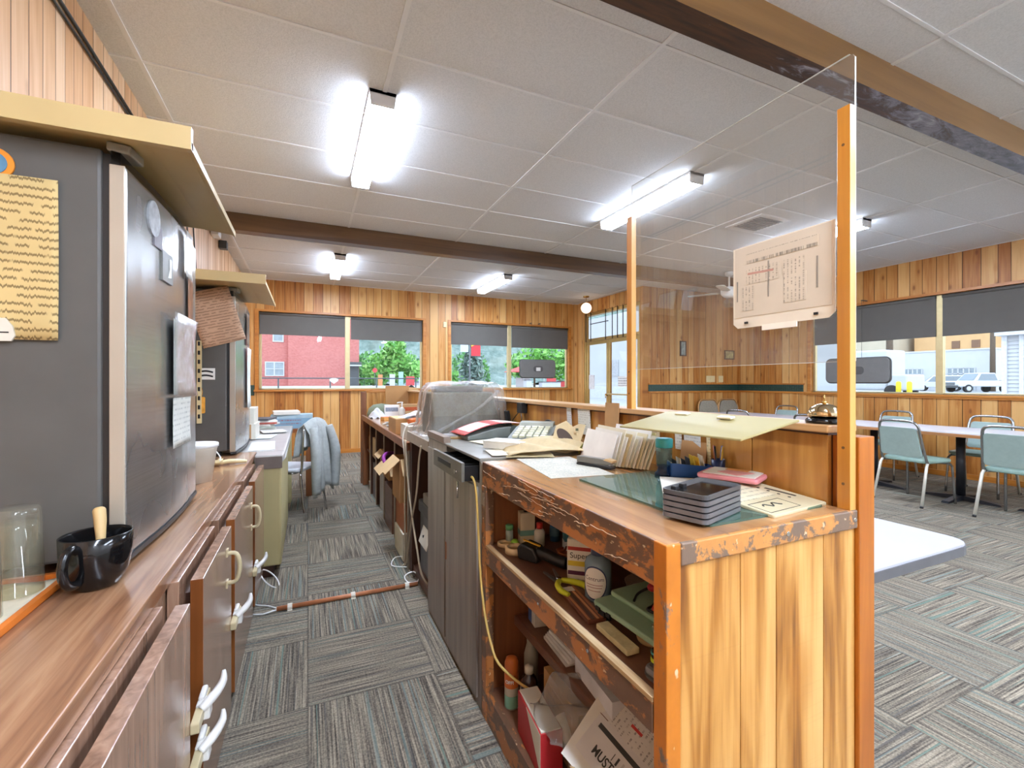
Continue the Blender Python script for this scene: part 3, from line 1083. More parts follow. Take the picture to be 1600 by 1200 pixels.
B(.15, -.01, 3.55, 1.1, .01, 4.9).build('banner', banner_mat(), lp)
MB().box(.05, -.015, 4.9, 1.15, .015, 4.94).box(.05, -.015, 3.51, 1.15, .015, 3.55).build('banner_arm', m_exdark, lp)
B(-.95, -.01, 3.9, -.15, .01, 4.9).build('blue_banner', plain('c3cfe0', .7), lp)
st = thing('stop_sign', 'red octagonal road sign on a thin post beside the brick building', 'sign', (5.45, 42, GZ))
MB().cyl((0, 0, 0), (0, 0, 2.6), .03, n=8).build('post', m_exdark, st)
MB().prism([(.22*math.cos(R(22.5+45*k)), 2.05+.22*math.sin(R(22.5+45*k))) for k in range(8)], -.04, -.03, 'y').build('plate', m_exred, st)

# ---- white building that fills the glass of the entrance door
eb = thing('white_building', 'pale building wall seen through the glass entrance door', 'building', (16.5, 12, GZ))
B(0, 0, 0, 5, 14, 5).build('wall', plain('b4b6b9', .8, var=.05, scale=.7), eb)
B(-.03, 0, .0, 0, 14, .75).build('plinth', plain('bfc3c8', .8), eb)
for y in (7.5, 9.6):
    B(-.04, y, 1.35, 0, y+.9, 2.3).build('window', plain('a9adb1', .3, var=.15), eb)

# ---- street on the right
wb = thing('garage_building', 'low white building with two glazed garage doors behind the parked cars', 'building', (68, 22, GZ))
B(0, 1.6, 0, 14, 16, 4.6).build('wall', m_exwhite, wb)
B(-.1, 1.5, 4.6, 14, 16, 4.75).build('coping', plain('c9cccf', .7), wb)


def ggrid(par, y0, y1, z1):
    d = B(-.06, y0, 0, -.01, y1, z1).build('garage_door', m_exwin, par)
    m = MB()
    for k in range(6):
        a = y0+(y1-y0)*k/5
        m.box(-.09, a-.06, 0, -.05, a+.06, z1)
    for k in range(5):
        a = z1*k/4
        m.box(-.09, y0, a-.04, -.05, y1, a+.04)
    m.build('glazing_bars', m_exwhite, d)


ggrid(wb, 8.0, 10.3, 2.6)
ggrid(wb, 3.2, 5.6, 2.6)
ob_ = thing('orange_building', 'orange flat roofed building beyond the white garage', 'building', (95, 28, GZ))
B(0, 0, 0, 14, 15, 9.5).build('wall', plain('d0a878', .8, var=.04, scale=1), ob_)
B(-.3, -.3, 9.5, 14, 15.2, 9.9).build('roof_edge', plain('9a9da4', .7), ob_)
for y in (9.0, 6.6):
    B(-.1, y, 6.4, 0, y+1, 7.6).build('window', plain('7a5a44', .4), ob_)
B(-.1, 4.4, 1, 0, 5.4, 5.2).build('blue_door', plain('7f9fcf', .6), ob_)
gb_ = thing('beige_building', 'pale beige block left of the orange building', 'building', (90, 44, GZ))
B(0, 0, 0, 14, 14, 10).build('wall', plain('bdb19c', .8, var=.05, scale=.6), gb_)
B(-.2, -.2, 10, 14, 14.2, 10.4).build('roof_edge', plain('b9b4aa', .7), gb_)
m_pole = plain('66584a', .9, var=.2)
for x, rt, h_, lb in ((40, .491, 9, 'dark wooden utility pole right of the hanging grey sign board'), (66.5, .3495, 12, 'dark wooden utility pole behind the white pickup truck')):
    u_ = thing('utility_pole', lb, 'pole', (x, x*rt, GZ), 0, 'utility poles')
    MB().cyl((0, 0, 0), (0, 0, h_), .24, .18, 12).build('pole', m_pole, u_)
    MB().box(-.08, -1, h_-.9, .08, 1, h_-.75).build('crossarm', m_pole, u_)
m_yel = plain('e8d22c', .5)
for rt, lb in ((.4767, 'yellow bollard nearest the dark pole'), (.4600, 'yellow bollard nearest the white car')):
    b_ = thing('bollard', lb, 'bollard', (34, 34*rt, GZ), 0, 'yellow bollards')
    MB().lathe([(.14, 0), (.14, .95), (.10, 1.03), (0, 1.06)], n=14).build('post', m_yel, b_)

m_carw = plain('c8cacc', .25, 0, .6, .02)
m_carg = plain('7b858c', .15, var=.1)
m_tyre = plain('2c2d2f', .8)
m_hub = plain('b9bcbf', .35, .6)


def car(name, label, x, y, rz, pickup):
    c = thing(name, label, 'car', (x, y, GZ), rz, 'parked white vehicles')
    L = 2.75 if pickup else 2.35
    hw = .98
    lo = .55 if pickup else .42
    bel = 1.12 if pickup else 1.0
    rf = 1.90 if pickup else 1.72
    p = [(-L, lo), (L-.1, lo), (L, .7), (L-.05, bel-.06), (L-.35, bel), (-L, bel+.02)]
    MB().prism(p, -hw, hw, 'y').build('body', m_carw, c, bevel=.08, segs=3)
    cabx = [(1.15, bel), (.45, rf), (-.95 if pickup else -1.9, rf), (-1.15 if pickup else -2.25, bel)]
    cb = MB()
    n = 4
    bot, top = hw-.02, hw-.18
    v = []
    for s_ in (-1, 1):
        for (a, z) in cabx:
            v.append((a, s_*(bot if z == bel else top), z))
    cb.add(v, [(0, 1, 2, 3), (7, 6, 5, 4), (0, 4, 5, 1), (1, 5, 6, 2), (2, 6, 7, 3), (3, 7, 4, 0)])
    cab = cb.build('cabin', m_carw, c, bevel=.05)
    g_ = MB()
    g_.add([(1.10, -.8, bel+.06), (1.10, .8, bel+.06), (.52, .68, rf-.08), (.52, -.68, rf-.08)], [(0, 1, 2, 3)])
    for k in range(4):
        g_.v[k] = (g_.v[k][0]+.03, g_.v[k][1], g_.v[k][2]+.01)
    g_.build('windscreen', m_carg, c, solid=.01)
    for s_ in (-1, 1):
        w1 = cabx[2][0]
        MB().add([(.85, s_*(bot+.0), bel+.06), (.40, s_*(top+.035), rf-.1), (w1+.08, s_*(top+.035), rf-.1), (w1-.05, s_*(bot+.0), bel+.06)], [(0, 1, 2, 3)]).build('side_window', m_carg, c, solid=.01)
    B(L-.02, -.62, .72, L+.03, .62, .98).build('grille', plain('6a6d70', .4), c, bevel=.02)
    B(L-.05, -.95, lo-.12, L+.06, .95, lo+.12).build('bumper', m_exdark, c, bevel=.04)
    for s_ in (-1, 1):
        B(L-.12, s_*.9-.14, .78, L+.02, s_*.9+.05, .96).build('headlight', plain('dfe3e6', .1), c, bevel=.02)
        for a in (L-1.0, -L+1.05):
            w_ = MB().cyl((a, s_*(hw-.22), .38), (a, s_*(hw+.02), .38), .38, n=22).build('wheel', m_tyre, c)
            MB().cyl((a, s_*(hw), .38), (a, s_*(hw+.04), .38), .22, n=16).build('hub', m_hub, w_)
    if pickup:
        B(-L+.1, -.85, bel+.03, -1.2, .85, bel+.06).build('bed', m_exdark, c)
    return c


car('pickup_truck', 'white pickup truck parked left of the siding house', 60.5, 60.5*.368, PI-.45, True)
car('sport_utility_car', 'white sport utility car parked behind the window mullion', 63.5, 63.5*.417, PI-1.25, False)
car('sport_utility_car', 'small white car farthest left, in front of the left garage door', 64.5, 64.5*.497, PI-1.5, False)
rv = thing('camper_van', 'big white camper van behind the hanging grey sign board', 'camper', (36, 19.6, GZ), 0)
B(-1.2, -2.3, .45, 1.2, 2.6, 3.15).build('body', m_exwhite, rv, bevel=.15, segs=3)
B(-1.1, -3.4, .45, 1.1, -2.3, 1.5).build('bonnet', m_exwhite, rv, bevel=.12, segs=3)
B(-.4, .3, 3.15, .4, 1.1, 3.4).build('roof_unit', m_exdark, rv, bevel=.05)
for y in (-2.6, 1.6):
    for s_ in (-1, 1):
        MB().cyl((s_*1.0, y, .4), (s_*1.22, y, .4), .4, n=20).build('wheel', m_tyre, rv)

# siding house with the shop window
sh = thing('siding_house', 'white clapboard shop front with a dark oval window at the right edge', 'house', (20, -.10, GZ))
wl = MB()
wl.box(.02, 1.0, 0, 6, 6.80, 3.2)
for k in range(26):
    wl.add([(.02, 1.0, k*.12), (.02, 6.8, k*.12), (-.02, 6.8, k*.12), (-.02, 1.0, k*.12), (.015, 1.0, k*.12+.12), (.015, 6.8, k*.12+.12)], [(3, 2, 5, 4), (0, 1, 2, 3), (0, 3, 4), (1, 5, 2)])
wl.build('clapboards', m_exwhite, sh, fix=False)
MB().box(-.06, 6.75, 0, .02, 6.87, 2.5).box(-.06, 6.38, 0, .02, 6.48, 2.5).build('corner_board', plain('d2d5da', .5), sh)
MB().prism([(.9, 2.45), (6.95, 2.45), (6.95, 2.62), (.9, 2.62)], -.3, .1, 'x').build('eave', plain('d2d5da', .5), sh)
MB().add([(-.35, 6.95, 2.62), (-.35, .9, 2.62), (1.5, .9, 3.4), (1.5, 6.95, 3.4), (-.35, 6.95, 2.55), (1.5, 6.95, 2.6)], [(0, 1, 2, 3), (0, 3, 5, 4)]).build('roof', plain('8d9196', .8, var=.15), sh, solid=.03)
B(-.03, 5.0, .45, .03, 6.3, 2.4).build('window_recess', plain('5a6068', .3), sh)
wf = MB()
ov = [(5.72+.44*math.cos(2*PI*k/40), 1.42+.86*math.sin(2*PI*k/40)) for k in range(40)]
oo = []
for k in range(40):
    a = 2*PI*k/40
    c_, s_ = math.cos(a), math.sin(a)
    m_ = max(abs(c_), abs(s_))
    oo.append((5.72+.50*c_/m_, 1.42+.93*s_/m_))
v = [(-.06, a, b_) for a, b_ in ov]+[(-.06, a, b_) for a, b_ in oo]
wf.add(v, [(k, (k+1) % 40, 40+(k+1) % 40, 40+k) for k in range(40)])
wf.build('oval_surround', m_exwhite, sh, solid=.02)
lettering('HA', .34, plain('f4f6f8', .5), sh, (-.045, 5.98, 1.38), (R(90), 0, R(-90)), thick=.004)

# ---- sign boards hanging inside the windows (seen from behind)
m_signgrey = plain('6d6c69', .5, var=.05)
m_signrim = plain('4e4d4b', .5)


def hang_sign(loc, rz, hw, hh, label, cordh, deep):
    s_ = thing('hanging_sign', label, 'sign', loc, rz, 'sign boards hanging in the windows')
    MB().prism(rrect(-hw, -hh, hw, hh, .07), -.035, .015, 'y').build('case', m_signgrey, s_, bevel=.008)
    MB().prism(rrect(-hw-.012, -hh-.012, hw+.012, hh+.012, .08), -.012, .004, 'y').build('rim', m_signrim, s_)
    MB().prism(rrect(-.11, -.06, .11, .06, .05), -.039, -.034, 'y').build('handle_recess', m_signrim, s_)
    if rz == 0:
        B(-.05, -.042, -.045, .05, -.038, .03).build('data_label', print_mat('sign_label', 'd8d6d0', '333333', 90, 2), s_)
    for a in (-hw*.35, hw*.15):
        MB().cyl((a, -.008, hh), (a, -.008, cordh), .0025, n=5).build('cord', m_signrim, s_)
        B(a-.008, -.014, cordh, a+.008, deep, cordh+.012).build('hook', m_signrim, s_)
    return s_


hang_sign((4.385, 8.47, 1.525), 0, .41, .185, 'grey rounded sign board hanging in the window near the door, seen from behind', .945, .08)
hang_sign((7.62, 4.165, 1.425), -PI/2, .44, .185, 'grey rounded sign board on cords in the right hand window, seen from behind', 1.05, .13)
# ================================================================== left counter
LZ = .79
lc = thing('base_cabinet', 'walnut base cabinet with thick doors below the two steel refrigerators', 'cabinet', (-.62, 1.0, 0))


def loc_box(par, x0, y0, z0, x1, y1, z1, name, mat, **kw):
    ox, oy, oz = par.location
    return B(x0-ox, y0-oy, z0-oz, x1-ox, y1-oy, z1-oz).build(name, mat, par, **kw)


loc_box(lc, XL+.001, -1.0, .09, -.325, 3.26, LZ-.04, 'carcass', m_walnutz)
loc_box(lc, XL+.001, -1.0, 0, -.38, 3.26, .09, 'plinth', m_darkwood)
wt = B(XL+.001, -1.05, LZ-.04, -.31, 3.44, LZ)
single(wt, 'worktop', m_walnut, 'long shiny walnut laminate worktop carrying the refrigerators', 'worktop', bevel=.003)
m_latch = plain('dcd9d2', .3, var=.03)
m_latchb = plain('bfb08a', .35, var=.05)


def door(y0, y1, z1=.735, z0=.085, pull=True):
    ox, oy, oz = lc.location
    inner = B(-.322-ox, y0-.03-oy, z0+.02, -.297-ox, y1-.02-oy, z1+.012)
    inner.build('inner_panel', m_walnutz, lc, bevel=.002)
    MB().box(-.297-ox, y0+.05-oy, z0+.05, -.279-ox, y1-.05-oy, z1-.05).build('spacer', m_darkwood, lc)
    d = B(-.279-ox, y0-oy, z0, -.25-ox, y1-oy, z1)
    d.mi = [0, 0, 1, 1, 0, 0]
    dd = d.build('door', [m_walnutz, m_walnutend], lc, bevel=.0015, fix=False)
    return dd


d0 = door(-.35, .48)
d1 = door(.56, 1.275)
d2 = door(1.42, 1.90)
d3 = door(1.985, 2.60)
d4 = door(2.70, 3.22)


def pull(par, y, z):
    ox, oy, oz = lc.location
    h = MB()
    h.tube([(-.25-ox, y-oy, z+.05), (-.222-ox, y-oy, z+.045), (-.212-ox, y-oy, z), (-.222-ox, y-oy, z-.045), (-.25-ox, y-oy, z-.05)], .007, 8)
    h.box(-.252-ox, y-.012-oy, z+.04, -.246-ox, y+.012-oy, z+.065).box(-.252-ox, y-.012-oy, z-.065, -.246-ox, y+.012-oy, z-.04)
    h.build('handle', m_latchb, par)


pull(d2, 1.80, .62); pull(d3, 2.52, .60); pull(d1, 1.20, .26)


def child_lock(y, z, label):
    k = thing('child_lock', label, 'lock', (-.25, y, z), 0, 'white child locks on the cabinet doors')
    MB().prism(rrect(-.075, -.014, .065, .014, .006), 0.0, .018, 'x').build('bar', m_latchb, k, bevel=.002)
    MB().box(.0, -.018, -.02, .03, .018, .02).build('buckle', m_latch, k, bevel=.004)
    b = MB()
    pts = [(.012, -.02, .01), (.03, -.005, .022), (.042, .012, .03), (.052, .026, .045), (.052, .034, .066)]
    b.tube(pts, [.011, .012, .011, .009, .004], 8)
    b.build('lever', m_latch, k)
    MB().ob((.008, .03, .012), (.014, .055, .03)).build('body', m_latch, k, bevel=.005)


child_lock(1.345, .44, 'white child lock with a hooked lever across the nearest door gap')
child_lock(1.335, .345, 'white child lock lowest on the nearest door gap, at the picture edge')
child_lock(1.945, .385, 'white child lock with a hooked lever across the second door gap')
child_lock(2.65, .30, 'small white child lock on the farthest door gap')

# ------------------------------------------------ refrigerators
m_fridgedoor_side = plain('b1a796', .35, .3, var=.05, scale=4)


def fridge(y0, y1, label):
    f = thing('refrigerator', label, 'refrigerator', (-.69, (y0+y1)/2, LZ), 0, 'steel refrigerators on the worktop')
    hy = (y1-y0)/2
    H = 1.04
    B(-.24, -hy, .03, .232, hy, H-.01).build('body', m_fridgeside, f, bevel=.008)
    for a in (-.2, .18):
        for b_ in (-hy+.04, hy-.04):
            MB().cyl((a, b_, 0), (a, b_, .03), .018, n=10).build('foot', m_blackpl, f)
    B(.232, -hy+.006, .04, .25, hy-.006, H-.02).build('gasket', m_blackpl, f)
    pr = [(.25, -hy)]
    for k in range(9):
        t_ = k/8
        s_ = math.sin(PI*t_)
        y = -hy+.008+(2*hy-.016)*t_
        pr.append((.268+.026*s_**.6 if 0 < k < 8 else .268+.010, y))
    pr.append((.25, hy))
    MB().prism(pr, .025, H-.045, 'z').build('door', m_steel, f, bevel=.004)
    B(.246, -hy-.001, .025, .277, -hy+.004, H-.045).build('door_edge', m_fridgedoor_side, f, bevel=.002)
    pr2 = [(a-.012 if a > .255 else a, b_) for a, b_ in pr]
    MB().prism(pr2, H-.045, H-.012, 'z').build('handle_recess', m_blackgl, f)
    MB().prism([(a+.004 if a > .255 else a, b_) for a, b_ in pr], .012, .025, 'z').build('base_trim', m_blackpl, f)
    MB().prism([(.24, -hy+.0), (.285, -hy+.01), (.295, -hy+.08), (.24, -hy+.09)], H-.012, H+.012, 'z').build('hinge_cover', plain('8d887a', .4), f, bevel=.004)
    return f


f1 = fridge(1.42, 2.20, 'near steel refrigerator with a long yellowed note on its dark side')
f2 = fridge(3.30, 4.06, 'far steel refrigerator with a tilted pink brown note on its dark side')


def top_board(y0, y1, xf, label):
    """cream moulded board with a rolled front lip lying over a refrigerator"""
    L = (y1-y0)/2
    pr = [(-.28, 0), (.20, 0), (.30, -.002), (.385, -.012), (.40, -.02), (.40, .0), (.39, .018), (.30, .026), (-.28, .03)]
    pr = [(a, b_) for a, b_ in pr]
    s_ = MB().prism([(a, b_) for a, b_ in pr], -L, L, 'y')
    s_.box(-.282, -L-.004, -.022, .400, -L+.016, .034)
    return single(s_, 'shelf_board', plain('c2ab78', .4, var=.05, scale=5), label, 'board', (xf-.40, (y0+y1)/2, LZ+1.055), group='cream boards over the refrigerators')


top_board(1.35, 2.10, -.262, 'cream board with a rolled lip lying over the near refrigerator')
top_board(3.02, 3.92, -.225, 'cream board with a rolled lip lying over the far refrigerator')


def sheet(name, w_, h_, mat, label, cat, loc, rot, par=None, curl=0.0, group=None, outline=None):
    """a sheet of paper: local x right, z up, facing -y"""
    m = MB()
    nu = 8
    th = .0006

    def fn(sgn):
        return lambda u, v: ((u-.5)*w_, -curl*(2*v-1)**2*(.3+.7*u)-sgn*th, (v-.5)*h_)
    m.grid(fn(1), nu, nu)
    m.grid(fn(-1), nu, nu)
    n = (nu+1)**2
    ring = [i for i in range(nu)]+[nu+(nu+1)*j for j in range(nu)]+[(nu+1)*nu+nu-i for i in range(nu)]+[(nu+1)*(nu-j) for j in range(nu)]
    m.add([m.v[i] for i in ring]+[m.v[n+i] for i in ring], [(k, (k+1) % len(ring), len(ring)+(k+1) % len(ring), len(ring)+k) for k in range(len(ring))])
    if label:
        return single(m, name, mat, label, cat, loc, rot, group)
    return m.build(name, mat, par, loc, rot)


m_note = hand_mat('yellowed_handwriting', 'cdb47c', '5f4a2c', 52, .75)
m_pinknote = hand_mat('pinkish_handwriting', 'c9a68a', '5d4432', 60, .65)
sheet('handwritten_note', .118, .375, m_note, 'long yellowed handwritten note with torn edges on the near refrigerator side', 'paper', (-.594, 1.4135, 1.535), (0, 0, 0), curl=.003)
k = thing('fridge_magnet', 'small cream magnet holding the bottom of the yellowed note', 'magnet', (-.632, 1.4115, 1.365), 0)
MB().prism([(-.022, -.022), (.018, -.022), (.024, -.01), (.02, .012), (.008, .03), (-.008, .03), (-.022, .014)], -.005, 0, 'y').build('plate', m_offwhite, k)
MB().prism([(-.014, -.004), (.014, -.004), (.014, -.001), (-.014, -.001)], -.006, -.005, 'y').build('print', m_blackpl, k)
k = thing('round_magnet', 'round orange and blue magnet above the yellowed note', 'magnet', (-.648, 1.4195, 1.745), 0)
MB().cyl((0, -.006, 0), (0, 0, 0), .036, n=24).build('rim', plain('e08a2a', .4), k)
MB().cyl((0, -.008, 0), (0, -.006, 0), .025, n=24).build('face', plain('4f7f9f', .3, var=.3), k)
fx = -.394     # just in front of the bowed steel door




def door_face(y, y0, y1):
    """x of the bowed steel door and its turn about z at y"""
    hy = (y1-y0)/2
    f = lambda v: -.69+.268+.026*max(0, math.sin(PI*(v-y0-.008)/(2*hy-.016)))**.6
    return f(y), math.atan2(f(y+.01)-f(y-.01), .02)


def front(name, w_, h_, y, z, mat, label, cat, dx=0.0, curl=.0):
    x_, a_ = door_face(y, *FR)
    return sheet(name, w_, h_, mat, label, cat, (x_+.0025+dx, y, z), (0, 0, R(90)-a_), curl=curl)


FR = (1.42, 2.20)


k = thing('oval_sticker', 'oval and square sticker high on the near refrigerator door', 'sticker', (door_face(1.60, *FR)[0]+.001, 1.60, 1.715), R(90)-door_face(1.60, *FR)[1])
MB().prism([(.045*math.cos(2*PI*i/24), .05*math.sin(2*PI*i/24)) for i in range(24)], -.003, .003, 'y').build('oval', plain('b9bdc0', .4, var=.3, scale=40), k)
MB().box(.0, -.0025, -.075, .06, .003, -.01).build('square', plain('857f84', .4, var=.1, scale=40), k)
k = thing('square_magnet', 'square grey magnet with a white bird shape on the near steel door', 'magnet', (door_face(1.71, *FR)[0]+.001, 1.71, 1.60), R(90)-door_face(1.71, *FR)[1])
MB().box(-.05, -.004, -.045, .05, .003, .045).build('plate', plain('77766f', .4), k)
MB().prism([(.0, -.03), (.03, -.025), (.035, .03), (.015, .032), (.018, .0)], -.0055, -.004, 'y').build('bird', m_white, k)
front('plastic_sleeve', .30, .27, 1.87, 1.335, m_film, 'crumpled clear plastic sleeve taped over papers on the near steel door', 'sleeve', .012, .012)
front('sleeve_paper', .27, .24, 1.88, 1.33, plain('c7cfca', .5, var=.25, scale=9), 'pale green and white paper inside the plastic sleeve on the near door', 'paper', .006)
front('faded_list', .24, .16, 1.86, 1.12, print_mat('faded_list_print', 'd4d2c8', '8a8a84', 60, 2), 'faded paper list below the plastic sleeve on the near door', 'paper', .006, .003)
front('photo_card', .10, .19, 2.02, 1.55, plain('8a5a3c', .3, var=.5, scale=25), 'brown photo card near the far edge of the near refrigerator door', 'photo', .004)
front('clip_paper', .09, .16, 1.96, 1.70, plain('e4e6e2', .3, var=.1, scale=12), 'white shiny paper at the top far corner of the near refrigerator door', 'paper', .008, .004)
sheet('pinkish_note', .235, .34, m_pinknote, 'tilted pink brown handwritten note on the far refrigerator side', 'paper', (-.515, 3.290, 1.65), (0, R(-17), 0), curl=.003)
k = thing('sticker_label', 'white sticker with curved black lettering on the far refrigerator side', 'sticker', (-.565, 3.2985, 1.30), 0)
MB().box(-.045, -.003, -.035, .045, 0, .035).build('plate', m_white, k)
for j, z in enumerate((.012, -.014)):
    MB().tube([(-.035+.007*i, -.003, z+.006*math.sin(i*.35)) for i in range(11)], .0055, 5).build('curved_print', m_blackpl, k)
FR = (3.30, 4.06)
front('far_photo_strip', .16, .22, 3.72, 1.62, plain('7d6a5a', .3, var=.5, scale=22), 'dark photo strip high on the far refrigerator door', 'photo', .006)
front('far_white_sheet', .22, .42, 3.75, 1.28, plain('d9dfdc', .4, var=.2, scale=8), 'pale shiny sheet on the far refrigerator door', 'paper', .008, .006)
tg = MB().prism(rrect(-.018, -.055, .018, .045, .008), -.004, 0, 'y')
tg.tube([(0, -.002, .045), (.004, -.002, .075), (0, -.002, .10)], .0015, 5)
t_ = single(tg, 'hanging_tag', plain('e2a23a', .5, var=.3, scale=30), 'orange and yellow tag hanging beside the far refrigerator', 'tag', (-.588, 3.293, 1.115))
pg = B(-.012, -.018, 0, .012, 0, .50)
pgo = single(pg, 'peg_strip', m_cream, 'cream punched strip on the dark side of the far refrigerator', 'strip', (-.60, 3.2995, 1.0))
for k in range(9):
    B(-.006, -.0195, .03+k*.055, .006, -.0175, .055+k*.055).build('hole', m_blackpl, pgo)
wr = MB()
for a, c_ in ((0, .0), (.07, .5), (.12, .9)):
    wr.tube([(0, 4.2+a*5+.02*i, 2.75-.35*math.sin(PI*i/10*.5)-.02*i*(c_+.2)) for i in range(12)], .006, 6)
single(wr, 'loose_cable', m_blackpl, 'loose black cables hanging on the left wall above the far refrigerator', 'cable', (-.925, 0, -.02))
single(MB().tube([(0, .0, 0), (0, 1.2, .02), (0, 2.4, -.01), (0, 3.4, .0)], .008, 6).tube([(0, .0, -.03), (0, 1.2, -.02), (0, 2.4, -.035), (0, 3.4, -.03)], .006, 6), 'wall_cable', m_blackpl, 'black cables running along the left wall just under the ceiling', 'cable', (-.93, 1.2, 2.80))
wb_ = B(-.035, -.08, -.05, .035, .08, .05).box(-.03, .08, -.02, .03, .13, .02)
single(wb_, 'junction_box', m_white, 'small white box high on the left wall by the dark beam', 'box', (-.90, 5.75, 2.86), bevel=.004)
single(B(-.04, -.05, -.045, .04, .05, .045).cyl((0, .05, 0), (0, .09, 0), .02, n=12), 'wall_sensor', m_darkgrey, 'small dark sensor high on the left wall beyond the beam', 'sensor', (-.895, 6.2, 2.84), bevel=.004)

# framed papers leaning on the far board (met again as reflections in the clear screen)
for k, (y, w_, h_, mt, lb) in enumerate(((3.14, .17, .24, plain('cfd6d4', .4, var=.15), 'framed pale certificate leaning on the wall above the far refrigerator, nearest'),
                                         (3.42, .26, .26, plain('b9c0b4', .4, var=.3, scale=9), 'wide framed picture leaning in the middle above the far refrigerator'),
                                         (3.74, .18, .20, plain('d9dccf', .4, var=.2), 'small framed paper leaning farthest above the far refrigerator'))):
    p = thing('framed_paper', lb, 'frame', (-.80, y, LZ+1.087), R(90), 'framed papers above the far refrigerator')
    B(-w_/2, -.012, 0, w_/2, .0, h_).build('frame', m_darkwood, p, rot=(R(-14), 0, 0))
    B(-w_/2+.015, -.015, .015, w_/2-.015, -.012, h_-.015).build('sheet', mt, p, rot=(R(-14), 0, 0))

# ------------------------------------------------ on the worktop
tr = thing('orange_tray', 'flat orange plastic tray lined with a cream cloth at the left edge', 'tray', (-.68, 1.13, LZ))
m_orange = plain('d8782a', .3, var=.04)
MB().prism(rrect(-.175, -.33, .175, .265, .02), 0, .006).build('base', m_orange, tr)
rim = MB()
o1, o2 = rrect(-.18, -.335, .18, .27, .025), rrect(-.168, -.323, .168, .258, .02)
n = len(o1)
rim.add([(a, b_, .006) for a, b_ in o1]+[(a, b_, .018) for a, b_ in o1]+[(a, b_, .018) for a, b_ in o2]+[(a, b_, .006) for a, b_ in o2],
        [(i+k*n, (i+1) % n+k*n, (i+1) % n+(k+1) % 4*n, i+(k+1) % 4*n) for k in range(4) for i in range(n)])
rim.build('rim', m_orange, tr)
cl = MB().grid(lambda u, v: (-.15+.31*u, -.30+.545*v, .0085+.002*math.sin(u*21+v*5)+.0015*math.sin(v*33)), 24, 30)
single(cl, 'cream_cloth', plain('e6dcc0', .9, var=.05, scale=60), 'cream cloth lying in the orange tray under the glasses', 'cloth', (-.68, 1.13, LZ), solid=.003)


def tumbler(x, y, label):
    """upturned straight glass with a thick base, standing on its rim"""
    p = [(.043, 0), (.043, .002), (.0385, .165), (.037, .176), (.032, .182), (0, .182)]
    i = [(0, .152), (.030, .150), (.0355, .140), (.041, .002), (.043, 0)]
    m = MB().lathe(p, n=36).lathe(i, n=36)
    return single(m, 'drinking_glass', m_tumbler, label, 'glass', (x, y, LZ+.0125), group='upturned drinking glasses')


tumbler(-.565, 1.315, 'upturned drinking glass nearest the black mug')
tumbler(-.575, 1.185, 'upturned drinking glass cut by the left edge of the photo')
mg = thing('mug', 'glossy black mug with a wooden spoon handle standing in it', 'mug', (-.436, 1.325, LZ), R(-104))
mg.scale = (1.19, 1.19, 1.25)
MB().lathe([(0, .001), (.030, .0), (.037, .005), (.048, .028), (.0535, .060), (.0545, .094), (.0525, .095), (.0505, .090), (.049, .06), (.045, .03), (.035, .012), (0, .010)], n=40).build('body', m_blackgl, mg)
MB().tube([(.049, 0, .078), (.062, 0, .085), (.077, 0, .078), (.083, 0, .058), (.078, 0, .036), (.064, 0, .024), (.047, 0, .022)], .0075, 10).build('handle', m_blackgl, mg)
sp_ = thing('wooden_spoon', 'pale wooden spoon handle sticking out of the black mug', 'spoon', (-.434, 1.325, LZ+.003), 0)
sp_.scale = (1.25, 1.25, 1.25)
MB().tube([(.0, .0, .014), (.0, .012, .06), (-.006, .028, .105), (-.010, .036, .125), (-.011, .038, .13)], [.006, .006, .0095, .010, .006], 10).build('handle', plain('d3b27a', .5, var=.08), sp_)
bk = thing('bucket', 'white plastic bucket with lid between the two refrigerators', 'bucket', (-.475, 2.52, LZ))
MB().lathe([(0, 0), (.065, 0), (.085, .15), (.087, .152), (.087, .172), (0, .176)], n=32).build('tub', m_offwhite, bk)
MB().lathe([(.0, .176), (.09, .176), (.092, .172), (.092, .16), (.088, .158)], n=32).build('lid', m_white, bk)
MB().tube([(.02, .088, .16), (.06, .095, .13), (.09, .05, .10), (.097, .0, .09)], .003, 6).build('bail', m_white, bk)
so = thing('scoop', 'cream plastic scoop lying in front of the far refrigerator', 'scoop', (-.50, 2.93, LZ), R(15))
MB().grid(lambda u, v: (-.06+.13*v, (u-.5)*.10*(1-.25*v), .003+.03*(2*u-1)**2*(1-.3*v)+.02*(v > .9)), 12, 8).build('bowl', m_cream, so, solid=.004)
MB().tube([(.06, 0, .014), (.10, 0, .020), (.16, 0, .014), (.19, 0, .010)], [.010, .012, .012, .008], 8).build('handle', m_cream, so)
for k, (z, dx, lb) in enumerate(((0, 0, 'lower of two small cream cartons stacked beside the far refrigerator'), (.125, -.01, 'upper of two small cream cartons stacked beside the far refrigerator'))):
    c = thing('carton', lb, 'carton', (-.43+dx, 4.30, LZ+.004+z), 0, 'stacked cartons on the worktop')
    B(-.045, -.16, 0, .05, .16, .123).build('body', m_offwhite, c, bevel=.002)
    B(-.0455, -.1625, .004, .02, -.160, .119).build('end_flap', m_card, c)
    B(-.035, -.1635, .02, .0, -.1625, .09).build('print', plain('6a4a28', .6), c)

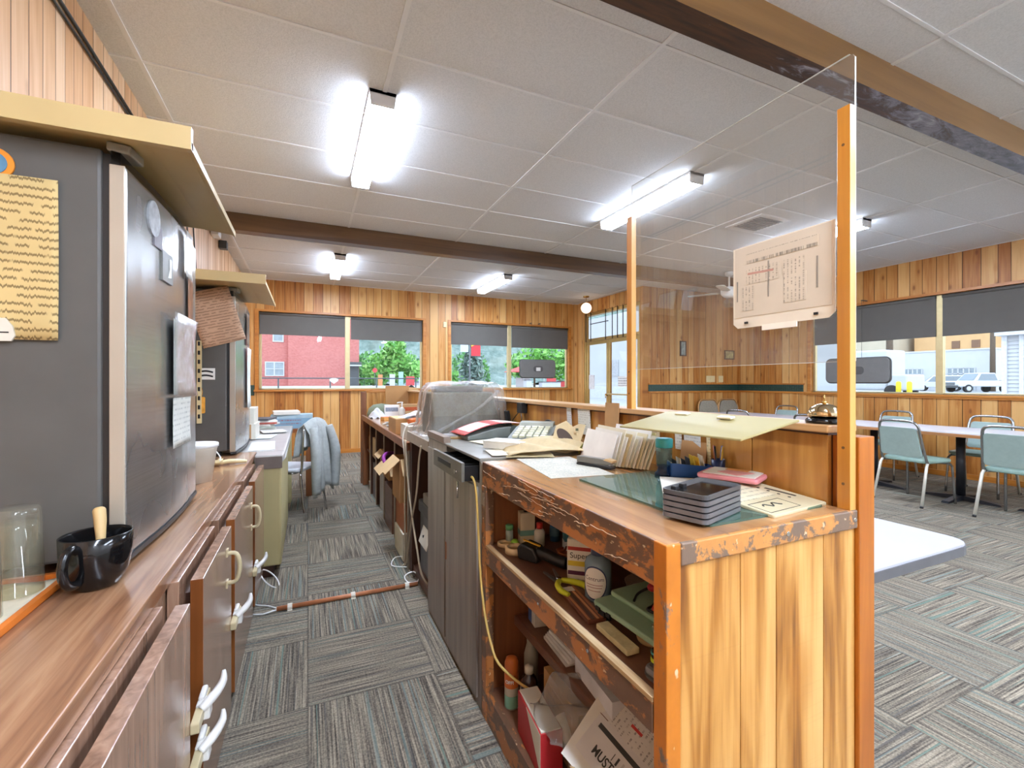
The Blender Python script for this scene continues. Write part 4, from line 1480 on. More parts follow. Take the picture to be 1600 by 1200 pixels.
# ------------------------------------------------ cream desk, papers, chair with jacket
dk = thing('desk', 'cream panelled desk with a worn grey top at the end of the left counter', 'desk', (-.55, 4.3, 0))
loc_box(dk, -.30, 3.275, .075, -.155, 4.36, .735, 'side_panel', m_creamdesk, bevel=.012)
loc_box(dk, XL+.001, 3.275, .075, -.30, 4.36, .735, 'cabinet', m_creamdesk)
loc_box(dk, -.78, 3.30, 0, -.2, 4.34, .075, 'plinth', m_darkwood)
loc_box(dk, XL+.001, 5.22, 0, -.155, 5.35, .735, 'end_panel', m_creamdesk, bevel=.012)
dt = B(XL+.001-.0, 3.45, .735, -.145, 5.4, .785).box(-.308, 3.27, .735, -.145, 3.45, .785)
dt.v = [(a+.55, b_-4.3, c_) for a, b_, c_ in dt.v]
dt.build('desk_top', plain('aaa8a3', .3, var=.1, scale=8), dk, bevel=.008)
dw = B(-.30, 3.262, .70, -.15, 3.275, .775)
dw.v = [(a+.55, b_-4.3, c_) for a, b_, c_ in dw.v]
dw.build('edge_strip', plain('6e625a', .5), dk)
m_list = print_mat('typed_list', 'e6e5e0', '55565a', 75, 1, .4, .6)
for k, (x, y, w_, h_, rz, mt, lb) in enumerate(((-.30, 3.75, .16, .5, .05, m_list, 'long white paper at the near end of the cream desk'), (-.36, 4.35, .20, .30, -.1, plain('d7dde2', .6), 'pale blue white paper in the middle of the cream desk'), (-.29, 4.75, .2, .28, .2, m_list, 'white list beside the blue box on the cream desk'))):
    single(B(-w_/2, -h_/2, 0, w_/2, h_/2, .004), 'paper_sheet', mt, lb, 'paper', (x, y, .7855+.0045*k), (0, 0, rz), 'papers on the cream desk')
mz = thing('paper_stack', 'messy stack of magazines with a red corner behind the cartons', 'stack', (-.40, 5.0, .799))
for k in range(6):
    B(-.10, -.14, k*.018, .10, .14, k*.018+.016).build('magazine', plain(['c9c6bd', 'a8b0a4', 'd8d4cc', 'c25a4c', 'dedad0', '4a4d52'][k], .5, var=.15, scale=12), mz, loc=(rnd.uniform(-.02, .02), rnd.uniform(-.03, .03), 0), rot=(0, 0, rnd.uniform(-.3, .3)))
ta = thing('side_table', 'plain wooden side table against the back wall holding a blue box', 'table', (-.35, 5.85, 0))
B(-.58, -.40, .70, .42, .40, .745).build('tabletop', wood_mat('side_table_wood', [(.3, '7a3f1a'), (.5, '96562a'), (.75, 'ad6d3c')], 'X', .35), ta, bevel=.004)
for a in (-.52, .36):
    for b_ in (-.35, .35):
        B(a-.03, b_-.03, 0, a+.03, b_+.03, .70).build('leg', m_redwood, ta)
bx = thing('blue_box', 'flat blue printed cardboard box on the side table', 'box', (-.165, 5.62, .745))
B(-.20, -.12, 0, .215, .12, .15).build('body', plain('84a8bd', .5, var=.08, scale=6), bx, bevel=.003)
B(-.20, -.1215, .11, .215, -.12, .147).build('top_band', plain('a9c2cc', .5), bx)
m_bxp = print_mat('blue_box_print', '84a8bd', 'a04a44', 28, 2, .4, .9)
B(-.17, -.1225, .03, .10, -.1205, .10).build('print', m_bxp, bx)
single(B(-.13, -.16, 0, .13, .16, .035), 'paper_pile', m_paper, 'white paper pile lying on the blue box', 'paper', (-.22, 5.64, .8955), (0, 0, .1), bevel=.003)
ch = thing('office_chair', 'white seated metal chair with a grey jacket, facing the cream desk', 'chair', (-.14, 4.78, 0), R(62))
MB().prism(rrect(-.20, -.19, .20, .20, .06), .435, .465).build('seat', plain('e4e6ea', .35, var=.02), ch, bevel=.01)
B(-.19, -.235, .66, .19, -.215, .86).build('backrest', plain('d5d7d8', .4), ch, bevel=.008)
for s_ in (-1, 1):
    MB().tube([(s_*.20, .20, 0), (s_*.185, .17, .38), (s_*.17, .12, .42), (s_*.17, -.12, .42)], .011, 8).build('leg', m_chrome, ch)
    MB().tube([(s_*.20, -.24, 0), (s_*.185, -.19, .40), (s_*.185, -.20, .46), (s_*.185, -.225, .87)], .011, 8).build('leg', m_chrome, ch)
MB().tube([(-.17, -.12, .42), (.17, -.12, .42)], .009, 8).build('stretcher', m_chrome, ch)


def drape(u, v):
    a = -.20+.40*u
    t_ = v*2-1
    k_ = abs(t_)
    fold = (.016*math.sin(u*19+v*3)+.012*math.sin(u*37))*min(1, k_*2.5)
    y = -.228+(.040+.05*k_+fold)*(1 if t_ > 0 else -1)
    if k_ < .12:
        y = -.228+.045*t_/.12
    z = .915-k_*(.66 if t_ < 0 else .30)-.02*math.sin(u*7)*k_
    return (a*(1+.05*k_), y, z-.05*(2*u-1)**2)


jk = thing('jacket', 'light grey jacket hung over the chair back with its sleeves down', 'jacket', (-.14, 4.78, 0), R(62))
m_jacket = plain('a2a6a2', .9, var=.10, scale=30, bump=.3)
MB().grid(drape, 36, 30).build('body', m_jacket, jk, solid=.008)
for s_ in (-1, 1):
    MB().tube([(s_*.15, -.29, .83), (s_*.185, -.335, .62), (s_*.19, -.34, .42), (s_*.18, -.335, .24)], [.035, .048, .045, .038], 12).build('sleeve', m_jacket, jk)

# pipe across the carpet and loose white cables
pp = thing('floor_pipe', 'copper coloured pipe strapped across the carpet of the aisle', 'pipe', (.23, 2.79, .012))
MB().cyl((-.385, 0, 0), (.385, 0, 0), .0125, n=14).build('tube', plain('b8754e', .4, .3, var=.15, scale=20), pp)
for x in (-.32, .01, .32):
    MB().prism([(-.024, -.012), (-.014, -.011), (-.0145, .004), (-.008, .0145), (.008, .0145), (.0145, .004), (.014, -.011), (.024, -.012), (.024, -.0105), (.0155, -.009), (.016, .005), (.009, .016), (-.009, .016), (-.016, .005), (-.0155, -.009), (-.024, -.0105)], x-.012, x+.012, 'x').build('strap', m_offwhite, pp)
cb = MB().tube([(-.14, 2.79, .01), (-.22, 2.77, .006), (-.30, 2.80, .006)], .004, 6).tube([(-.15, 2.80, .008), (-.2, 2.86, .006), (-.26, 2.9, .005), (-.3, 2.95, .005)], .004, 6)
cb.tube([(-.21+.05*math.cos(a*.5), 3.12+.09*math.sin(a*.5), .008+.05*(1-math.cos(a*.5))) for a in range(0, 12)], .004, 6)
single(cb, 'white_cable', m_white, 'loose white cables at the left end of the copper pipe', 'cable')
cb = MB().tube([(.61, 2.80, .01), (.64, 2.86, .02), (.62, 2.93, .03), (.56, 2.91, .02), (.57, 2.84, .006), (.62, 2.82, .01)], .004, 6)
cb.tube([(.60, 3.05, .02), (.52, 3.15, .006), (.56, 3.25, .02), (.62, 3.18, .04)], .0035, 6)
single(cb, 'white_cable', m_white, 'loose white cable loops at the right end of the copper pipe', 'cable')
# ================================================================== right counter
def knotty_mat(name, stops, knots=1.0, rough=.3, coat=.3):
    t = NT(name)
    isl = t.n('ShaderNodeNewGeometry').outputs['Random Per Island']
    o = t.sep(t.mapped())
    h = t.math('ADD', o[0], o[1])
    sh_ = t.math('MULTIPLY', isl, 17.0)
    g1 = t.noise(t.comb(t.math('MULTIPLY', h, 38), sh_, t.math('MULTIPLY', o[2], 1.5)), 1, 4, .55, .6)
    g2 = t.noise(t.comb(t.math('MULTIPLY', h, 9), sh_, t.math('MULTIPLY', o[2], 1.1)), 1, 3, .5, 1.0)
    g3 = t.noise(t.comb(t.math('MULTIPLY', h, 2), sh_, t.math('MULTIPLY', o[2], 160)), 1, 1)
    v = t.math('ADD', t.math('MULTIPLY', g1, .40), t.math('MULTIPLY', g2, .62))
    col = t.ramp(v, stops)
    col = t.mix(t.math('MULTIPLY', t.step(g3, .6, .75), .05), col, '7a4a1c')
    vo = t.n('ShaderNodeTexVoronoi', feature='F1')
    t.l(t.comb(t.math('MULTIPLY', h, 7), sh_, t.math('MULTIPLY', o[2], 3.2)), vo.inputs['Vector'])
    vo.inputs['Scale'].default_value = 1
    d = vo.outputs['Distance']
    col = t.mix(t.math('MULTIPLY', t.math('SUBTRACT', 1, t.step(d, .16, .42)), .45*knots), col, 'b06e24')
    col = t.mix(t.math('MULTIPLY', t.math('SUBTRACT', 1, t.step(d, .07, .16)), .7*knots), col, '7e4418')
    t.fin(col, rough, 0, .5)
    t.b.inputs['Coat Weight'].default_value = coat
    return t.m


m_boards = knotty_mat('knotty_end_boards', [(.38, '7c4a1c'), (.46, 'a8702e'), (.54, 'c8924c'), (.66, 'd8ab66')])
m_ledgeb = knotty_mat('knotty_ledge_boards', [(.30, '7c4a1a'), (.43, 'a06a2c'), (.55, 'b5803c'), (.72, 'c89850')], .6)
m_ply = wood_mat('plywood_edge_layers', [(.3, '8d6a48'), (.5, 'b39468'), (.75, 'd4bd94')], 'Y', .6, 3)
CT = .95
X0, X1, Y0, Y1 = .60, 1.16, .645, 1.61

m_stile = worn_mat('worn_orange_stile', 'a8641e', '75665a', .56, 9, .35, (1, 1, .6))
m_ledge = wood_mat('worn_pale_ledge', [(.3, 'a27648'), (.5, 'bc9260'), (.75, 'd3b184')], 'Y', .35)
# ---- customer side partition with its ledge, running the whole counter
pt = thing('counter_partition', 'pine boarded partition with a ledge behind the whole service counter', 'partition', (1.2, 3.3, 0))


def pb(mb, name, mat, **kw):
    mb.v = [(a-1.2, b_-3.3, c_) for a, b_, c_ in mb.v]
    return mb.build(name, mat, pt, **kw)


bd = MB()
yy = .70
wid = [.21, .19, .24, .16, .22, .18, .20, .25, .17, .21]
k = 0
while yy < 5.95:
    y2 = min(5.95, yy+wid[k % 10])
    bd.box(1.163, yy+.0015, .02, 1.18, y2-.0015, 1.12)
    yy = y2; k += 1
pb(bd, 'inner_boards', m_ledgeb, bevel=.0015)
pb(B(1.18, .70, 0, 1.222, 5.95, 1.12), 'core', m_darkwood)
pb(B(1.222, .70, 0, 1.238, 5.95, 1.12), 'outer_boards', m_pine_y)
pb(B(1.18, Y0-.005, 0, 1.241, .70, 1.12), 'end_trim', m_endtrim, bevel=.002)
pb(B(1.145, .69, 1.126, 1.262, 5.96, 1.145), 'ledge', m_ledge, bevel=.003)
pb(B(1.163, .70, 1.12, 1.238, 5.95, 1.126), 'ledge_bed', m_darkwood)
bd = MB()
xx = .665
while xx < 1.15:
    x2 = min(1.16, xx+.125)
    bd.box(xx+.001, 5.895, .02, x2-.001, 5.93, 1.12)
    xx = x2
pb(bd, 'return_boards', m_boards)
pb(B(.60, 5.88, 0, .66, 5.96, 1.13), 'return_post', m_redwood, bevel=.002)
pb(B(.66, 5.885, 1.12, 1.145, 5.95, 1.14), 'return_ledge', m_trimwood_x)

# ---- near unit: worktop, worn fascia, boarded end, shelves
dc = thing('counter_cabinet', 'near wooden counter cabinet with a boarded end and open cluttered shelves', 'cabinet', (.88, 1.12, 0))


def db(mb, name, mat, **kw):
    mb.v = [(a-.88, b_-1.12, c_) for a, b_, c_ in mb.v]
    return mb.build(name, mat, dc, **kw)


db(B(X0+.004, Y0+.004, CT-.03, X1, Y1, CT), 'worktop', m_ctop, bevel=.0015)
db(B(X0, Y0+.032, .862, X0+.02, Y1+.002, CT-.0005), 'fascia', m_worn, bevel=.002)
db(B(X0-.001, Y0-.001, .0, X0+.034, Y0+.034, CT-.0003), 'corner_stile', m_stile, bevel=.002)
db(B(X0+.034, Y0-.003, .907, 1.178, Y0+.016, CT-.0002), 'top_rail', m_wornend, bevel=.003)
bd = MB()
for a, b_ in ((.634, .797), (.797, .904), (.904, 1.062), (1.062, 1.178)):
    bd.box(a+.001, Y0+.004, 0, b_-.001, Y0+.016, .907)
db(bd, 'end_boards', m_boards, bevel=.0012)
db(B(.634, Y0+.016, 0, X1, Y0+.028, .91), 'end_backing', m_darkwood)
db(B(X0+.034, Y0+.028, 0, X0+.05, Y0+.034, .86), 'inner_stile', m_worn)
db(B(1.145, Y0+.03, 0, X1, Y1, .92), 'back_panel', m_darkshelf)
db(B(X0+.004, Y1-.022, 0, X1, Y1, .92), 'side_panel', m_redwood)
db(B(X0-.002, Y1-.042, 0, X0+.03, Y1+.002, .862), 'side_stile', m_worn, bevel=.002)
db(B(X0+.016, Y0+.03, .618, 1.145, Y1-.022, .645), 'shelf', m_darkshelf)
db(B(X0-.002, Y0+.036, .580, X0+.016, Y1-.043, .6405), 'shelf_fascia', m_worn, bevel=.0015)
db(B(X0-.003, Y0+.036, .6405, X0+.016, Y1-.043, .6495), 'shelf_edge', m_ply)
db(B(.72, Y0+.03, .322, 1.145, Y1-.022, .358), 'half_shelf', m_darkshelf, bevel=.006)
db(B(X0+.004, Y0+.03, .06, 1.145, Y1-.022, .10), 'bottom_board', m_darkshelf)
db(B(X0, Y0+.036, .0, X0+.02, Y1-.043, .105), 'kick_rail', m_worn)
m_tape = glass_mat('peeling_tape', (.95, .93, .9), 1.5, .25, 'd8c8b0', .35)
m_shred = plain('b89a74', .4)
for j in range(22):
    y_, z_ = rnd.uniform(.72, 1.5), rnd.uniform(.875, .94)
    q = MB()
    dz_, sl_ = rnd.uniform(-.006, .004), rnd.uniform(.010, .028)
    pts = [(X0-.0008, min(1.6, y_+i*sl_), max(.868, min(.946, z_+dz_*.45*i+.0014*math.sin(i*2.3+j*1.7)))) for i in range(7)]
    q.tube(pts, rnd.uniform(.0006, .0013), 5)
    db(q, 'tape_shred', m_shred)
db(MB().box(X0-.003, 1.585, .79, X0+.03, 1.615, .835), 'clear_tape', m_tape)
for y_ in (.9, 1.15, 1.4):
    db(MB().cyl((X0-.004, y_, .62), (X0-.002, y_, .62), .004, n=8), 'nail', m_chrome)
for x_ in (.93, 1.166):
    db(MB().cyl((x_, Y0-.005, .928), (x_, Y0-.002, .928), .005, n=10), 'nail', m_chrome)

# ---- two posts and the clear screen
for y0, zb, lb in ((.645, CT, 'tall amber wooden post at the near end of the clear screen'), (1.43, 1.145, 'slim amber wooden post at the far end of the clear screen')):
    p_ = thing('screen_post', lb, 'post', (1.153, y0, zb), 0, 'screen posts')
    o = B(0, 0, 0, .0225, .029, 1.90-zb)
    o.mi = [0, 0, 1, 0, 0, 0]  # near face takes the lighter wood, its brightness put into the colour
    o.build('post', [m_post, m_postlit], p_, bevel=.001, fix=False)
    for z_ in (.06, .145, .86):
        if z_ < 1.9-zb:
            MB().cyl((-.0008, .015, z_), (.0002, .015, z_), .0035, n=10).build('screw', plain('6a4a28', .4), p_)
ps = MB().prism([(.648, 1.300), (1.458, 1.300), (1.458, 2.03), (.660, 2.03), (.652, 2.026), (.648, 2.018)], 1.1762, 1.1802, 'x')
pxo = single(ps, 'clear_screen', m_plexi, 'large clear plexiglass screen held between two wooden posts', 'screen', (0, 0, 0))
ed = MB()
ed.box(1.1760, .6470, 1.300, 1.1804, .6482, 2.018).box(1.1760, .660, 2.0298, 1.1804, 1.458, 2.0312).box(1.1760, .648, 1.2988, 1.1804, 1.458, 1.3002).box(1.1760, 1.4578, 1.300, 1.1804, 1.4590, 2.03)
ed.build('polished_edge', m_plexiedge, pxo)

# paper sheet in a holder on the screen, seen from its back
m_sideprint = print_mat('faint_sideways_text', 'd0c2ab', '6a6258', 95, 4, .45, .6)
m_holder = plain('e2d6c0', .4, var=.04)
hs = thing('menu_holder', 'cream paper sheet in a holder hanging high on the clear screen, its text turned sideways', 'sign', (1.172, .8325, 1.528), 0)
MB().prism([(-.145, -.106), (-.13, -.119), (.13, -.119), (.145, -.106), (.145, .119), (-.145, .119)], -.0025, .0, 'x').build('holder', m_holder, hs)
B(-.0035, -.138, -.088, -.0025, .138, .116).build('sheet', plain('d0c2ab', .6, var=.03), hs)
for y0, y1, z0, z1 in ((.075, .118, -.07, .0), (-.075, -.015, -.065, .01), (.0, .10, .005, .05), (-.07, -.01, .01, .05)):
    B(-.0042, y0, z0, -.0035, y1, z1).build('text_block', m_sideprint, hs)
m_inkgrey = plain('8f8678', .7)
for dy, w_ in ((.028, .05), (-.105, .04), (.128, .03)):
    B(-.0044, dy, -.04, -.0035, dy+.004, -.04+w_*2).build('sideways_line', m_inkgrey, hs)
B(-.0044, -.105, .066, -.0035, .10, .094).build('faded_heading', print_mat('faded_heading_print', 'd0c2ab', '6f675c', 36, 3, .30, .75), hs)
MB().ob((-.004, .055, .034), (.001, .08, .006), (R(3), 0, 0)).build('red_stamp', plain('b98a78', .7), hs)
for y in (-.10, .10):
    B(-.006, y-.005, -.108, -.0025, y+.005, -.102).build('clip_slot', m_blackpl, hs)
B(-.004, -.05, -.132, -.001, .05, -.116).build('loose_slip', plain('efe6d4', .6), hs)

# ---- things on the near worktop
ZT = CT
gl = MB().prism(rrect(.755, .69, 1.13, 1.19, .01), 0, .005)
single(gl, 'desk_glass', m_deskglass, 'greenish glass sheet lying on the near worktop', 'glass sheet', (0, 0, ZT+.0003))
m_form = print_mat('order_form_print', 'cbc7b8', '7d8a8a', 55, 1, .42, .65)
single(B(-.11, -.185, 0, .11, .185, .0012), 'order_form', m_form, 'large pale order form lying on the worktop beside the stapler', 'paper', (.822, 1.405, ZT+.0008), (0, 0, R(-8)))
# stapler
st = thing('stapler', 'long brown and grey stapler on the order form', 'stapler', (.905, 1.40, ZT+.0025), R(-72))
st.scale = (.72, .72, .62)
B(-.02, -.02, 0, .19, .02, .012).build('base', m_blackpl, st, bevel=.004)
MB().prism([(-.02, .014), (.17, .022), (.19, .03), (.188, .044), (.12, .052), (-.02, .05)], -.017, .017, 'y').build('arm', plain('77736a', .35, .3), st, bevel=.004)
MB().prism([(.14, .046), (.195, .036), (.20, .05), (.16, .058)], -.018, .018, 'y').build('cap', plain('c9a878', .4), st, bevel=.003)
# leaning row of envelopes and folded papers
ecol = ['e4e0d6', 'dcd8cc', 'd8cfb2', 'e6e2d6', 'cdb98a', 'e2dcc8', 'd9d2b8', 'e8e4d8', 'd6caa4', 'e0dac4', 'e6e0cc', 'dcd4ba']
eword = ['tallest white sheet, first and nearest the folded brochures', 'second from the folded brochures', 'third from the folded brochures', 'fourth from the folded brochures', 'fifth, a brown edged one', 'sixth, near the middle', 'seventh from the folded brochures', 'eighth from the folded brochures', 'fourth from the blue jar, tan', 'third from the blue jar', 'second from the blue jar', 'nearest the blue jar']
for k in range(12):
    f_ = k/11
    x_, y_ = .966+.072*f_, 1.315-.115*f_
    L_ = .25-.085*f_-.02*((k*5) % 3)
    h_ = .112-.018*f_+.012*((k*7) % 3)
    single(B(-.0014, 0, 0, .0014, L_, h_), 'envelope', plain(ecol[k], .75, var=.05), 'leaning envelope in the standing row, '+eword[k], 'envelope', (x_, y_, ZT+.0056), (0, R(16+5*f_), R(-9+3*f_)), 'standing envelopes')
single(B(-.0012, 0, 0, .0012, .22, .135), 'paper_folder', plain('e6e4de', .7, var=.04), 'tall white paper standing behind the leaning envelopes', 'paper', (1.055, 1.24, ZT+.0062), (0, R(14), R(-4)))
single(B(-.0012, 0, 0, .0012, .16, .122), 'paper_folder', plain('e9e3a6', .7), 'yellow edged paper behind the leaning envelopes', 'paper', (1.066, 1.23, ZT+.0062), (0, R(14), R(-4)))

# jar with teal cap
jr = thing('pump_jar', 'clear blue jar with a teal cap beside the envelopes', 'jar', (1.03, 1.118, ZT+.0055))
jr.scale = (.86, .86, .84)
m_bluejar = glass_mat('blue_jar_glass', (.62, .80, .84), 1.6, .05, '7fa6a8', .25)
m_navy = glass_mat('dark_blue_glass', (.20, .34, .55), 1.6, .05, '26406a', .3)
MB().lathe([(0, 0), (.033, 0), (.034, .008), (.026, .016), (.022, .03), (.028, .038)], n=28).build('foot', m_navy, jr)
MB().lathe([(.0, .038), (.028, .038), (.029, .09), (.029, .105), (0, .105)], n=28).build('body', m_bluejar, jr)
MB().lathe([(.030, .105), (.031, .108), (.031, .135), (.028, .139), (0, .14)], n=28).build('cap', plain('2f9a98', .35), jr)
# blue card box
cbx = thing('card_box', 'open royal blue plastic box filled with cards and yellow tabs', 'box', (1.093, 1.075, ZT+.0055), R(-28))
cbx.scale = (.85, .9, .9)
m_royal = plain('23508f', .35)
q = MB()
q.prism(rrect(-.075, -.030, .075, .030, .008), 0, .004)
o1, o2 = rrect(-.075, -.030, .075, .030, .008), rrect(-.072, -.027, .072, .027, .006)
n = len(o1)
q.add([(a, b_, .0) for a, b_ in o1]+[(a, b_, .048-.010*(a > 0)) for a, b_ in o1]+[(a, b_, .048-.010*(a > 0)) for a, b_ in o2]+[(a, b_, .004) for a, b_ in o2],
      [(i+kk*n, (i+1) % n+kk*n, (i+1) % n+(kk+1)*n, i+(kk+1)*n) for kk in range(3) for i in range(n)])
q.build('tray', m_royal, cbx)
cols = ['d8d0b8', '2a2a2c', 'e4dcc4', '2a2a2c', '3b3b40', 'e6b92c', 'e6b92c', 'd8d0b8']
for k in range(8):
    B(-.062+k*.016-.001, -.025, .006, -.062+k*.016+.001, .025, .062+.004*(k % 3)).build('card', plain(cols[k], .6), cbx, rot=(0, R(-10), 0))
pen = thing('pen_cup', 'dark blue cup of pens against the ledge boards', 'cup', (1.138, 1.005, ZT+.0056))
MB().lathe([(0, 0), (.018, 0), (.02, .06), (.018, .06), (.016, .004), (0, .004)], n=20).build('cup', plain('1f2f5a', .3), pen)
for k in range(4):
    a = k*1.6
    MB().cyl((.004*math.cos(a), .004*math.sin(a), .006), (.016*math.cos(a), .016*math.sin(a), .10), .003, n=8).build('pen', plain(['2a4a8a', 'b0452f', '1f1f20', 'c9a23a'][k], .4), pen)
# note papers pinned on the ledge boards
for k, (y, z0, z1, w_, c_, lb) in enumerate(((1.90, 1.0, 1.135, .042, 'd9dad6', 'curled white receipt hanging on the ledge boards'), (1.765, 1.01, 1.14, .10, 'd6d8d2', 'white grey printed list hanging on the ledge boards'),
                                         (1.36, 1.0, 1.10, .06, 'cfc19a', 'cream folded paper pinned behind the blue capped jar'), (1.30, 1.0, 1.09, .05, 'd8cba6', 'cream note pinned on the ledge boards by the blue jar'), (1.19, 1.02, 1.09, .03, 'e8e4d6', 'narrow white slip under the cream board'), (1.125, 1.03, 1.10, .07, 'dcdcd6', 'white printed card under the cream board'), (1.06, .99, 1.10, .014, 'e3d6a8', 'narrow cream strip under the cream board'))):
    single(B(-.0012, -w_/2, 0, 0, w_/2, z1-z0), 'pinned_note', print_mat('note_print_%d' % k, c_, '77776f', 95, 3, .46, .5), lb, 'paper', (1.1615-.004*(k % 2), y, z0), (0, R(-3), 0), 'papers on the ledge boards')
single(B(-.002, -.052, 0, .002, .045, .066), 'brown_card', plain('b98a58', .7), 'plain brown card leaning against the ledge boards behind the blue box', 'card', (1.148, 1.12, ZT+.04), (0, R(8), R(6)))
single(B(-.002, -.04, 0, .002, .04, .11), 'brown_card', plain('b08a5c', .7), 'upright brown card below the far post, rising above the ledge', 'card', (1.136, 1.535, 1.055), (0, R(2), R(6)))
# tilted cream board on the ledge
tb_ = thing('writing_board', 'smooth cream board jutting out from the ledge over the worktop', 'board', (1.005, .98, 1.127), 0)
m_board = plain('a39767', .55, var=.05, scale=3, spec=.3)
v0 = [(1.085, 1.155, 1.149), (1.135, .752, 1.149), (.949, .772, 1.107), (.894, 1.167, 1.107)]
v0 = [(a-1.005, b_-.98, c_-1.127) for a, b_, c_ in v0]
MB().add(v0+[(a, b_, c_+.006) for a, b_, c_ in v0], [(3, 2, 1, 0), (4, 5, 6, 7), (0, 1, 5, 4), (1, 2, 6, 5), (2, 3, 7, 6), (3, 0, 4, 7)]).build('plate', m_board, tb_, bevel=.002)
for y_ in (.10, -.06):
    MB().ob((.065, y_, .024), (.022, .045, .006), (0, R(-10), R(7))).build('clip', plain('d6cfae', .3), tb_, bevel=.002)
MB().box(.135, -.16, .0215, .165, .15, .0235).build('hook_strip', m_board, tb_)
# bell
bl = thing('service_bell', 'chrome service bell on a black base on the ledge', 'bell', (1.205, .735, 1.145))
MB().lathe([(0, 0), (.040, 0), (.042, .004), (.040, .010), (.033, .015), (.02, .018), (0, .018)], n=36).build('base', m_blackgl, bl)
MB().lathe([(.036, .018), (.0375, .021), (.036, .029), (.030, .040), (.020, .047), (.008, .050), (0, .0505)], n=40).build('dome', plain('cbb994', .15, 1, var=.06), bl)
MB().cyl((0, 0, .05), (0, 0, .056), .005, n=12).cyl((0, 0, .055), (0, 0, .072), .0018, n=8).build('plunger', m_brass, bl)
# stack of five black trays
m_trayrim = plain('6a6a6c', .35, .3)
for k in range(5):
    t5 = thing('bill_tray', 'black plastic bill tray, %s in the stack of five' % ['lowest', 'second from the bottom', 'middle', 'second from the top', 'topmost'][k], 'tray', (.808, .757, ZT+.0056+k*.0125), R(17), 'stacked black trays')
    q = MB()
    o1, o2, o3 = rrect(-.088, -.052, .088, .052, .014), rrect(-.085, -.049, .085, .049, .012), rrect(-.074, -.040, .074, .040, .010)
    n = len(o1)
    q.add([(a, b_, 0) for a, b_ in o3]+[(a, b_, 0.002) for a, b_ in o1]+[(a, b_, .0112) for a, b_ in o1]+[(a, b_, .0112) for a, b_ in o2]+[(a, b_, .004) for a, b_ in o3],
          [(i+kk*n, (i+1) % n+kk*n, (i+1) % n+(kk+1)*n, i+(kk+1)*n) for kk in range(4) for i in range(n)])
    q.add([(a, b_, .004) for a, b_ in o3], [tuple(range(n))])
    q.add([(a, b_, 0) for a, b_ in o3], [tuple(reversed(range(n)))])
    q.build('tray', m_trayrim if k < 4 else plain('4b4b4c', .3), t5)
    if k == 4:
        for a in (-.055, -.02):
            B(a-.008, .030, .004, a+.008, .042, .014).build('clip_tab', m_blackpl, t5, bevel=.002)
        B(-.07, -.036, .0042, .07, .036, .0052).build('mat', m_blackgl, t5)
# menu board and pink folder
m_menu = print_mat('menu_list_print', 'ddd3b4', '5a5648', 48, 1, .45, .6)
mn = thing('menu_board', 'cream laminated menu board lying at the near end of the worktop', 'board', (1.036, .785, ZT+.0075), R(6))
mn.rotation_euler = (R(5), 0, R(6))
MB().prism(rrect(-.112, -.098, .112, .098, .006), 0, .008).build('board', plain('c6bb98', .35, var=.03), mn, bevel=.002)
m_ink = plain('33302a', .6)
B(-.10, -.01, .0078, .045, .08, .0084).build('printed_list', m_menu, mn)
MB().ob((.082, .0, .0083), (.010, .075, .0006), (0, 0, R(8))).build('black_title', m_ink, mn)
for k in range(4):
    MB().cyl((.060, .045-k*.027, .0078), (.060, .045-k*.027, .0086), .004, n=12).build('black_dot', m_ink, mn)
MB().tube([(-.075+.006*i, -.052+.008*math.sin(i*1.1), .0084) for i in range(11)], .0016, 5).build('flourish', m_ink, mn)
fr_ = MB()
for a, b_, c_, d in ((-.102, -.085, .02, -.0835), (-.102, -.03, .02, -.0285), (-.102, -.085, -.1005, -.03), (.0185, -.085, .02, -.03)):
    fr_.box(a, b_, .0078, c_, d, .0085)
fr_.build('printed_frame', m_ink, mn)
pf = thing('pink_folder', 'pink folder with papers lying on the menu board against the ledge', 'folder', (1.095, .925, ZT+.029), R(-66))
m_pink = plain('d8898e', .5, var=.06)
MB().prism(rrect(-.075, -.06, .085, .06, .012), 0, .014).build('cover', m_pink, pf, bevel=.005)
B(-.06, -.05, .0141, .075, .055, .0165).build('papers', m_paper, pf)
MB().prism([(-.03, -.02), (.03, -.05), (.06, .01), (.0, .045)], .0165, .0175).build('pink_slip', plain('e6a09a', .6), pf)
B(-.02, .02, .0175, .04, .045, .0185).build('orange_slip', plain('e6a25a', .6), pf)
single(B(-.07, -.12, 0, .07, .12, .004), 'white_sheets', m_paper, 'white sheets under the pink folder and the black trays', 'paper', (.965, .955, ZT+.0055), (0, 0, R(-40)))
# ================================================================== things on the open shelf
ZS = .645
def tape_roll(x, y, r, h, label):
    m = MB().lathe([(r*.72, 0), (r, 0), (r, h), (r*.72, h), (r*.72, 0)], n=36)
    return single(m, 'tape_roll', plain('dcc39a', .5, var=.06, scale=60), label, 'tape', (x, y, ZS+.0002), group='tape rolls on the shelf')


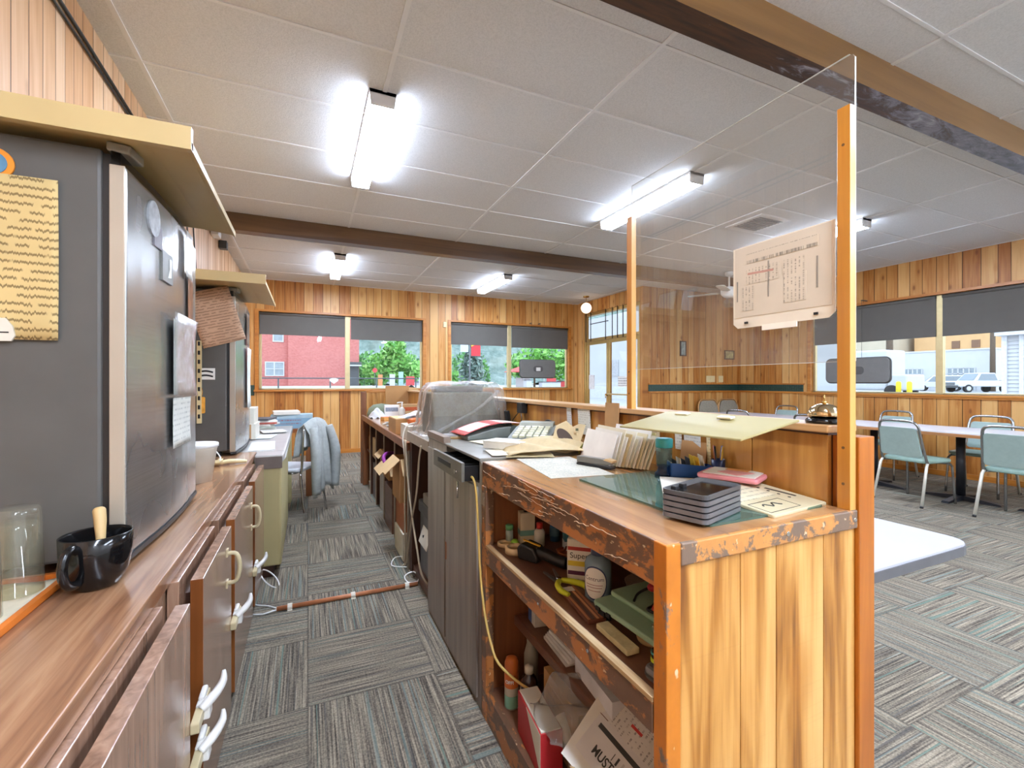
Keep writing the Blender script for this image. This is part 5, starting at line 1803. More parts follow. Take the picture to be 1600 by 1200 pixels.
tape_roll(.672, 1.47, .036, .022, 'cream masking tape roll nearest the shelf edge')
tape_roll(.668, 1.548, .030, .012, 'flat cream tape roll under the small green capped bottle')
gb1 = thing('small_bottle', 'small bottle with a green cap standing by the tape rolls', 'bottle', (.690, 1.562, ZS+.0125))
MB().lathe([(0, 0), (.014, 0), (.014, .035), (.010, .04), (0, .04)], n=20).build('body', plain('9fb0a8', .3), gb1)
MB().lathe([(0, .04), (.0145, .04), (.0145, .056), (.012, .058), (0, .058)], n=20).build('cap', plain('5fb07a', .35), gb1)
single(MB().ball((0, 0, .016), (.016, .016, .016), 16), 'green_ball', plain('8fc83a', .4), 'lime green round lid leaning on the tape rolls', 'lid', (.69, 1.512, ZS+.0005))
bxw = thing('medicine_box', 'upright cream medicine carton at the back left of the shelf', 'box', (.755, 1.55, ZS+.0002), R(-12))
B(-.028, -.022, 0, .028, .022, .115).build('body', plain('cfc3a6', .5, var=.05), bxw, bevel=.001)
B(-.0285, -.0225, .03, .0285, .0225, .05).build('teal_band', plain('6fa09a', .5), bxw)
B(-.01, -.010, .1152, .015, .010, .1158).build('print', m_ink, bxw)
rb = thing('small_bottle', 'small white bottle with a red cap beside the cream carton', 'bottle', (.785, 1.50, ZS+.0002))
MB().lathe([(0, 0), (.020, 0), (.020, .05), (.012, .062), (0, .062)], n=24).build('body', plain('d9d5c8', .35), rb)
MB().lathe([(0, .062), (.012, .062), (.012, .082), (0, .084)], n=20).build('cap', plain('c4352c', .35), rb)
B(-.0005, -.0205, .012, .0005, -.019, .04).build('label_seam', m_paper, rb)
bt = thing('blue_bottle', 'dark blue tool standing behind the red capped bottle', 'tool', (.86, 1.52, ZS+.0002))
MB().lathe([(0, 0), (.018, 0), (.018, .07), (.01, .085), (.01, .125), (0, .126)], n=18).build('body', plain('2f5f86', .35), bt)
MB().lathe([(.019, .02), (.0195, .022), (.0195, .05), (.019, .052)], n=18).build('label', plain('5a7f94', .4), bt)
tbx = thing('teal_box', 'small white and teal carton on the shelf behind the scanner', 'box', (.875, 1.42, ZS+.0002), R(-20))
B(-.03, -.022, 0, .03, .022, .065).build('body', plain('3f7f8e', .5), tbx, bevel=.001)
B(-.0305, -.0225, .0, .0305, .0225, .032).build('white_band', m_white, tbx)
# hand scanner
hsn = thing('barcode_scanner', 'black hand scanner with a yellow line lying on the shelf', 'scanner', (.70, 1.385, ZS+.0002), R(-62))
MB().prism([(-.045, .0), (.035, .0), (.04, .02), (.02, .05), (-.03, .058), (-.05, .04)], -.030, .030, 'y').build('head', m_blackpl, hsn, bevel=.008)
MB().tube([(.02, 0, .03), (.06, 0, .028), (.10, 0, .020), (.135, 0, .019)], [.022, .020, .018, .0185], 12).build('grip', m_blackpl, hsn)
MB().ob((-.005, .0, .056), (.07, .006, .004), (0, R(6), 0)).build('yellow_line', plain('d8a83a', .4), hsn)
cg = MB()
for j in range(7):
    cg.tube([(rnd.uniform(-.03, .03), -.05+.1*i/6, .006+.006*(j % 4)+.004*math.sin(i+j)) for i in range(7)], .004, 6)
single(cg, 'copper_wire_bundle', plain('a05a34', .35, .6, var=.2), 'tangle of copper brown wire behind the scanner grip', 'wire', (.80, 1.34, ZS+.0002), (0, 0, R(-30)))
bag = MB().grid(lambda u, v: (-.06+.12*u+.01*math.sin(v*9), -.06+.12*u, .13*v+.012*math.sin(u*13+v*7)), 16, 14)
single(bag, 'clear_bag', m_film, 'crumpled clear plastic bag standing behind the white tub', 'bag', (.88, 1.33, ZS+.004), solid=.002)
wtb = thing('supplement_tub', 'white plastic tub with a red, yellow and purple label', 'tub', (.775, 1.20, ZS+.0002), R(-40))
MB().prism(rrect(-.042, -.030, .042, .030, .012), 0, .125).build('body', plain('dcd6c6', .35), wtb, bevel=.006)
MB().box(-.040, -.0312, .015, .040, -.030, .105).build('label', m_paper, wtb)
for z0, z1, c_ in ((.092, .103, 'b8332c'), (.045, .060, 'd8c040'), (.018, .030, '5a2a4a')):
    MB().box(-.038, -.0318, z0, .038, -.0312, z1).build('label_band', plain(c_, .5), wtb)
lettering('Super', .024, m_ink, wtb, (-.004, -.0320, .076), (R(90), 0, 0), 'lettering', .0002)
MB().lathe([(0, .125), (.030, .125), (.030, .145), (0, .146)], n=28).build('cap', m_white, wtb)
# vitamin bottle
vb = thing('vitamin_bottle', 'grey blue vitamin bottle with a white oval label', 'bottle', (.742, 1.065, ZS+.0002), R(-52))
MB().lathe([(0, 0), (.034, 0), (.037, .006), (.037, .098), (.032, .112), (.020, .120), (.018, .124), (0, .124)], n=40).build('body', plain('7f97a8', .22, var=.05), vb)
MB().lathe([(0, .124), (.020, .124), (.020, .146), (.018, .148), (0, .148)], n=28).build('cap', plain('54607e', .35), vb)
lab = MB()
def oval(rx, rz, off):
    ring = []
    for j in range(9):
        q_ = j/8
        for i in range(32):
            a = 2*PI*i/32
            s_ = q_*rx*math.cos(a)
            th = s_/.037
            ring.append(((.037+off)*math.sin(th), -(.037+off)*math.cos(th), .055+q_*rz*math.sin(a)))
    f_ = [(j*32+i, j*32+(i+1) % 32, (j+1)*32+(i+1) % 32, (j+1)*32+i) for j in range(8) for i in range(32)]
    return ring, f_


r_, f_ = oval(.037, .046, .0003)
MB().add(r_, f_, 0, True).build('label_rim', plain('2b3a66', .4), vb)
r_, f_ = oval(.0335, .042, .0006)
MB().add(r_, f_, 0, True).build('label', m_white, vb)
tl = lettering('Centrum', .0155, plain('2a2f4a', .5), vb, (0, 0, 0), (0, 0, 0), 'lettering', .0)
for vx in tl.data.vertices:
    th = vx.co.x/.0378
    z_ = vx.co.y+.066
    vx.co = (.0379*math.sin(th), -.0379*math.cos(th), z_)
for z_, w_ in ((.052, .022), (.046, .018), (.030, .020)):
    pass
ll = MB()
for z_, w_ in ((.050, .024), (.043, .022), (.034, .018)):
    pts = []
    for i in range(9):
        th = (-1+2*i/8)*w_/.0379
        pts.append((.0378*math.sin(th), -.0378*math.cos(th), z_))
    ll.tube(pts, .0007, 4)
ll.build('small_print', plain('8a3040', .5), vb)
# snips
sn_ = thing('snips', 'yellow handled snips lying open on the shelf', 'snips', (.690, 1.185, ZS+.006), R(92))
m_yg = plain('c6cc2a', .4)
MB().prism([(.0, .0), (.075, .010), (.078, .014), (.005, .016)], 0, .006).prism([(.0, -.002), (.07, -.022), (.074, -.018), (.006, .008)], .006, .011).build('blade', plain('7a7a74', .35, .6), sn_)
MB().cyl((0, .004, -.001), (0, .004, .014), .008, n=14).build('pivot', m_chrome, sn_)
MB().tube([(0, 0, .006), (-.03, .028, .010), (-.07, .042, .012), (-.10, .034, .010)], [.007, .009, .009, .006], 8).build('handle', m_yg, sn_)
MB().tube([(0, 0, .006), (-.03, -.020, .010), (-.07, -.036, .012), (-.10, -.030, .010)], [.007, .009, .009, .006], 8).build('handle', m_yg, sn_)
# bundle of copper striped sheets
cp = thing('striped_packet', 'long copper and brown striped packet on the shelf edge', 'packet', (.672, 1.045, ZS+.0002), R(-8))
B(-.025, -.095, 0, .028, .095, .012).build('body', plain('6a3c2a', .4), cp, bevel=.004)
for k in range(4):
    B(-.022+k*.012, -.093, .012, -.016+k*.012, .093, .0135).build('stripe', plain(['b5744e', '3b2820', 'c58a62', '9a5a3a'][k], .35), cp)
B(-.02, .062, .0136, .012, .088, .0142).build('white_label', m_offwhite, cp)
# clear tub
ct_ = thing('clear_tub', 'round clear plastic tub behind the green case', 'tub', (.85, 1.0, ZS+.0002))
MB().lathe([(.045, 0), (.052, .05), (.053, .052), (.051, .052), (.044, .003), (0, .002)], n=32).build('tub', m_film, ct_)
MB().lathe([(0, .004), (.038, .004), (.041, .03), (0, .034)], n=24).build('contents', plain('cfcabd', .7, var=.2, scale=60), ct_)
wc = thing('white_carton', 'white carton with red corner standing behind the clear tub', 'box', (.95, 1.03, ZS+.0002), R(-35))
B(-.045, -.02, 0, .045, .02, .11).build('body', plain('d8d0bc', .5), wc, bevel=.001)
MB().prism([(-.045, .11), (-.045, .085), (-.03, .11)], -.0206, -.0201, 'y').build('red_corner', plain('c4452c', .5), wc)
B(-.02, -.0206, .02, .04, -.0201, .08).build('print', print_mat('carton_print', 'd8d0bc', '6a6458', 120, 2, .45, .6), wc)
# green case (a slim laptop like tray) with earphones on it
gc = thing('green_case', 'flat mint green plastic case sticking out over the shelf edge', 'case', (.765, .865, ZS+.032), R(3))
m_mint = plain('93b49a', .4, var=.04)
MB().prism(rrect(-.09, -.125, .12, .125, .012), 0, .014).build('lower_shell', m_mint, gc, bevel=.004)
MB().prism(rrect(-.035, -.125, .12, .125, .012), .014, .026).build('lid', m_mint, gc, bevel=.004)
for y in (.10, .06):
    MB().box(-.094, y-.008, -.004, -.086, y+.008, .006).build('latch', m_blackpl, gc, bevel=.001)
for a in (-.07, .10):
    for b_ in (-.10, .10):
        B(a-.012, b_-.012, -.0318, a+.012, b_+.012, 0).build('foot', m_blackpl, gc)
er = thing('headset', 'black and red corded headset lying on the green case', 'headset', (.775, .86, ZS+.059), R(-30))
MB().tube([(-.055, .02, .004), (-.04, .045, .012), (-.01, .05, .024), (.0, .03, .016), (-.012, .0, .006), (-.03, -.02, .004), (-.01, -.04, .004), (.03, -.045, .004), (.06, -.05, .004)], .0032, 8).build('cord', m_blackpl, er)
MB().ob((.0, -.03, .008), (.042, .018, .014), (0, 0, R(-20))).build('red_box', plain('c8322a', .35), er, bevel=.003)
MB().ball((-.005, .05, .026), (.013, .013, .010), 14).build('red_ear', plain('b8303a', .35), er)
MB().tube([(.05, .04, .006), (.07, .055, .018), (.10, .05, .020), (.12, .03, .008)], [.008, .007, .008, .006], 8).build('black_clip', m_blackpl, er)
tp = thing('clear_case', 'small clear plastic case lying near the front of the green case', 'case', (.735, .775, ZS+.0475), R(-12))
MB().prism(rrect(-.035, -.028, .035, .028, .006), 0, .012).build('shell', glass_mat('smoky_clear_case', (.8, .83, .78), 1.5, .1, 'a9b4a2', .35), tp)
MB().prism(rrect(-.012, -.008, .012, .008, .004), .0121, .0128).build('badge', m_brass, tp)
wbk = MB().prism(rrect(-.017, -.062, .017, .062, .003), 0, .013)
single(wbk, 'sanding_block', plain('c2b890', .9, var=.15, scale=50), 'worn cream wooden block on the shelf edge', 'block', (.655, .865, ZS+.005), (0, 0, R(-2)), bevel=.002)
rlid = MB().lathe([(0, 0), (.032, 0), (.034, .006), (.03, .010), (0, .010)], n=28)
single(rlid, 'wooden_disc', plain('c9a87a', .5), 'round pale wooden disc under the green case', 'disc', (.735, .84, ZS+.0003))
dv = thing('stacked_gadget', 'black gadget with a lime stripe at the near end of the shelf', 'gadget', (.695, .715, ZS+.030), R(8))
MB().prism(rrect(-.055, -.028, .055, .028, .012), 0, .032).build('body', m_blackgl, dv, bevel=.006)
MB().prism(rrect(-.056, -.029, .056, .029, .012), .006, .014).build('lime_stripe', plain('b8cc2a', .4), dv)
MB().prism(rrect(-.056, -.029, .056, .029, .012), .022, .026).build('teal_line', plain('3fa0a0', .4), dv)
dv = thing('silver_gadget', 'silver rounded gadget under the black lime striped one', 'gadget', (.69, .718, ZS+.0003), R(6))
MB().prism(rrect(-.062, -.030, .062, .030, .014), 0, .028).build('body', plain('8d9096', .3, .6), dv, bevel=.008)
MB().prism(rrect(-.063, -.031, .063, .031, .014), .010, .015).build('dark_band', m_darkgrey, dv)

# ---- half shelf: white boxes, paper block
ZH = .358
q = thing('white_box', 'white box with blue side standing at the back of the half shelf', 'box', (.80, 1.50, ZH+.0003), R(-8))
B(-.045, -.035, 0, .045, .035, .115).build('body', plain('d3cfc2', .6), q, bevel=.001)
B(-.046, .0, .0, -.045, .036, .115).build('blue_side', plain('3f5f96', .6), q)
B(-.0455, -.03, .085, -.045, -.002, .10).build('print', m_ink, q)

for k in range(7):
    w_ = .10-.003*k
    single(B(-w_/2, -.085, 0, w_/2, .085, .0095), 'envelope_box', plain('dedcd8' if k % 2 else 'cfcdca', .7), 'white envelope pack, %s of the pile on the half shelf' % ['lowest', 'second lowest', 'third lowest', 'middle', 'third from top', 'second from top', 'topmost'][k], 'envelopes',
           (.792+.003*k, 1.31-.006*k, ZH+.0004+k*.0100), (0, 0, R(-4+k)), 'envelope packs on the half shelf')
single(B(-.06, -.11, 0, .06, .11, .05), 'paper_ream', plain('dcdade', .7), 'white paper block in front of the envelope packs', 'paper', (.80, 1.085, ZH+.0004), (0, 0, R(-6)))
# ---- leaflets hanging over the half shelf edge
m_leaf1 = print_mat('leaflet_print', 'd9d5d0', '5f5a58', 70, 1, .5, .65)
lf = thing('leaflet', 'grey white leaflet with bold black upside down words, sliding off the half shelf', 'leaflet', (.745, .93, .372), 0)
lf.rotation_euler = (0, R(-38), R(0))
B(-.13, -.115, 0, .06, .095, .0015).build('sheet', plain('d6d2d0', .7, var=.04), lf)
B(-.03, -.10, .0016, .055, .06, .0020).build('text_block', m_leaf1, lf)
lettering('MUST BE', .030, m_ink, lf, (-.098, -.01, .0018), (0, 0, R(-90)), 'lettering', .0002, bold=.0005)
B(-.084, -.095, .0016, -.066, -.01, .0020).build('bold_word', print_mat('bold_word_print', 'd6d2d0', '2a2826', 55, 4, .2, .95), lf)
B(-.055, -.10, .0016, -.043, .075, .0021).build('black_bar', m_ink, lf)
MB().prism([(-.055, -.10), (-.03, -.10), (-.043, -.085)], .0016, .0021).build('black_arrow', m_ink, lf)
B(.005, -.04, .0021, .012, .0, .0026).build('red_mark', plain('c43a34', .6), lf)
for k, (dy, c_, lb) in enumerate(((.10, 'dcd8ce', 'cream leaflet behind the bold worded one'), (-.10, 'c8d2d8', 'pale blue sheet under the bold worded leaflet'))):
    single(B(-.15, -.07, 0, .05, .07, .0015), 'loose_sheet', plain(c_, .7, var=.05), lb, 'paper', (.735, .93+dy*.6, .362-.006*k), (0, R(-40), R(6-12*k)), 'loose leaflets under the shelf')
bagm = MB().grid(lambda u, v: (.62+.16*u+.01*math.sin(v*15), 1.02+.24*v, .25+.13*u+.018*math.sin(u*11+v*9)), 18, 18)
single(bagm, 'plastic_bag', m_film, 'clear plastic bag spilling over the leaflets below the shelf', 'bag', (0, 0, 0), solid=.002)

# ---- bottom of the unit
ZB = .1003
sp_ = thing('spray_can', 'orange and green insect spray can at the bottom left', 'spray can', (.66, 1.475, ZB))
MB().lathe([(0, 0), (.025, 0), (.025, .115), (.0235, .12)], n=28).build('body', plain('c9c3b0', .3), sp_)
MB().lathe([(.0253, .004), (.0255, .006), (.0255, .045), (.0253, .047)], n=28).build('green_band', plain('7fae92', .35), sp_)
MB().lathe([(.0253, .075), (.0255, .077), (.0255, .118), (.0253, .12)], n=28).build('orange_band', plain('cf6a2a', .35), sp_)
MB().lathe([(.0235, .12), (.0245, .125), (.0245, .155), (.020, .17), (.010, .176), (0, .177)], n=28).build('cap', plain('c2662c', .35), sp_)
ol = lettering('OFF!', .016, m_white, sp_, (0, 0, 0), (0, 0, 0), 'lettering', .0, bold=.0006)
for vx in ol.data.vertices:
    th = vx.co.x/.0258-R(42)
    vx.co = (.0259*math.sin(th), -.0259*math.cos(th), .097+vx.co.y)
pb_ = thing('peroxide_bottle', 'dark brown bottle with white cap and pale label beside the spray can', 'bottle', (.695, 1.405, ZB))
MB().lathe([(0, 0), (.029, 0), (.030, .004), (.030, .115), (.024, .135), (.013, .145), (.012, .150), (0, .15)], n=32).build('body', plain('3a2620', .2), pb_)
MB().lathe([(0, .15), (.0145, .15), (.0145, .172), (0, .174)], n=24).build('cap', m_offwhite, pb_)
MB().lathe([(.0302, .015), (.0304, .016), (.0304, .10), (.0302, .101)], n=32).build('label', print_mat('peroxide_label', 'cdc3ae', '6a6050', 90, 2, .5, .5), pb_)
rk = thing('red_binder', 'red and white file box standing at the shelf bottom', 'file box', (.66, 1.255, ZB), R(-6))
B(-.04, -.10, 0, .03, .10, .135).build('body', plain('b3282c', .5), rk, bevel=.001)
MB().prism([(-.10, .135), (-.10, .02), (.02, .135)], -.0408, -.0401, 'x').build('white_corner', m_offwhite, rk)
B(-.036, -.096, .1352, .026, .096, .139).build('papers', m_paper, rk)
lb_ = thing('long_carton', 'long brown cardboard carton standing on end behind the red file box', 'box', (.745, 1.22, ZB), R(-4))
B(-.035, -.12, 0, .035, .12, .20).build('body', m_card, lb_, bevel=.001)
B(-.0355, -.08, .03, -.035, .10, .17).build('print', print_mat('carton_side_print', 'b0824f', '4a3420', 40, 3, .5, .6), lb_)
gx = thing('white_roll', 'white cardboard tube leaning beside the long carton', 'tube', (.70, 1.10, ZB))
MB().cyl((0, -.06, .012), (0, .10, .14), .018, n=18).build('tube', m_paper, gx)
bx_ = thing('wide_carton', 'open brown carton on the cabinet bottom near the end', 'box', (.75, .88, ZB), R(3))
B(-.09, -.12, 0, .12, .13, .16).build('body', m_cardlight, bx_, bevel=.001)
MB().ob((-.10, 0, .15), (.09, .24, .003), (0, R(35), 0)).build('flap', m_cardlight, bx_)
bk_ = thing('clear_vase', 'slim clear grey bottle behind the spray can', 'bottle', (.75, 1.50, ZB))
MB().lathe([(0, 0), (.026, 0), (.026, .15), (.016, .19), (.016, .225), (0, .225)], n=24).build('body', plain('9a9484', .3), bk_)
MB().lathe([(0, .225), (.018, .225), (.018, .245), (0, .247)], n=20).build('cap', m_offwhite, bk_)

# cable hanging on the corner of the unit
cab = MB().tube([(.585, 1.70, .87), (.575, 1.655, .885), (.578, 1.628, .86), (.582, 1.618, .78), (.586, 1.612, .66), (.588, 1.60, .54), (.585, 1.55, .42), (.588, 1.50, .34), (.60, 1.45, .28), (.66, 1.38, .23), (.70, 1.34, .22)], .0045, 8)
single(cab, 'yellow_cable', plain('c9a85a', .4), 'yellowish cable hanging down the corner between the two cabinets', 'cable')
# ================================================================== metal cash cabinet
mc = thing('cash_cabinet', 'scuffed grey brown metal cabinet with an open cash drawer', 'cabinet', (.88, 2.045, 0))


def mbx(mb, name, mat, **kw):
    mb.v = [(a-.88, b_-2.045, c_) for a, b_, c_ in mb.v]
    return mb.build(name, mat, mc, **kw)


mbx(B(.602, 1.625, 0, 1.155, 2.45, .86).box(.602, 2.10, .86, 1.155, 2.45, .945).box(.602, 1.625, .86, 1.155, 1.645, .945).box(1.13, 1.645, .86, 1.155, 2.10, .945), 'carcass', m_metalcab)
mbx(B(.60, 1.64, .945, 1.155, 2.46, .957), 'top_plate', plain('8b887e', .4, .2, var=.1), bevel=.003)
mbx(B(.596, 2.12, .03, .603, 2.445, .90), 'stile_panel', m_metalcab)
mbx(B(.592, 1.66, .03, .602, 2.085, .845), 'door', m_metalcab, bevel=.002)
mbx(B(.588, 2.07, .42, .594, 2.082, .50), 'door_catch', m_redwood)
mbx(B(.596, 2.13, .957, .63, 2.46, .985), 'top_lip', plain('8a7a6c', .5))
dr = B(.532, 1.655, .868, .545, 2.075, .942)
dro = mbx(dr, 'drawer', plain('77766c', .35, .2, var=.08), bevel=.002)
mbx(MB().box(.5305, 1.80, .898, .5325, 1.995, .918), 'handle_slot', m_blackpl)
mbx(MB().cyl((.5312, 1.715, .90), (.528, 1.715, .90), .006, n=12).box(.522, 1.712, .893, .530, 1.718, .907), 'drawer_lock', m_chrome)
dt_ = MB().box(.545, 1.67, .868, 1.0, 2.06, .872).box(.545, 1.67, .872, 1.0, 1.674, .925).box(.545, 2.056, .872, 1.0, 2.06, .925)
for y_ in (1.75, 1.83, 1.91, 1.99):
    dt_.box(.545, y_, .872, .75, y_+.003, .92)
mbx(dt_, 'cash_tray', m_blackpl)
single(B(-.03, -.02, 0, .03, .02, .018), 'coin_roll', plain('d8d09a', .5), 'cream coin roll lying in the open cash drawer', 'coins', (.585, 1.705, .8722))
kk_ = MB().cyl((.53, 1.70, .852), (.53, 1.70, .80), .003, n=6).ob((.53, 1.70, .855), (.004, .014, .02))
mbx(kk_, 'key', m_chrome)

ZM = .9573
# adding machine
am = thing('adding_machine', 'grey adding machine with cream keys on the papers', 'calculator', (.985, 1.945, ZM+.012), R(52))
m_amgrey = plain('7f8580', .45)
MB().prism([(-.14, 0), (.13, 0), (.13, .065), (.06, .06), (-.14, .022)], -.10, .10, 'y').build('body', m_amgrey, am, bevel=.005)
m_key = plain('cfcdb0', .45)
for i in range(5):
    for j in range(5):
        x_, y_ = -.11+i*.034, -.065+j*.032
        z_ = .022+(x_+.14)*.19
        MB().ob((x_, y_, z_+.006), (.026, .024, .012), (0, R(-10.8), 0)).build('key', m_key if (i+j) % 7 else m_offwhite, am, bevel=.002)
MB().prism([(.06, .061), (.125, .066), (.125, .085), (.075, .08)], -.085, .085, 'y').build('display_hood', plain('a2a496', .4), am, bevel=.003)
MB().box(.055, -.02, .062, .07, .02, .066).build('display', plain('e4e6d6', .3), am)
# paper piles under and around
nb = thing('receipt_book', 'thick white receipt book on the cash cabinet top', 'book', (.79, 1.81, ZM+.006), R(-55))
B(-.09, -.055, 0, .09, .055, .03).build('pages', plain('dad6ca', .6, var=.06, scale=40), nb, bevel=.002)
B(-.092, -.057, .030, .092, .057, .034).build('cover', m_paper, nb, bevel=.001)
kf = [(.84, 1.72, .19, .28, -20, 'c9b88a', 'tan paper sheet under the receipt book'), (1.02, 1.72, .20, .16, 25, 'cdb98c', 'tan paper bag edge beside the adding machine'), (.80, 2.02, .12, .22, 12, 'd8d0b4', 'cream paper sheet on the cash cabinet near the red brochure'), (.72, 1.72, .1, .16, -10, 'e0d9c0', 'cream slip at the cabinet front edge over the drawer')]
for k, (x_, y_, w_, h_, a, c_, lb) in enumerate(kf):
    single(B(-w_/2, -h_/2, 0, w_/2, h_/2, .0012), 'paper_sheet', plain(c_, .75, var=.05), lb, 'paper', (x_, y_, ZM+.0003+.0014*k), (0, 0, R(a)), 'papers on the cash cabinet')
# kraft bag with printed disc
kb = thing('kraft_bag', 'crumpled tan paper bag with a dark brown printed disc', 'bag', (.93, 1.66, ZM+.003), R(-14))
m_kbag = plain('cbb78e', .8, var=.09, scale=25, bump=.3)
MB().grid(lambda u, v: (-.20+.40*u, -.085+.17*v+.008*math.sin(u*15), max(.0005, .055*math.sin(PI*min(1, u*1.02))**.6*(.35+.65*v)+.010*math.sin(u*19+v*8)*math.sin(PI*v))), 30, 16).build('body', m_kbag, kb, solid=.002)
mtop = [(-.075+.05*math.cos(2*PI*i/24), .046+.046*math.sin(2*PI*i/24)) for i in range(24)]
kd = thing('kraft_label', 'tan paper tag with a dark brown half disc standing on the paper bag', 'tag', (1.02, 1.70, ZM+.06), R(-30))
MB().prism([(-.06, -.02), (.06, -.03), (.085, .055), (.055, .06), (.03, .045), (.0, .075), (-.045, .05)], -.001, .001, 'y').build('sheet', m_kbag, kd, rot=(R(-35), 0, 0))
MB().prism([(-.005+.036*math.cos(R(20+200*i/16)), -.008+.044*math.sin(R(-15+200*i/16))) for i in range(17)], -.0018, -.0012, 'y').build('dark_disc', plain('4a3a30', .6), kd, rot=(R(-35), 0, 0))
MB().ob((.045, -.022, .030), (.012, .001, .012), (R(-35), 0, 0)).build('small_mark', plain('4f5030', .6), kd)
single(B(-.045, -.012, 0, .045, .012, .028), 'yellow_packet', plain('d8b42c', .5, var=.08), 'bright yellow packet against the ledge boards', 'packet', (1.13, 1.80, ZM+.035), (0, 0, R(80)), bevel=.003)
single(B(-.05, -.016, 0, .05, .016, .035), 'cardboard_block', m_card, 'cardboard piece under the yellow packet', 'card', (1.13, 1.80, ZM+.0003), (0, 0, R(80)))
# rolled brochures in a bundle
for k in range(4):
    rr_ = MB().grid(lambda u, v: (-.035+.07*u, .03*math.cos(PI*v)*(1-.12*k), .002+(.045-.008*k)*math.sin(PI*v)), 10, 14)
    single(rr_, 'folded_brochure', plain(['a8a04a', '7f8a4a', 'c2a83f', 'a84a32'][k], .5, var=.15), '%s folded brochure of the bundle beside the envelopes' % ['outermost olive', 'second green', 'third yellow', 'innermost red'][k], 'brochure', (1.062, 1.605+.003*k, CT+.0015), (0, 0, R(52)), 'folded brochures', solid=.003)
# red and white brochure on a grey binder in front of the covered register
bi = thing('ring_binder', 'grey and dark ring binder lying in front of the covered register', 'binder', (.86, 2.30, ZM+.0003), R(8))
MB().prism([(-.15, 0), (.15, 0), (.15, .035), (.10, .058), (.02, .055), (-.15, .02)], -.12, .12, 'y').build('cover', plain('777d78', .4), bi, bevel=.005)
MB().cyl((.125, -.121, .035), (.125, .121, .035), .028, n=18).build('spine', plain('4a5550', .4), bi)
br = thing('red_brochure', 'white brochure with red borders bent over the grey binder', 'brochure', (.87, 2.27, ZM+.062), R(4))


def red_white():
    t = NT('red_bordered_brochure')
    o = t.sep(t.mapped())
    a = t.math('ABSOLUTE', t.math('SUBTRACT', o[0], .02))
    m1 = t.math('LESS_THAN', a, .035)
    b_ = t.math('GREATER_THAN', t.math('ABSOLUTE', o[1]), .085)
    c_ = t.math('LESS_THAN', o[0], -.135)
    f = t.math('MAXIMUM', m1, t.math('MAXIMUM', b_, c_))
    ln = t.noise(t.comb(t.math('MULTIPLY', o[0], 90), t.math('MULTIPLY', o[1], 30), 0), 1, 1)
    base = t.mix(t.math('MULTIPLY', t.step(ln, .55, .6), .3), 'e4e0da', '9a9a98')
    return t.fin(t.mix(f, base, 'b8423c'), .4)


MB().grid(lambda u, v: (-.17+.38*u, -.10+.20*v, .020*math.sin(PI*u*1.1)-.035*(1-u)**2+.01*u), 18, 8).build('sheet', red_white(), br, solid=.0015)
for k in range(3):
    single(B(-.07, -.05, 0, .07, .05, .006), 'kraft_envelope', plain(['b08a52', 'c8b48a', '8f8a88'][k], .7), '%s envelope in the little stack at the cabinet corner' % ['lowest brown', 'middle tan', 'top grey white'][k], 'envelope', (.70+.01*k, 2.30, ZM+.0003+.0064*k), (0, 0, R(-25+9*k)), 'envelopes at the cabinet corner')
# charger and phone
pg = thing('plug_adapter', 'black plug adapter in a socket on the ledge boards', 'adapter', (1.145, 2.40, 1.10))
B(-.025, -.03, -.03, .017, .03, .03).build('body', m_blackpl, pg, bevel=.004)
MB().tube([(-.02, .02, -.03), (-.03, .05, -.06), (-.04, .09, -.10), (-.05, .13, -.13)], .003, 6).tube([(-.02, -.02, -.03), (-.03, -.05, -.06), (-.035, -.04, -.10), (-.04, -.07, -.14)], .003, 6).build('cord', m_blackpl, pg)
ph = thing('handset', 'black cordless handset leaning on the ledge boards', 'phone', (1.135, 2.56, ZM+.0), R(90))
B(-.025, -.008, 0, .025, .012, .12).build('body', m_blackpl, ph, rot=(R(-10), 0, R(0)), bevel=.005)
B(-.018, -.0095, .07, .018, -.008, .10).build('screen', plain('6f7a78', .3), ph, rot=(R(-10), 0, 0))
single(MB().tube([(0, .12, 0), (0, .09, .05), (-.01, .04, .075), (-.01, -.02, .07), (0, -.05, .03), (0, -.05, 0)], .004, 8), 'telephone_cable', m_blackpl, 'black cable arching over the adding machine', 'cord', (1.135, 2.03, ZM+.02))

# ================================================================== register under clear plastic
rg = thing('cash_register', 'old brown cash register under a clear plastic cover', 'register', (.89, 2.80, .925))
m_regb = plain('564e36', .5, var=.15, scale=12)
MB().prism([(-.14, 0), (.15, 0), (.15, .26), (-.05, .26), (-.14, .12)], -.21, .21, 'x').build('body', m_regb, rg, bevel=.012)
for i in range(4):
    for j in range(6):
        MB().ob((-.15+j*.05, -.115+i*.022, .135+i*.034), (.03, .016, .012), (R(57), 0, 0)).build('key', m_offwhite, rg)
MB().box(-.16, .0, .26, .16, .12, .30).build('display_hood', plain('5a5444', .5), rg, bevel=.01)


def cover(u, v):
    a = 2*PI*u
    c_, s_ = math.cos(a), math.sin(a)
    m_ = max(abs(c_), abs(s_))**.8
    prof = [(0, .325), (.45, .33), (.85, .315), (1.0, .27), (1.04, .18), (1.07, .08), (1.16, .015), (1.32, .004)]
    t_ = v*(len(prof)-1)
    i = min(int(t_), len(prof)-2)
    f = t_-i
    r_ = prof[i][0]*(1-f)+prof[i+1][0]*f
    z_ = prof[i][1]*(1-f)+prof[i+1][1]*f
    wob = .05*math.sin(a*9+v*4)*v+.03*math.sin(a*17+v*9)*v
    zz = z_+.012*math.sin(a*7)*(1-abs(2*v-1))
    wob += .02*math.sin(a*31+v*23)*v+.012*math.sin(a*47-v*31)
    return (max(-.285, min(.262, .235*c_/m_*r_*(1+wob))), max(-.30, min(.30, .205*s_/m_*r_*(1+wob))), max(.004, zz))


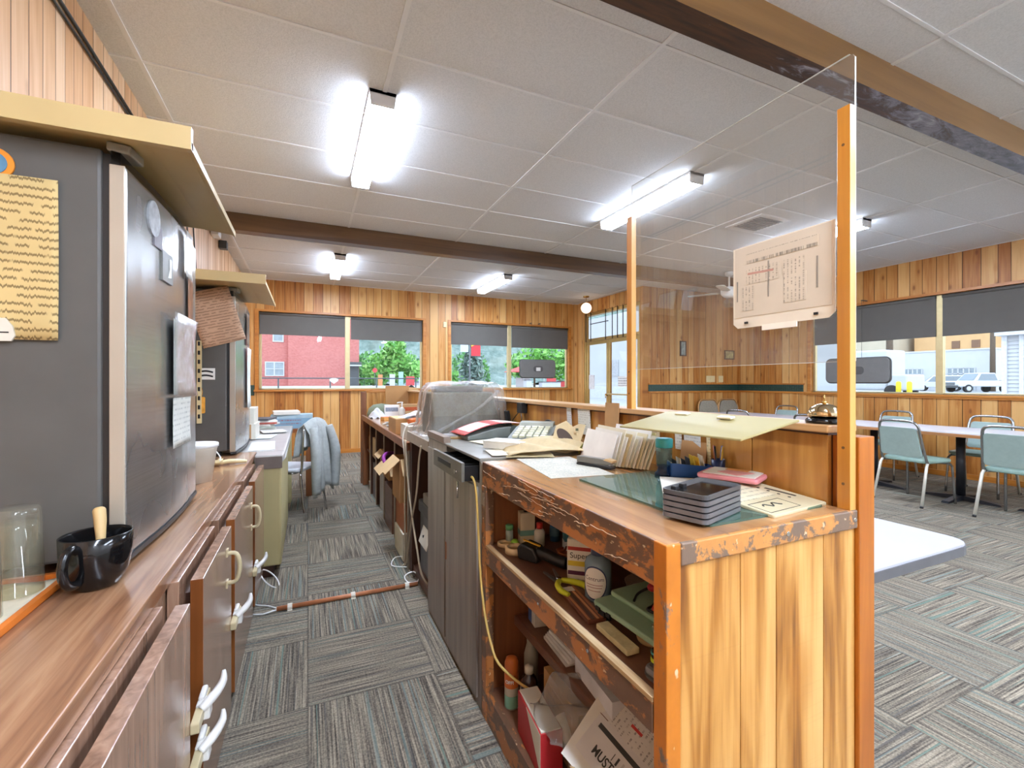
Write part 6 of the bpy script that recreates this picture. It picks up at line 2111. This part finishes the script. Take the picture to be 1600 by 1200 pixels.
cv = MB().grid(cover, 120, 40)
m_cover = glass_mat('wrinkled_plastic_cover', (.90, .90, .88), 2.4, .12, 'd6d5d0', .14, 26)
cvo = single(cv, 'plastic_cover', m_cover, 'wrinkled clear plastic cover draped over the old register', 'cover', (.89, 2.80, .925))
rib = MB().tube([(-.22, -.23, .03), (-.10, -.225, .09), (.05, -.222, .17), (.18, -.215, .27)], [.012, .008, .009, .012], 8)
rib.build('fold', m_cover, cvo)

# ================================================================== long low counter behind
fc = thing('service_counter', 'long cluttered service counter with open cubby holes, running to the back', 'counter', (.89, 4.2, 0))


def fb(mb, name, mat, **kw):
    mb.v = [(a-.89, b_-4.2, c_) for a, b_, c_ in mb.v]
    return mb.build(name, mat, fc, **kw)


TZ2 = .845
fb(B(.61, 3.05, TZ2-.02, 1.155, 5.87, TZ2), 'counter_top', m_ctop)
fb(B(.602, 3.05, TZ2-.055, .625, 5.85, TZ2+.002), 'front_edge', m_redwood, bevel=.002)
fb(B(.612, 2.47, .88, 1.155, 3.05, .92), 'raised_top', plain('9a9488', .4, var=.1), bevel=.003)
fb(B(.602, 2.47, .865, .614, 3.05, .923), 'raised_edge', plain('a79a86', .45))
fb(B(.61, 5.78, 0, .68, 5.87, TZ2-.02), 'end_post', m_redwood, bevel=.003)
fb(B(.62, 2.98, .0, 1.15, 3.05, .88), 'divider', m_darkwood)
fb(B(.612, 3.05, 0, .632, 3.10, TZ2-.05), 'post', plain('8d8272', .5))
for y_ in (5.29, 4.81, 4.28, 3.72):
    fb(B(.64, y_-.012, 0, 1.14, y_+.012, TZ2-.02), 'divider', m_darkwood)
    fb(B(.632, y_-.012, 0, .640, y_+.012, TZ2-.02), 'divider_edge', plain('a08e78', .5))
fb(B(.66, 3.735, .42, 1.14, 5.78, .44), 'cubby_shelf', m_darkshelf)
fb(B(1.14, 2.47, 0, 1.155, 5.87, TZ2-.02), 'back_board', m_darkwood)
fb(B(.63, 2.47, .0, .66, 2.98, .06), 'kick_board', m_darkshelf)


def carton(name, label, x, y, z, w_, d, h, col, rz=0, group='cartons around the service counter', flaps=0, cat='box'):
    c = thing(name, label, cat, (x, y, z), R(rz), group)
    t_ = .004
    q = B(-w_/2, -d/2, 0, w_/2, d/2, t_)
    q.box(-w_/2, -d/2, t_, -w_/2+t_, d/2, h).box(w_/2-t_, -d/2, t_, w_/2, d/2, h).box(-w_/2+t_, -d/2, t_, w_/2-t_, -d/2+t_, h).box(-w_/2+t_, d/2-t_, t_, w_/2-t_, d/2, h)
    q.build('body', col, c)
    if flaps:
        MB().ob((-w_/2-flaps*.35, 0, h-flaps*.30), (flaps, d*.96, .004), (0, R(-42), 0)).build('flap', m_cardlight, c)
        MB().ob((0, -d/2-flaps*.3, h-flaps*.3), (w_*.96, flaps, .004), (R(48), 0, 0)).build('flap', m_cardlight, c)
        MB().ob((w_*.3, 0, h+flaps*.25), (.004, d*.9, flaps), (0, R(25), 0)).build('flap', m_cardlight, c)
    else:
        B(-w_/2, -d/2, h, w_/2, d/2, h+.003).build('lid', col, c)
    return c


# inside the cubbies
c1 = carton('file_carton', 'orange brown carton of files in the farthest cubby', .82, 5.52, .4402, .30, .34, .16, m_card, 0)
for k in range(5):
    single(B(-.10, -.006, 0, .10, .006, .24), 'file_folder', plain(['7f9fb8', 'c9cfd2', '5f7f9a', 'd8d4c4', '9aa49a'][k], .6), '%s file folder standing in the farthest cubby carton' % ['blue', 'pale grey', 'dark blue', 'cream', 'green grey'][k], 'folder', (.80, 5.40+k*.055, .4448), (R(-6+3*k), 0, 0), 'file folders in the farthest cubby')
c2 = carton('file_carton', 'pale open carton with a dark green folder in the second cubby', .80, 5.05, .4402, .30, .28, .20, m_kraft, 0)
single(B(-.11, -.008, 0, .11, .008, .26), 'file_folder', plain('34483f', .6), 'dark green folder standing in the second cubby', 'folder', (.80, 4.99, .4448), (R(-5), 0, 0))
single(B(-.11, -.008, 0, .11, .008, .26), 'file_folder', plain('a9b06a', .6), 'olive folder standing in the second cubby', 'folder', (.80, 5.08, .4448), (R(-8), 0, 0))
carton('open_carton', 'brown open carton with a purple strap in the fourth cubby', .745, 4.00, .4402, .28, .36, .11, m_card, 0, flaps=.10)
pu = MB().tube([(-.10, -.16, .0), (-.13, -.10, .05), (-.10, .0, .08), (-.02, .09, .07), (.05, .12, .03), (.0, .14, .0)], .016, 10)
single(pu, 'purple_strap', plain('8a2a86', .5), 'purple magenta strap lying over the open carton', 'strap', (.70, 3.95, .56))
carton('tall_carton', 'grey white carton low in the cubby third cubby', .80, 4.55, .0003, .28, .34, .40, plain('b5b3ad', .7), 0)
carton('tall_carton', 'dark grey carton low in the second cubby', .80, 5.05, .0003, .28, .36, .36, plain('6f7072', .7), 0)
carton('tall_carton', 'pale carton low in the farthest cubby', .82, 5.52, .0003, .28, .36, .34, plain('c2c0ba', .7), 0)
carton('tall_carton', 'brown wooden looking carton low in the fourth cubby', .78, 4.0, .0003, .30, .38, .36, m_darkshelf, 0)
carton('flap_carton', 'big brown carton with raised flaps at the front of the nearest cubby', .725, 3.42, .3903, .26, .30, .30, m_card, 0, flaps=.14)
carton('red_carton', 'orange red carton with slots under the flapped carton', .74, 3.36, .1953, .26, .30, .19, plain('a8643a', .7), 0)
carton('low_carton', 'cream white carton at the floor under the orange red one', .74, 3.34, .0103, .28, .32, .18, plain('d8d3bd', .6), 0)
carton('open_carton', 'small brown carton on the shelf of the third cubby', .80, 4.55, .4402, .28, .30, .14, m_card, 0, flaps=.08)
single(B(-.15, -.19, 0, .15, .19, .0095), 'mat', plain('c9c5ba', .8), 'thin pale mat under the stacked cartons', 'mat', (.76, 3.36, .0002))
cbl = MB().tube([(.68, 4.9, .74), (.665, 4.86, .70), (.66, 4.95, .62), (.665, 5.05, .60), (.67, 5.10, .66), (.672, 5.05, .73)], .006, 6)
single(cbl, 'black_cable', m_blackpl, 'black cable loop hanging in the second cubby', 'cable')
# heater by the cash cabinet
ht = thing('paper_shredder', 'grey machine standing on the floor under the raised counter top', 'machine', (.86, 2.72, .0))
B(-.20, -.20, .0, .22, .20, .42).build('body', plain('6d7074', .35, .2), ht, bevel=.01)
B(-.21, -.21, .42, .22, .21, .50).build('top', plain('5a5d60', .4), ht, bevel=.012)
MB().ob((-.215, .0, .31), (.004, .20, .10), (0, R(18), 0)).build('white_flap', m_offwhite, ht)
MB().cyl((-.222, .03, .31), (-.214, .03, .31), .008, n=12).build('button', m_blackpl, ht)
B(-.205, -.10, .50, .12, .10, .56).build('box_on_top', plain('8f8c84', .5), ht, bevel=.006)
for k, (pts, lb) in enumerate((([(.60, 3.07, .86), (.594, 3.05, .80), (.596, 2.98, .60), (.598, 2.88, .42), (.60, 2.74, .25), (.61, 2.66, .12), (.64, 2.62, .07)], 'long beige cable hanging in front of the counter, nearer strand'),
                              ([(.598, 2.62, .88), (.594, 2.66, .78), (.598, 2.74, .58), (.598, 2.88, .38), (.60, 2.98, .20), (.60, 3.06, .05), (.59, 3.12, .008)], 'long beige cable crossing the other in front of the counter'),
                              ([(.60, 3.10, .86), (.598, 3.10, .6), (.60, 3.11, .3), (.60, 3.10, .02)], 'straight beige cable beside the counter post'))):
    single(MB().tube(pts, .006, 8), 'beige_cable', plain('b5a68c', .5), lb, 'cable', group='beige cables on the counter front')

# ---- clutter on the low counter top
ZC = TZ2+.0003
cap = thing('cap', 'grey green cloth cap and bag lump at the far end of the counter', 'cap', (.80, 5.60, ZC))
MB().lathe([(.15, 0), (.155, .03), (.14, .09), (.09, .135), (0, .15)], n=28, sx=1.05, sy=.9).build('crown', plain('7f8870', .9, var=.12, scale=14, bump=.3), cap)
MB().prism([(.0+.16*math.cos(2*PI*i/20)*1.0, -.12+.12*math.sin(2*PI*i/20)) for i in range(20)], .0, .012).build('brim', plain('8a9078', .9), cap)
pbg = MB().grid(lambda u, v: (-.09+.18*u, -.10+.2*v, .002+.10*math.sin(PI*u)*math.sin(PI*v)+.012*math.sin(u*17+v*11)), 20, 20)
single(pbg, 'white_bag', plain('d8dce0', .35, var=.12, scale=12), 'white plastic bag at the far front edge of the counter', 'bag', (.715, 5.32, ZC+.002), solid=.002)
tis = thing('label_box', 'white box with dark print beside the pump bottle', 'box', (.90, 5.35, ZC), R(-6))
B(-.10, -.06, 0, .09, .06, .14).build('body', m_white, tis, bevel=.003)
B(-.09, -.0615, .07, .05, -.0600, .115).build('print', print_mat('dark_label_print', '9aa2b0', '2a2c38', 60, 2, .35, .9), tis)
pu_ = thing('pump_bottle', 'clear pump bottle of hand gel on the counter', 'bottle', (.955, 5.12, ZC))
MB().lathe([(0, 0), (.034, 0), (.036, .006), (.036, .10), (.014, .125), (0, .125)], n=24).build('body', plain('dcdcd4', .2), pu_)
MB().cyl((0, 0, .125), (0, 0, .175), .008, n=12).build('neck', m_white, pu_)
MB().tube([(.012, 0, .178), (-.01, 0, .18), (-.045, 0, .176), (-.05, 0, .168)], .006, 8).build('spout', m_white, pu_)
bxc = thing('orange_label_box', 'brown carton with an orange red label behind the pump bottle', 'box', (1.08, 5.28, ZC))
B(-.12, -.09, 0, .12, .09, .15).build('body', m_cardlight, bxc, bevel=.002)
B(-.09, -.0915, .08, .08, -.09, .12).build('label', plain('c8643a', .5), bxc)
stp = thing('stapler', 'black and chrome stapler lying on the low counter', 'stapler', (.965, 4.70, ZC+.03), R(12))
B(-.08, -.022, 0, .08, .022, .014).build('base', m_blackpl, stp, bevel=.004)
MB().prism([(-.08, .016), (.08, .022), (.075, .05), (-.06, .046)], -.018, .018, 'y').build('arm', m_darkgrey, stp, bevel=.004)
MB().box(-.07, -.0225, .02, .06, -.0195, .028).build('chrome_strip', m_chrome, stp)
single(B(-.14, -.09, 0, .14, .09, .0295), 'tan_folder', plain('c2a05a', .6), 'tan folder under the black stapler', 'folder', (.94, 4.70, ZC), (0, 0, R(4)), bevel=.002)
hlp = thing('hole_punch', 'black and chrome bent lever tool beside the plastic cover', 'punch', (1.06, 4.40, ZC))
MB().tube([(-.06, 0, .11), (.0, 0, .10), (.05, -.03, .05), (.09, -.05, .012)], [.012, .014, .014, .012], 8).build('lever', m_blackgl, hlp)
B(-.08, -.03, 0, .10, .03, .012).build('base', m_chrome, hlp, bevel=.003)
MB().cyl((-.05, 0, .012), (-.055, 0, .10), .012, n=12).build('column', m_chrome, hlp)
or_ = thing('orange_packet', 'orange and tan packet lying left of the stapler', 'packet', (.80, 4.95, ZC), R(15))
B(-.09, -.05, 0, .09, .05, .035).build('body', plain('d8a25a', .6), or_, bevel=.004)
B(-.088, -.048, .035, -.01, .048, .0365).build('orange_end', plain('e0763a', .5), or_)
pls = [('d8d6d0', 5), ('b9c2c8', -8), ('e0dcd4', 14), ('c2b8a8', -3), ('dcdad6', 9), ('9fa8ae', 20), ('e2dfd8', -14)]
for k, (c_, a) in enumerate(pls):
    single(B(-.10, -.13, 0, .10, .13, .0055), 'paper_sheet', plain(c_, .7, var=.06, scale=20), '%s paper of the messy pile on the middle of the low counter' % ['lowest', 'second', 'third', 'fourth', 'fifth', 'sixth', 'topmost'][k], 'paper', (.76+.005*k, 4.35-.02*k, ZC+.0058*k), (0, 0, R(a)), 'messy papers on the low counter')
cdb = thing('card_carton', 'brown cardboard carton at the front edge of the low counter', 'box', (.735, 3.75, ZC))
B(-.115, -.17, 0, .12, .17, .115).build('body', m_card, cdb, bevel=.002)
B(-.11, -.165, .115, .115, .165, .119).build('top', m_cardlight, cdb)
ppw = [('dfe2e6', 12, .03), ('c8d0d8', -10, .02), ('e6e4e0', 25, .035), ('d4b0ac', -20, .015)]
for k, (c_, a, cu) in enumerate(ppw):
    ps_ = MB().grid(lambda u, v: (-.12+.24*u, -.10+.20*v, .001+cu*math.sin(PI*u)**2*(.4+.6*v)), 12, 8)
    single(ps_, 'loose_paper', plain(c_, .6, var=.05), '%s curled paper on the brown carton by the plastic cover' % ['white', 'bluish', 'topmost white', 'pinkish'][k], 'paper', (.80+.02*k, 3.66-.04*k, ZC+.120+.009*k), (0, 0, R(a)), 'curled papers by the cover', solid=.0015)
wcr = thing('white_carton', 'open white carton with orange handled tool at the counter front', 'box', (.74, 3.28, ZC))
B(-.11, -.15, 0, .12, .15, .10).build('body', plain('d6cfc0', .6), wcr, bevel=.002)
orh = thing('orange_tool', 'orange handled tool lying on the white carton', 'tool', (.72, 3.24, ZC+.1003), R(15))
MB().tube([(-.075, 0, .025), (-.03, 0, .028), (.03, 0, .026)], [.020, .025, .022], 12).build('handle', plain('e0702a', .4), orh)
MB().tube([(.03, 0, .026), (.15, 0, .024)], .018, 12).build('shaft', plain('b08a78', .5), orh)
single(MB().tube([(.70, 3.20, ZC+.12), (.63, 3.20, ZC+.10), (.598, 3.17, ZC+.03), (.597, 3.13, ZC-.05), (.598, 3.11, ZC-.10)], .005, 8), 'white_cable', m_offwhite, 'white cable arching down over the counter front by the orange tool', 'cable')
gbl = MB().ball((0, 0, .022), (.03, .025, .022), 14)
single(gbl, 'green_wad', plain('5aa05a', .6), 'small green wad near the plastic cover', 'wad', (1.02, 4.05, ZC))
cbw = thing('cardboard_screen', 'folded brown cardboard standing upright at the far end of the counter', 'cardboard', (.95, 5.80, ZC))
B(-.07, -.003, 0, .22, .003, .36).build('panel', m_card, cbw)
MB().prism([(.22, .02), (.34, .05), (.34, .33), (.22, .34)], -.003, .003, 'y').build('wing', m_cardlight, cbw)
dst = MB().prism([(-.05, 0), (.0, -.03), (.05, 0), (.0, .04)], -.002, .002, 'y')
single(dst, 'dark_ornament', m_blackpl, 'small dark diamond shaped ornament on the ledge before the window', 'ornament', (1.20, 5.80, 1.178))
gls = MB().lathe([(.03, 0), (.04, .10), (.042, .10), (.032, 0), (0, .003)], n=24)
single(gls, 'clear_cup', m_film, 'clear plastic cup at the back of the low counter', 'cup', (1.10, 4.95, ZC))
# ================================================================== dining side
m_tabletop = plain('c2c2c8', .25, var=.03, scale=6)
m_tabedge = wood_mat('table_edge_wood', [(.3, '8a5a34'), (.5, 'a87448'), (.75, 'bd8a5e')], 'Y', .35)
m_iron = plain('22242a', .45)
gt = thing('dining_table', 'white topped table with a grey rim pushed against the counter', 'table', (1.60, 1.42, 0))
MB().prism(rrect(-.335, -.70, .335, .70, .07), .715, .742).build('tabletop', plain('b3b4bc', .3, var=.03, scale=4), gt)
MB().prism(rrect(-.338, -.703, .338, .703, .072), .708, .736).build('rim', plain('5a5a5c', .4), gt)
MB().cyl((0, 0, .03), (0, 0, .708), .04, n=20).build('column', m_iron, gt)
for a in (0, PI/2):
    MB().ob((0, 0, .02), (.56, .07, .03), (0, 0, a)).build('foot', m_iron, gt, bevel=.008)


def long_table(y0, y1, label, xl=5.92, xr=6.74):
    c = ((xl+xr)/2, (y0+y1)/2)
    t = thing('dining_table', label, 'table', (c[0], c[1], 0), 0, 'long white dining tables')
    hx, hy = (xr-xl)/2, (y1-y0)/2
    B(-hx, -hy, .732, hx, hy, .742).build('tabletop', m_tabletop, t)
    B(-hx-.002, -hy, .70, hx+.002, hy, .732).build('edge', m_tabedge, t, bevel=.002)
    for s_ in (-1, 1):
        yy_ = s_*(hy-.40)
        MB().cyl((0, yy_, .04), (0, yy_, .70), .038, n=18).build('column', m_iron, t)
        for a in (0, PI/2):
            MB().prism([(-.33, .0), (.33, .0), (.31, .02), (.05, .05), (-.05, .05), (-.31, .02)], -.03, .03, 'y').build('foot', m_iron, t, loc=(0, yy_, 0), rot=(0, 0, a))
    return t


long_table(1.30, 2.86, 'long white table with wooden edge nearest the right picture edge')
long_table(2.87, 4.43, 'long white table continuing behind the tall near post')
long_table(4.44, 5.60, 'long white table farthest away, seen through the clear screen')


def stack_chair(label, x, y, rz):
    """chrome framed chair with sage vinyl pads; front is local +y"""
    c = thing('dining_chair', label, 'chair', (x, y, 0), rz, 'sage green dining chairs')
    MB().prism(rrect(-.215, -.19, .215, .22, .07), .425, .465).build('seat', m_teal, c, bevel=.016, segs=3)
    bp = MB()
    pr = rrect(-.19, 0, .19, .30, .03)
    n_ = len(pr)

    def bk(a, z, off):
        tpr = 1-.12*(z/.30)
        return (a*tpr, -.215-.075*(z+.0)/.35+off, .485+z)
    bp.add([bk(a, z, -.016) for a, z in pr]+[bk(a, z, .012) for a, z in pr],
           [(i, (i+1) % n_, n_+(i+1) % n_, n_+i) for i in range(n_)]+[tuple(reversed(range(n_))), tuple(range(n_, 2*n_))])
    bp.build('backrest', m_tealpad, c, bevel=.006)
    pts = [(-.205, -.16, .42), (-.205, -.195, .47), (-.19, -.245, .68), (-.182, -.268, .78), (-.165, -.28, .825), (-.125, -.287, .848), (0, -.290, .855), (.125, -.287, .848), (.165, -.28, .825), (.182, -.268, .78), (.19, -.245, .68), (.205, -.195, .47), (.205, -.16, .42)]
    MB().tube(pts, .0125, 10).build('back_frame', m_chromedark, c)
    for s_ in (-1, 1):
        MB().tube([(s_*.205, -.17, .44), (s_*.21, -.20, .40), (s_*.225, -.30, .0)], [.012, .0135, .0125], 10).build('leg', m_legpale, c)
        MB().tube([(s_*.10, .0, .418), (s_*.18, .16, .415), (s_*.20, .195, .395), (s_*.205, .21, .34), (s_*.215, .235, .0)], .0115, 10).build('leg', m_chromedark, c)
        MB().cyl((s_*.2255, -.303, 0), (s_*.2245, -.298, .02), .0145, n=12).build('foot', m_blackpl, c)
    MB().tube([(-.205, -.165, .42), (-.1, .0, .418), (.1, .0, .418), (.205, -.165, .42)], .010, 8).build('seat_frame', m_chromedark, c)
    return c


m_chromedark = plain('9b9c9c', .2, .9, var=.05)
m_legpale = plain('d6d3c6', .3, .35, var=.05)
stack_chair('sage chair with its back to us, left of the two nearest chairs', 5.86, 2.64, R(-96))
stack_chair('sage chair with its back to us, cut by the right picture edge', 5.93, 1.86, R(-92))
stack_chair('sage chair on the window side of the table, facing us between the two nearest chairs', 6.92, 2.52, R(92))
stack_chair('sage chair on the window side of the table, right beside the tall near post', 7.02, 3.50, R(90))
stack_chair('sage chair beside the tall post and bell, back to us, only its top rail showing', 5.80, 3.55, R(-90))
stack_chair('sage chair behind the service bell, on the window side', 7.0, 4.25, R(90))
stack_chair('sage chair whose chrome arch rises just above the cream board', 5.80, 4.55, R(-90))
stack_chair('sage chair on the window side near the far table end', 7.02, 5.05, R(90))
m_brownpad = plain('8a8272', .7, var=.1, scale=40)


def banquet_chair(label, x, y, rz):
    c = thing('banquet_chair', label, 'chair', (x, y, 0), rz, 'brown chairs by the side wall')
    MB().prism(rrect(-.2, -.2, .2, .2, .05), .43, .48).build('seat', m_brownpad, c, bevel=.015)
    pr = [(-.20, 0), (.20, 0), (.185, .30), (.14, .40), (.09, .42), (-.09, .42), (-.14, .40), (-.185, .30)]
    MB().prism(pr, -.02, .02, 'y').build('backrest', m_brownpad, c, loc=(0, -.21, .49), rot=(R(8), 0, 0), bevel=.01)
    fr = MB().tube([(a*1.05, -.21-z*.14, .49+z*1.03) for a, z in [(.20, -.08), (.20, 0), (.185, .30), (.14, .40), (.09, .42), (-.09, .42), (-.14, .40), (-.185, .30), (-.20, 0), (-.20, -.08)]], .012, 8)
    fr.build('back_frame', plain('b58a5a', .3, .5), c)
    for s_ in (-1, 1):
        for b_ in (-1, 1):
            MB().tube([(s_*.185, b_*.17, .44), (s_*.20, b_*.20, 0)], .012, 8).build('leg', plain('b58a5a', .3, .5), c)
    return c


banquet_chair('brown padded chair by the side wall, left of the pair', 6.72, 5.98, R(165))
banquet_chair('brown padded chair by the side wall, right of the pair', 7.24, 5.98, R(165))
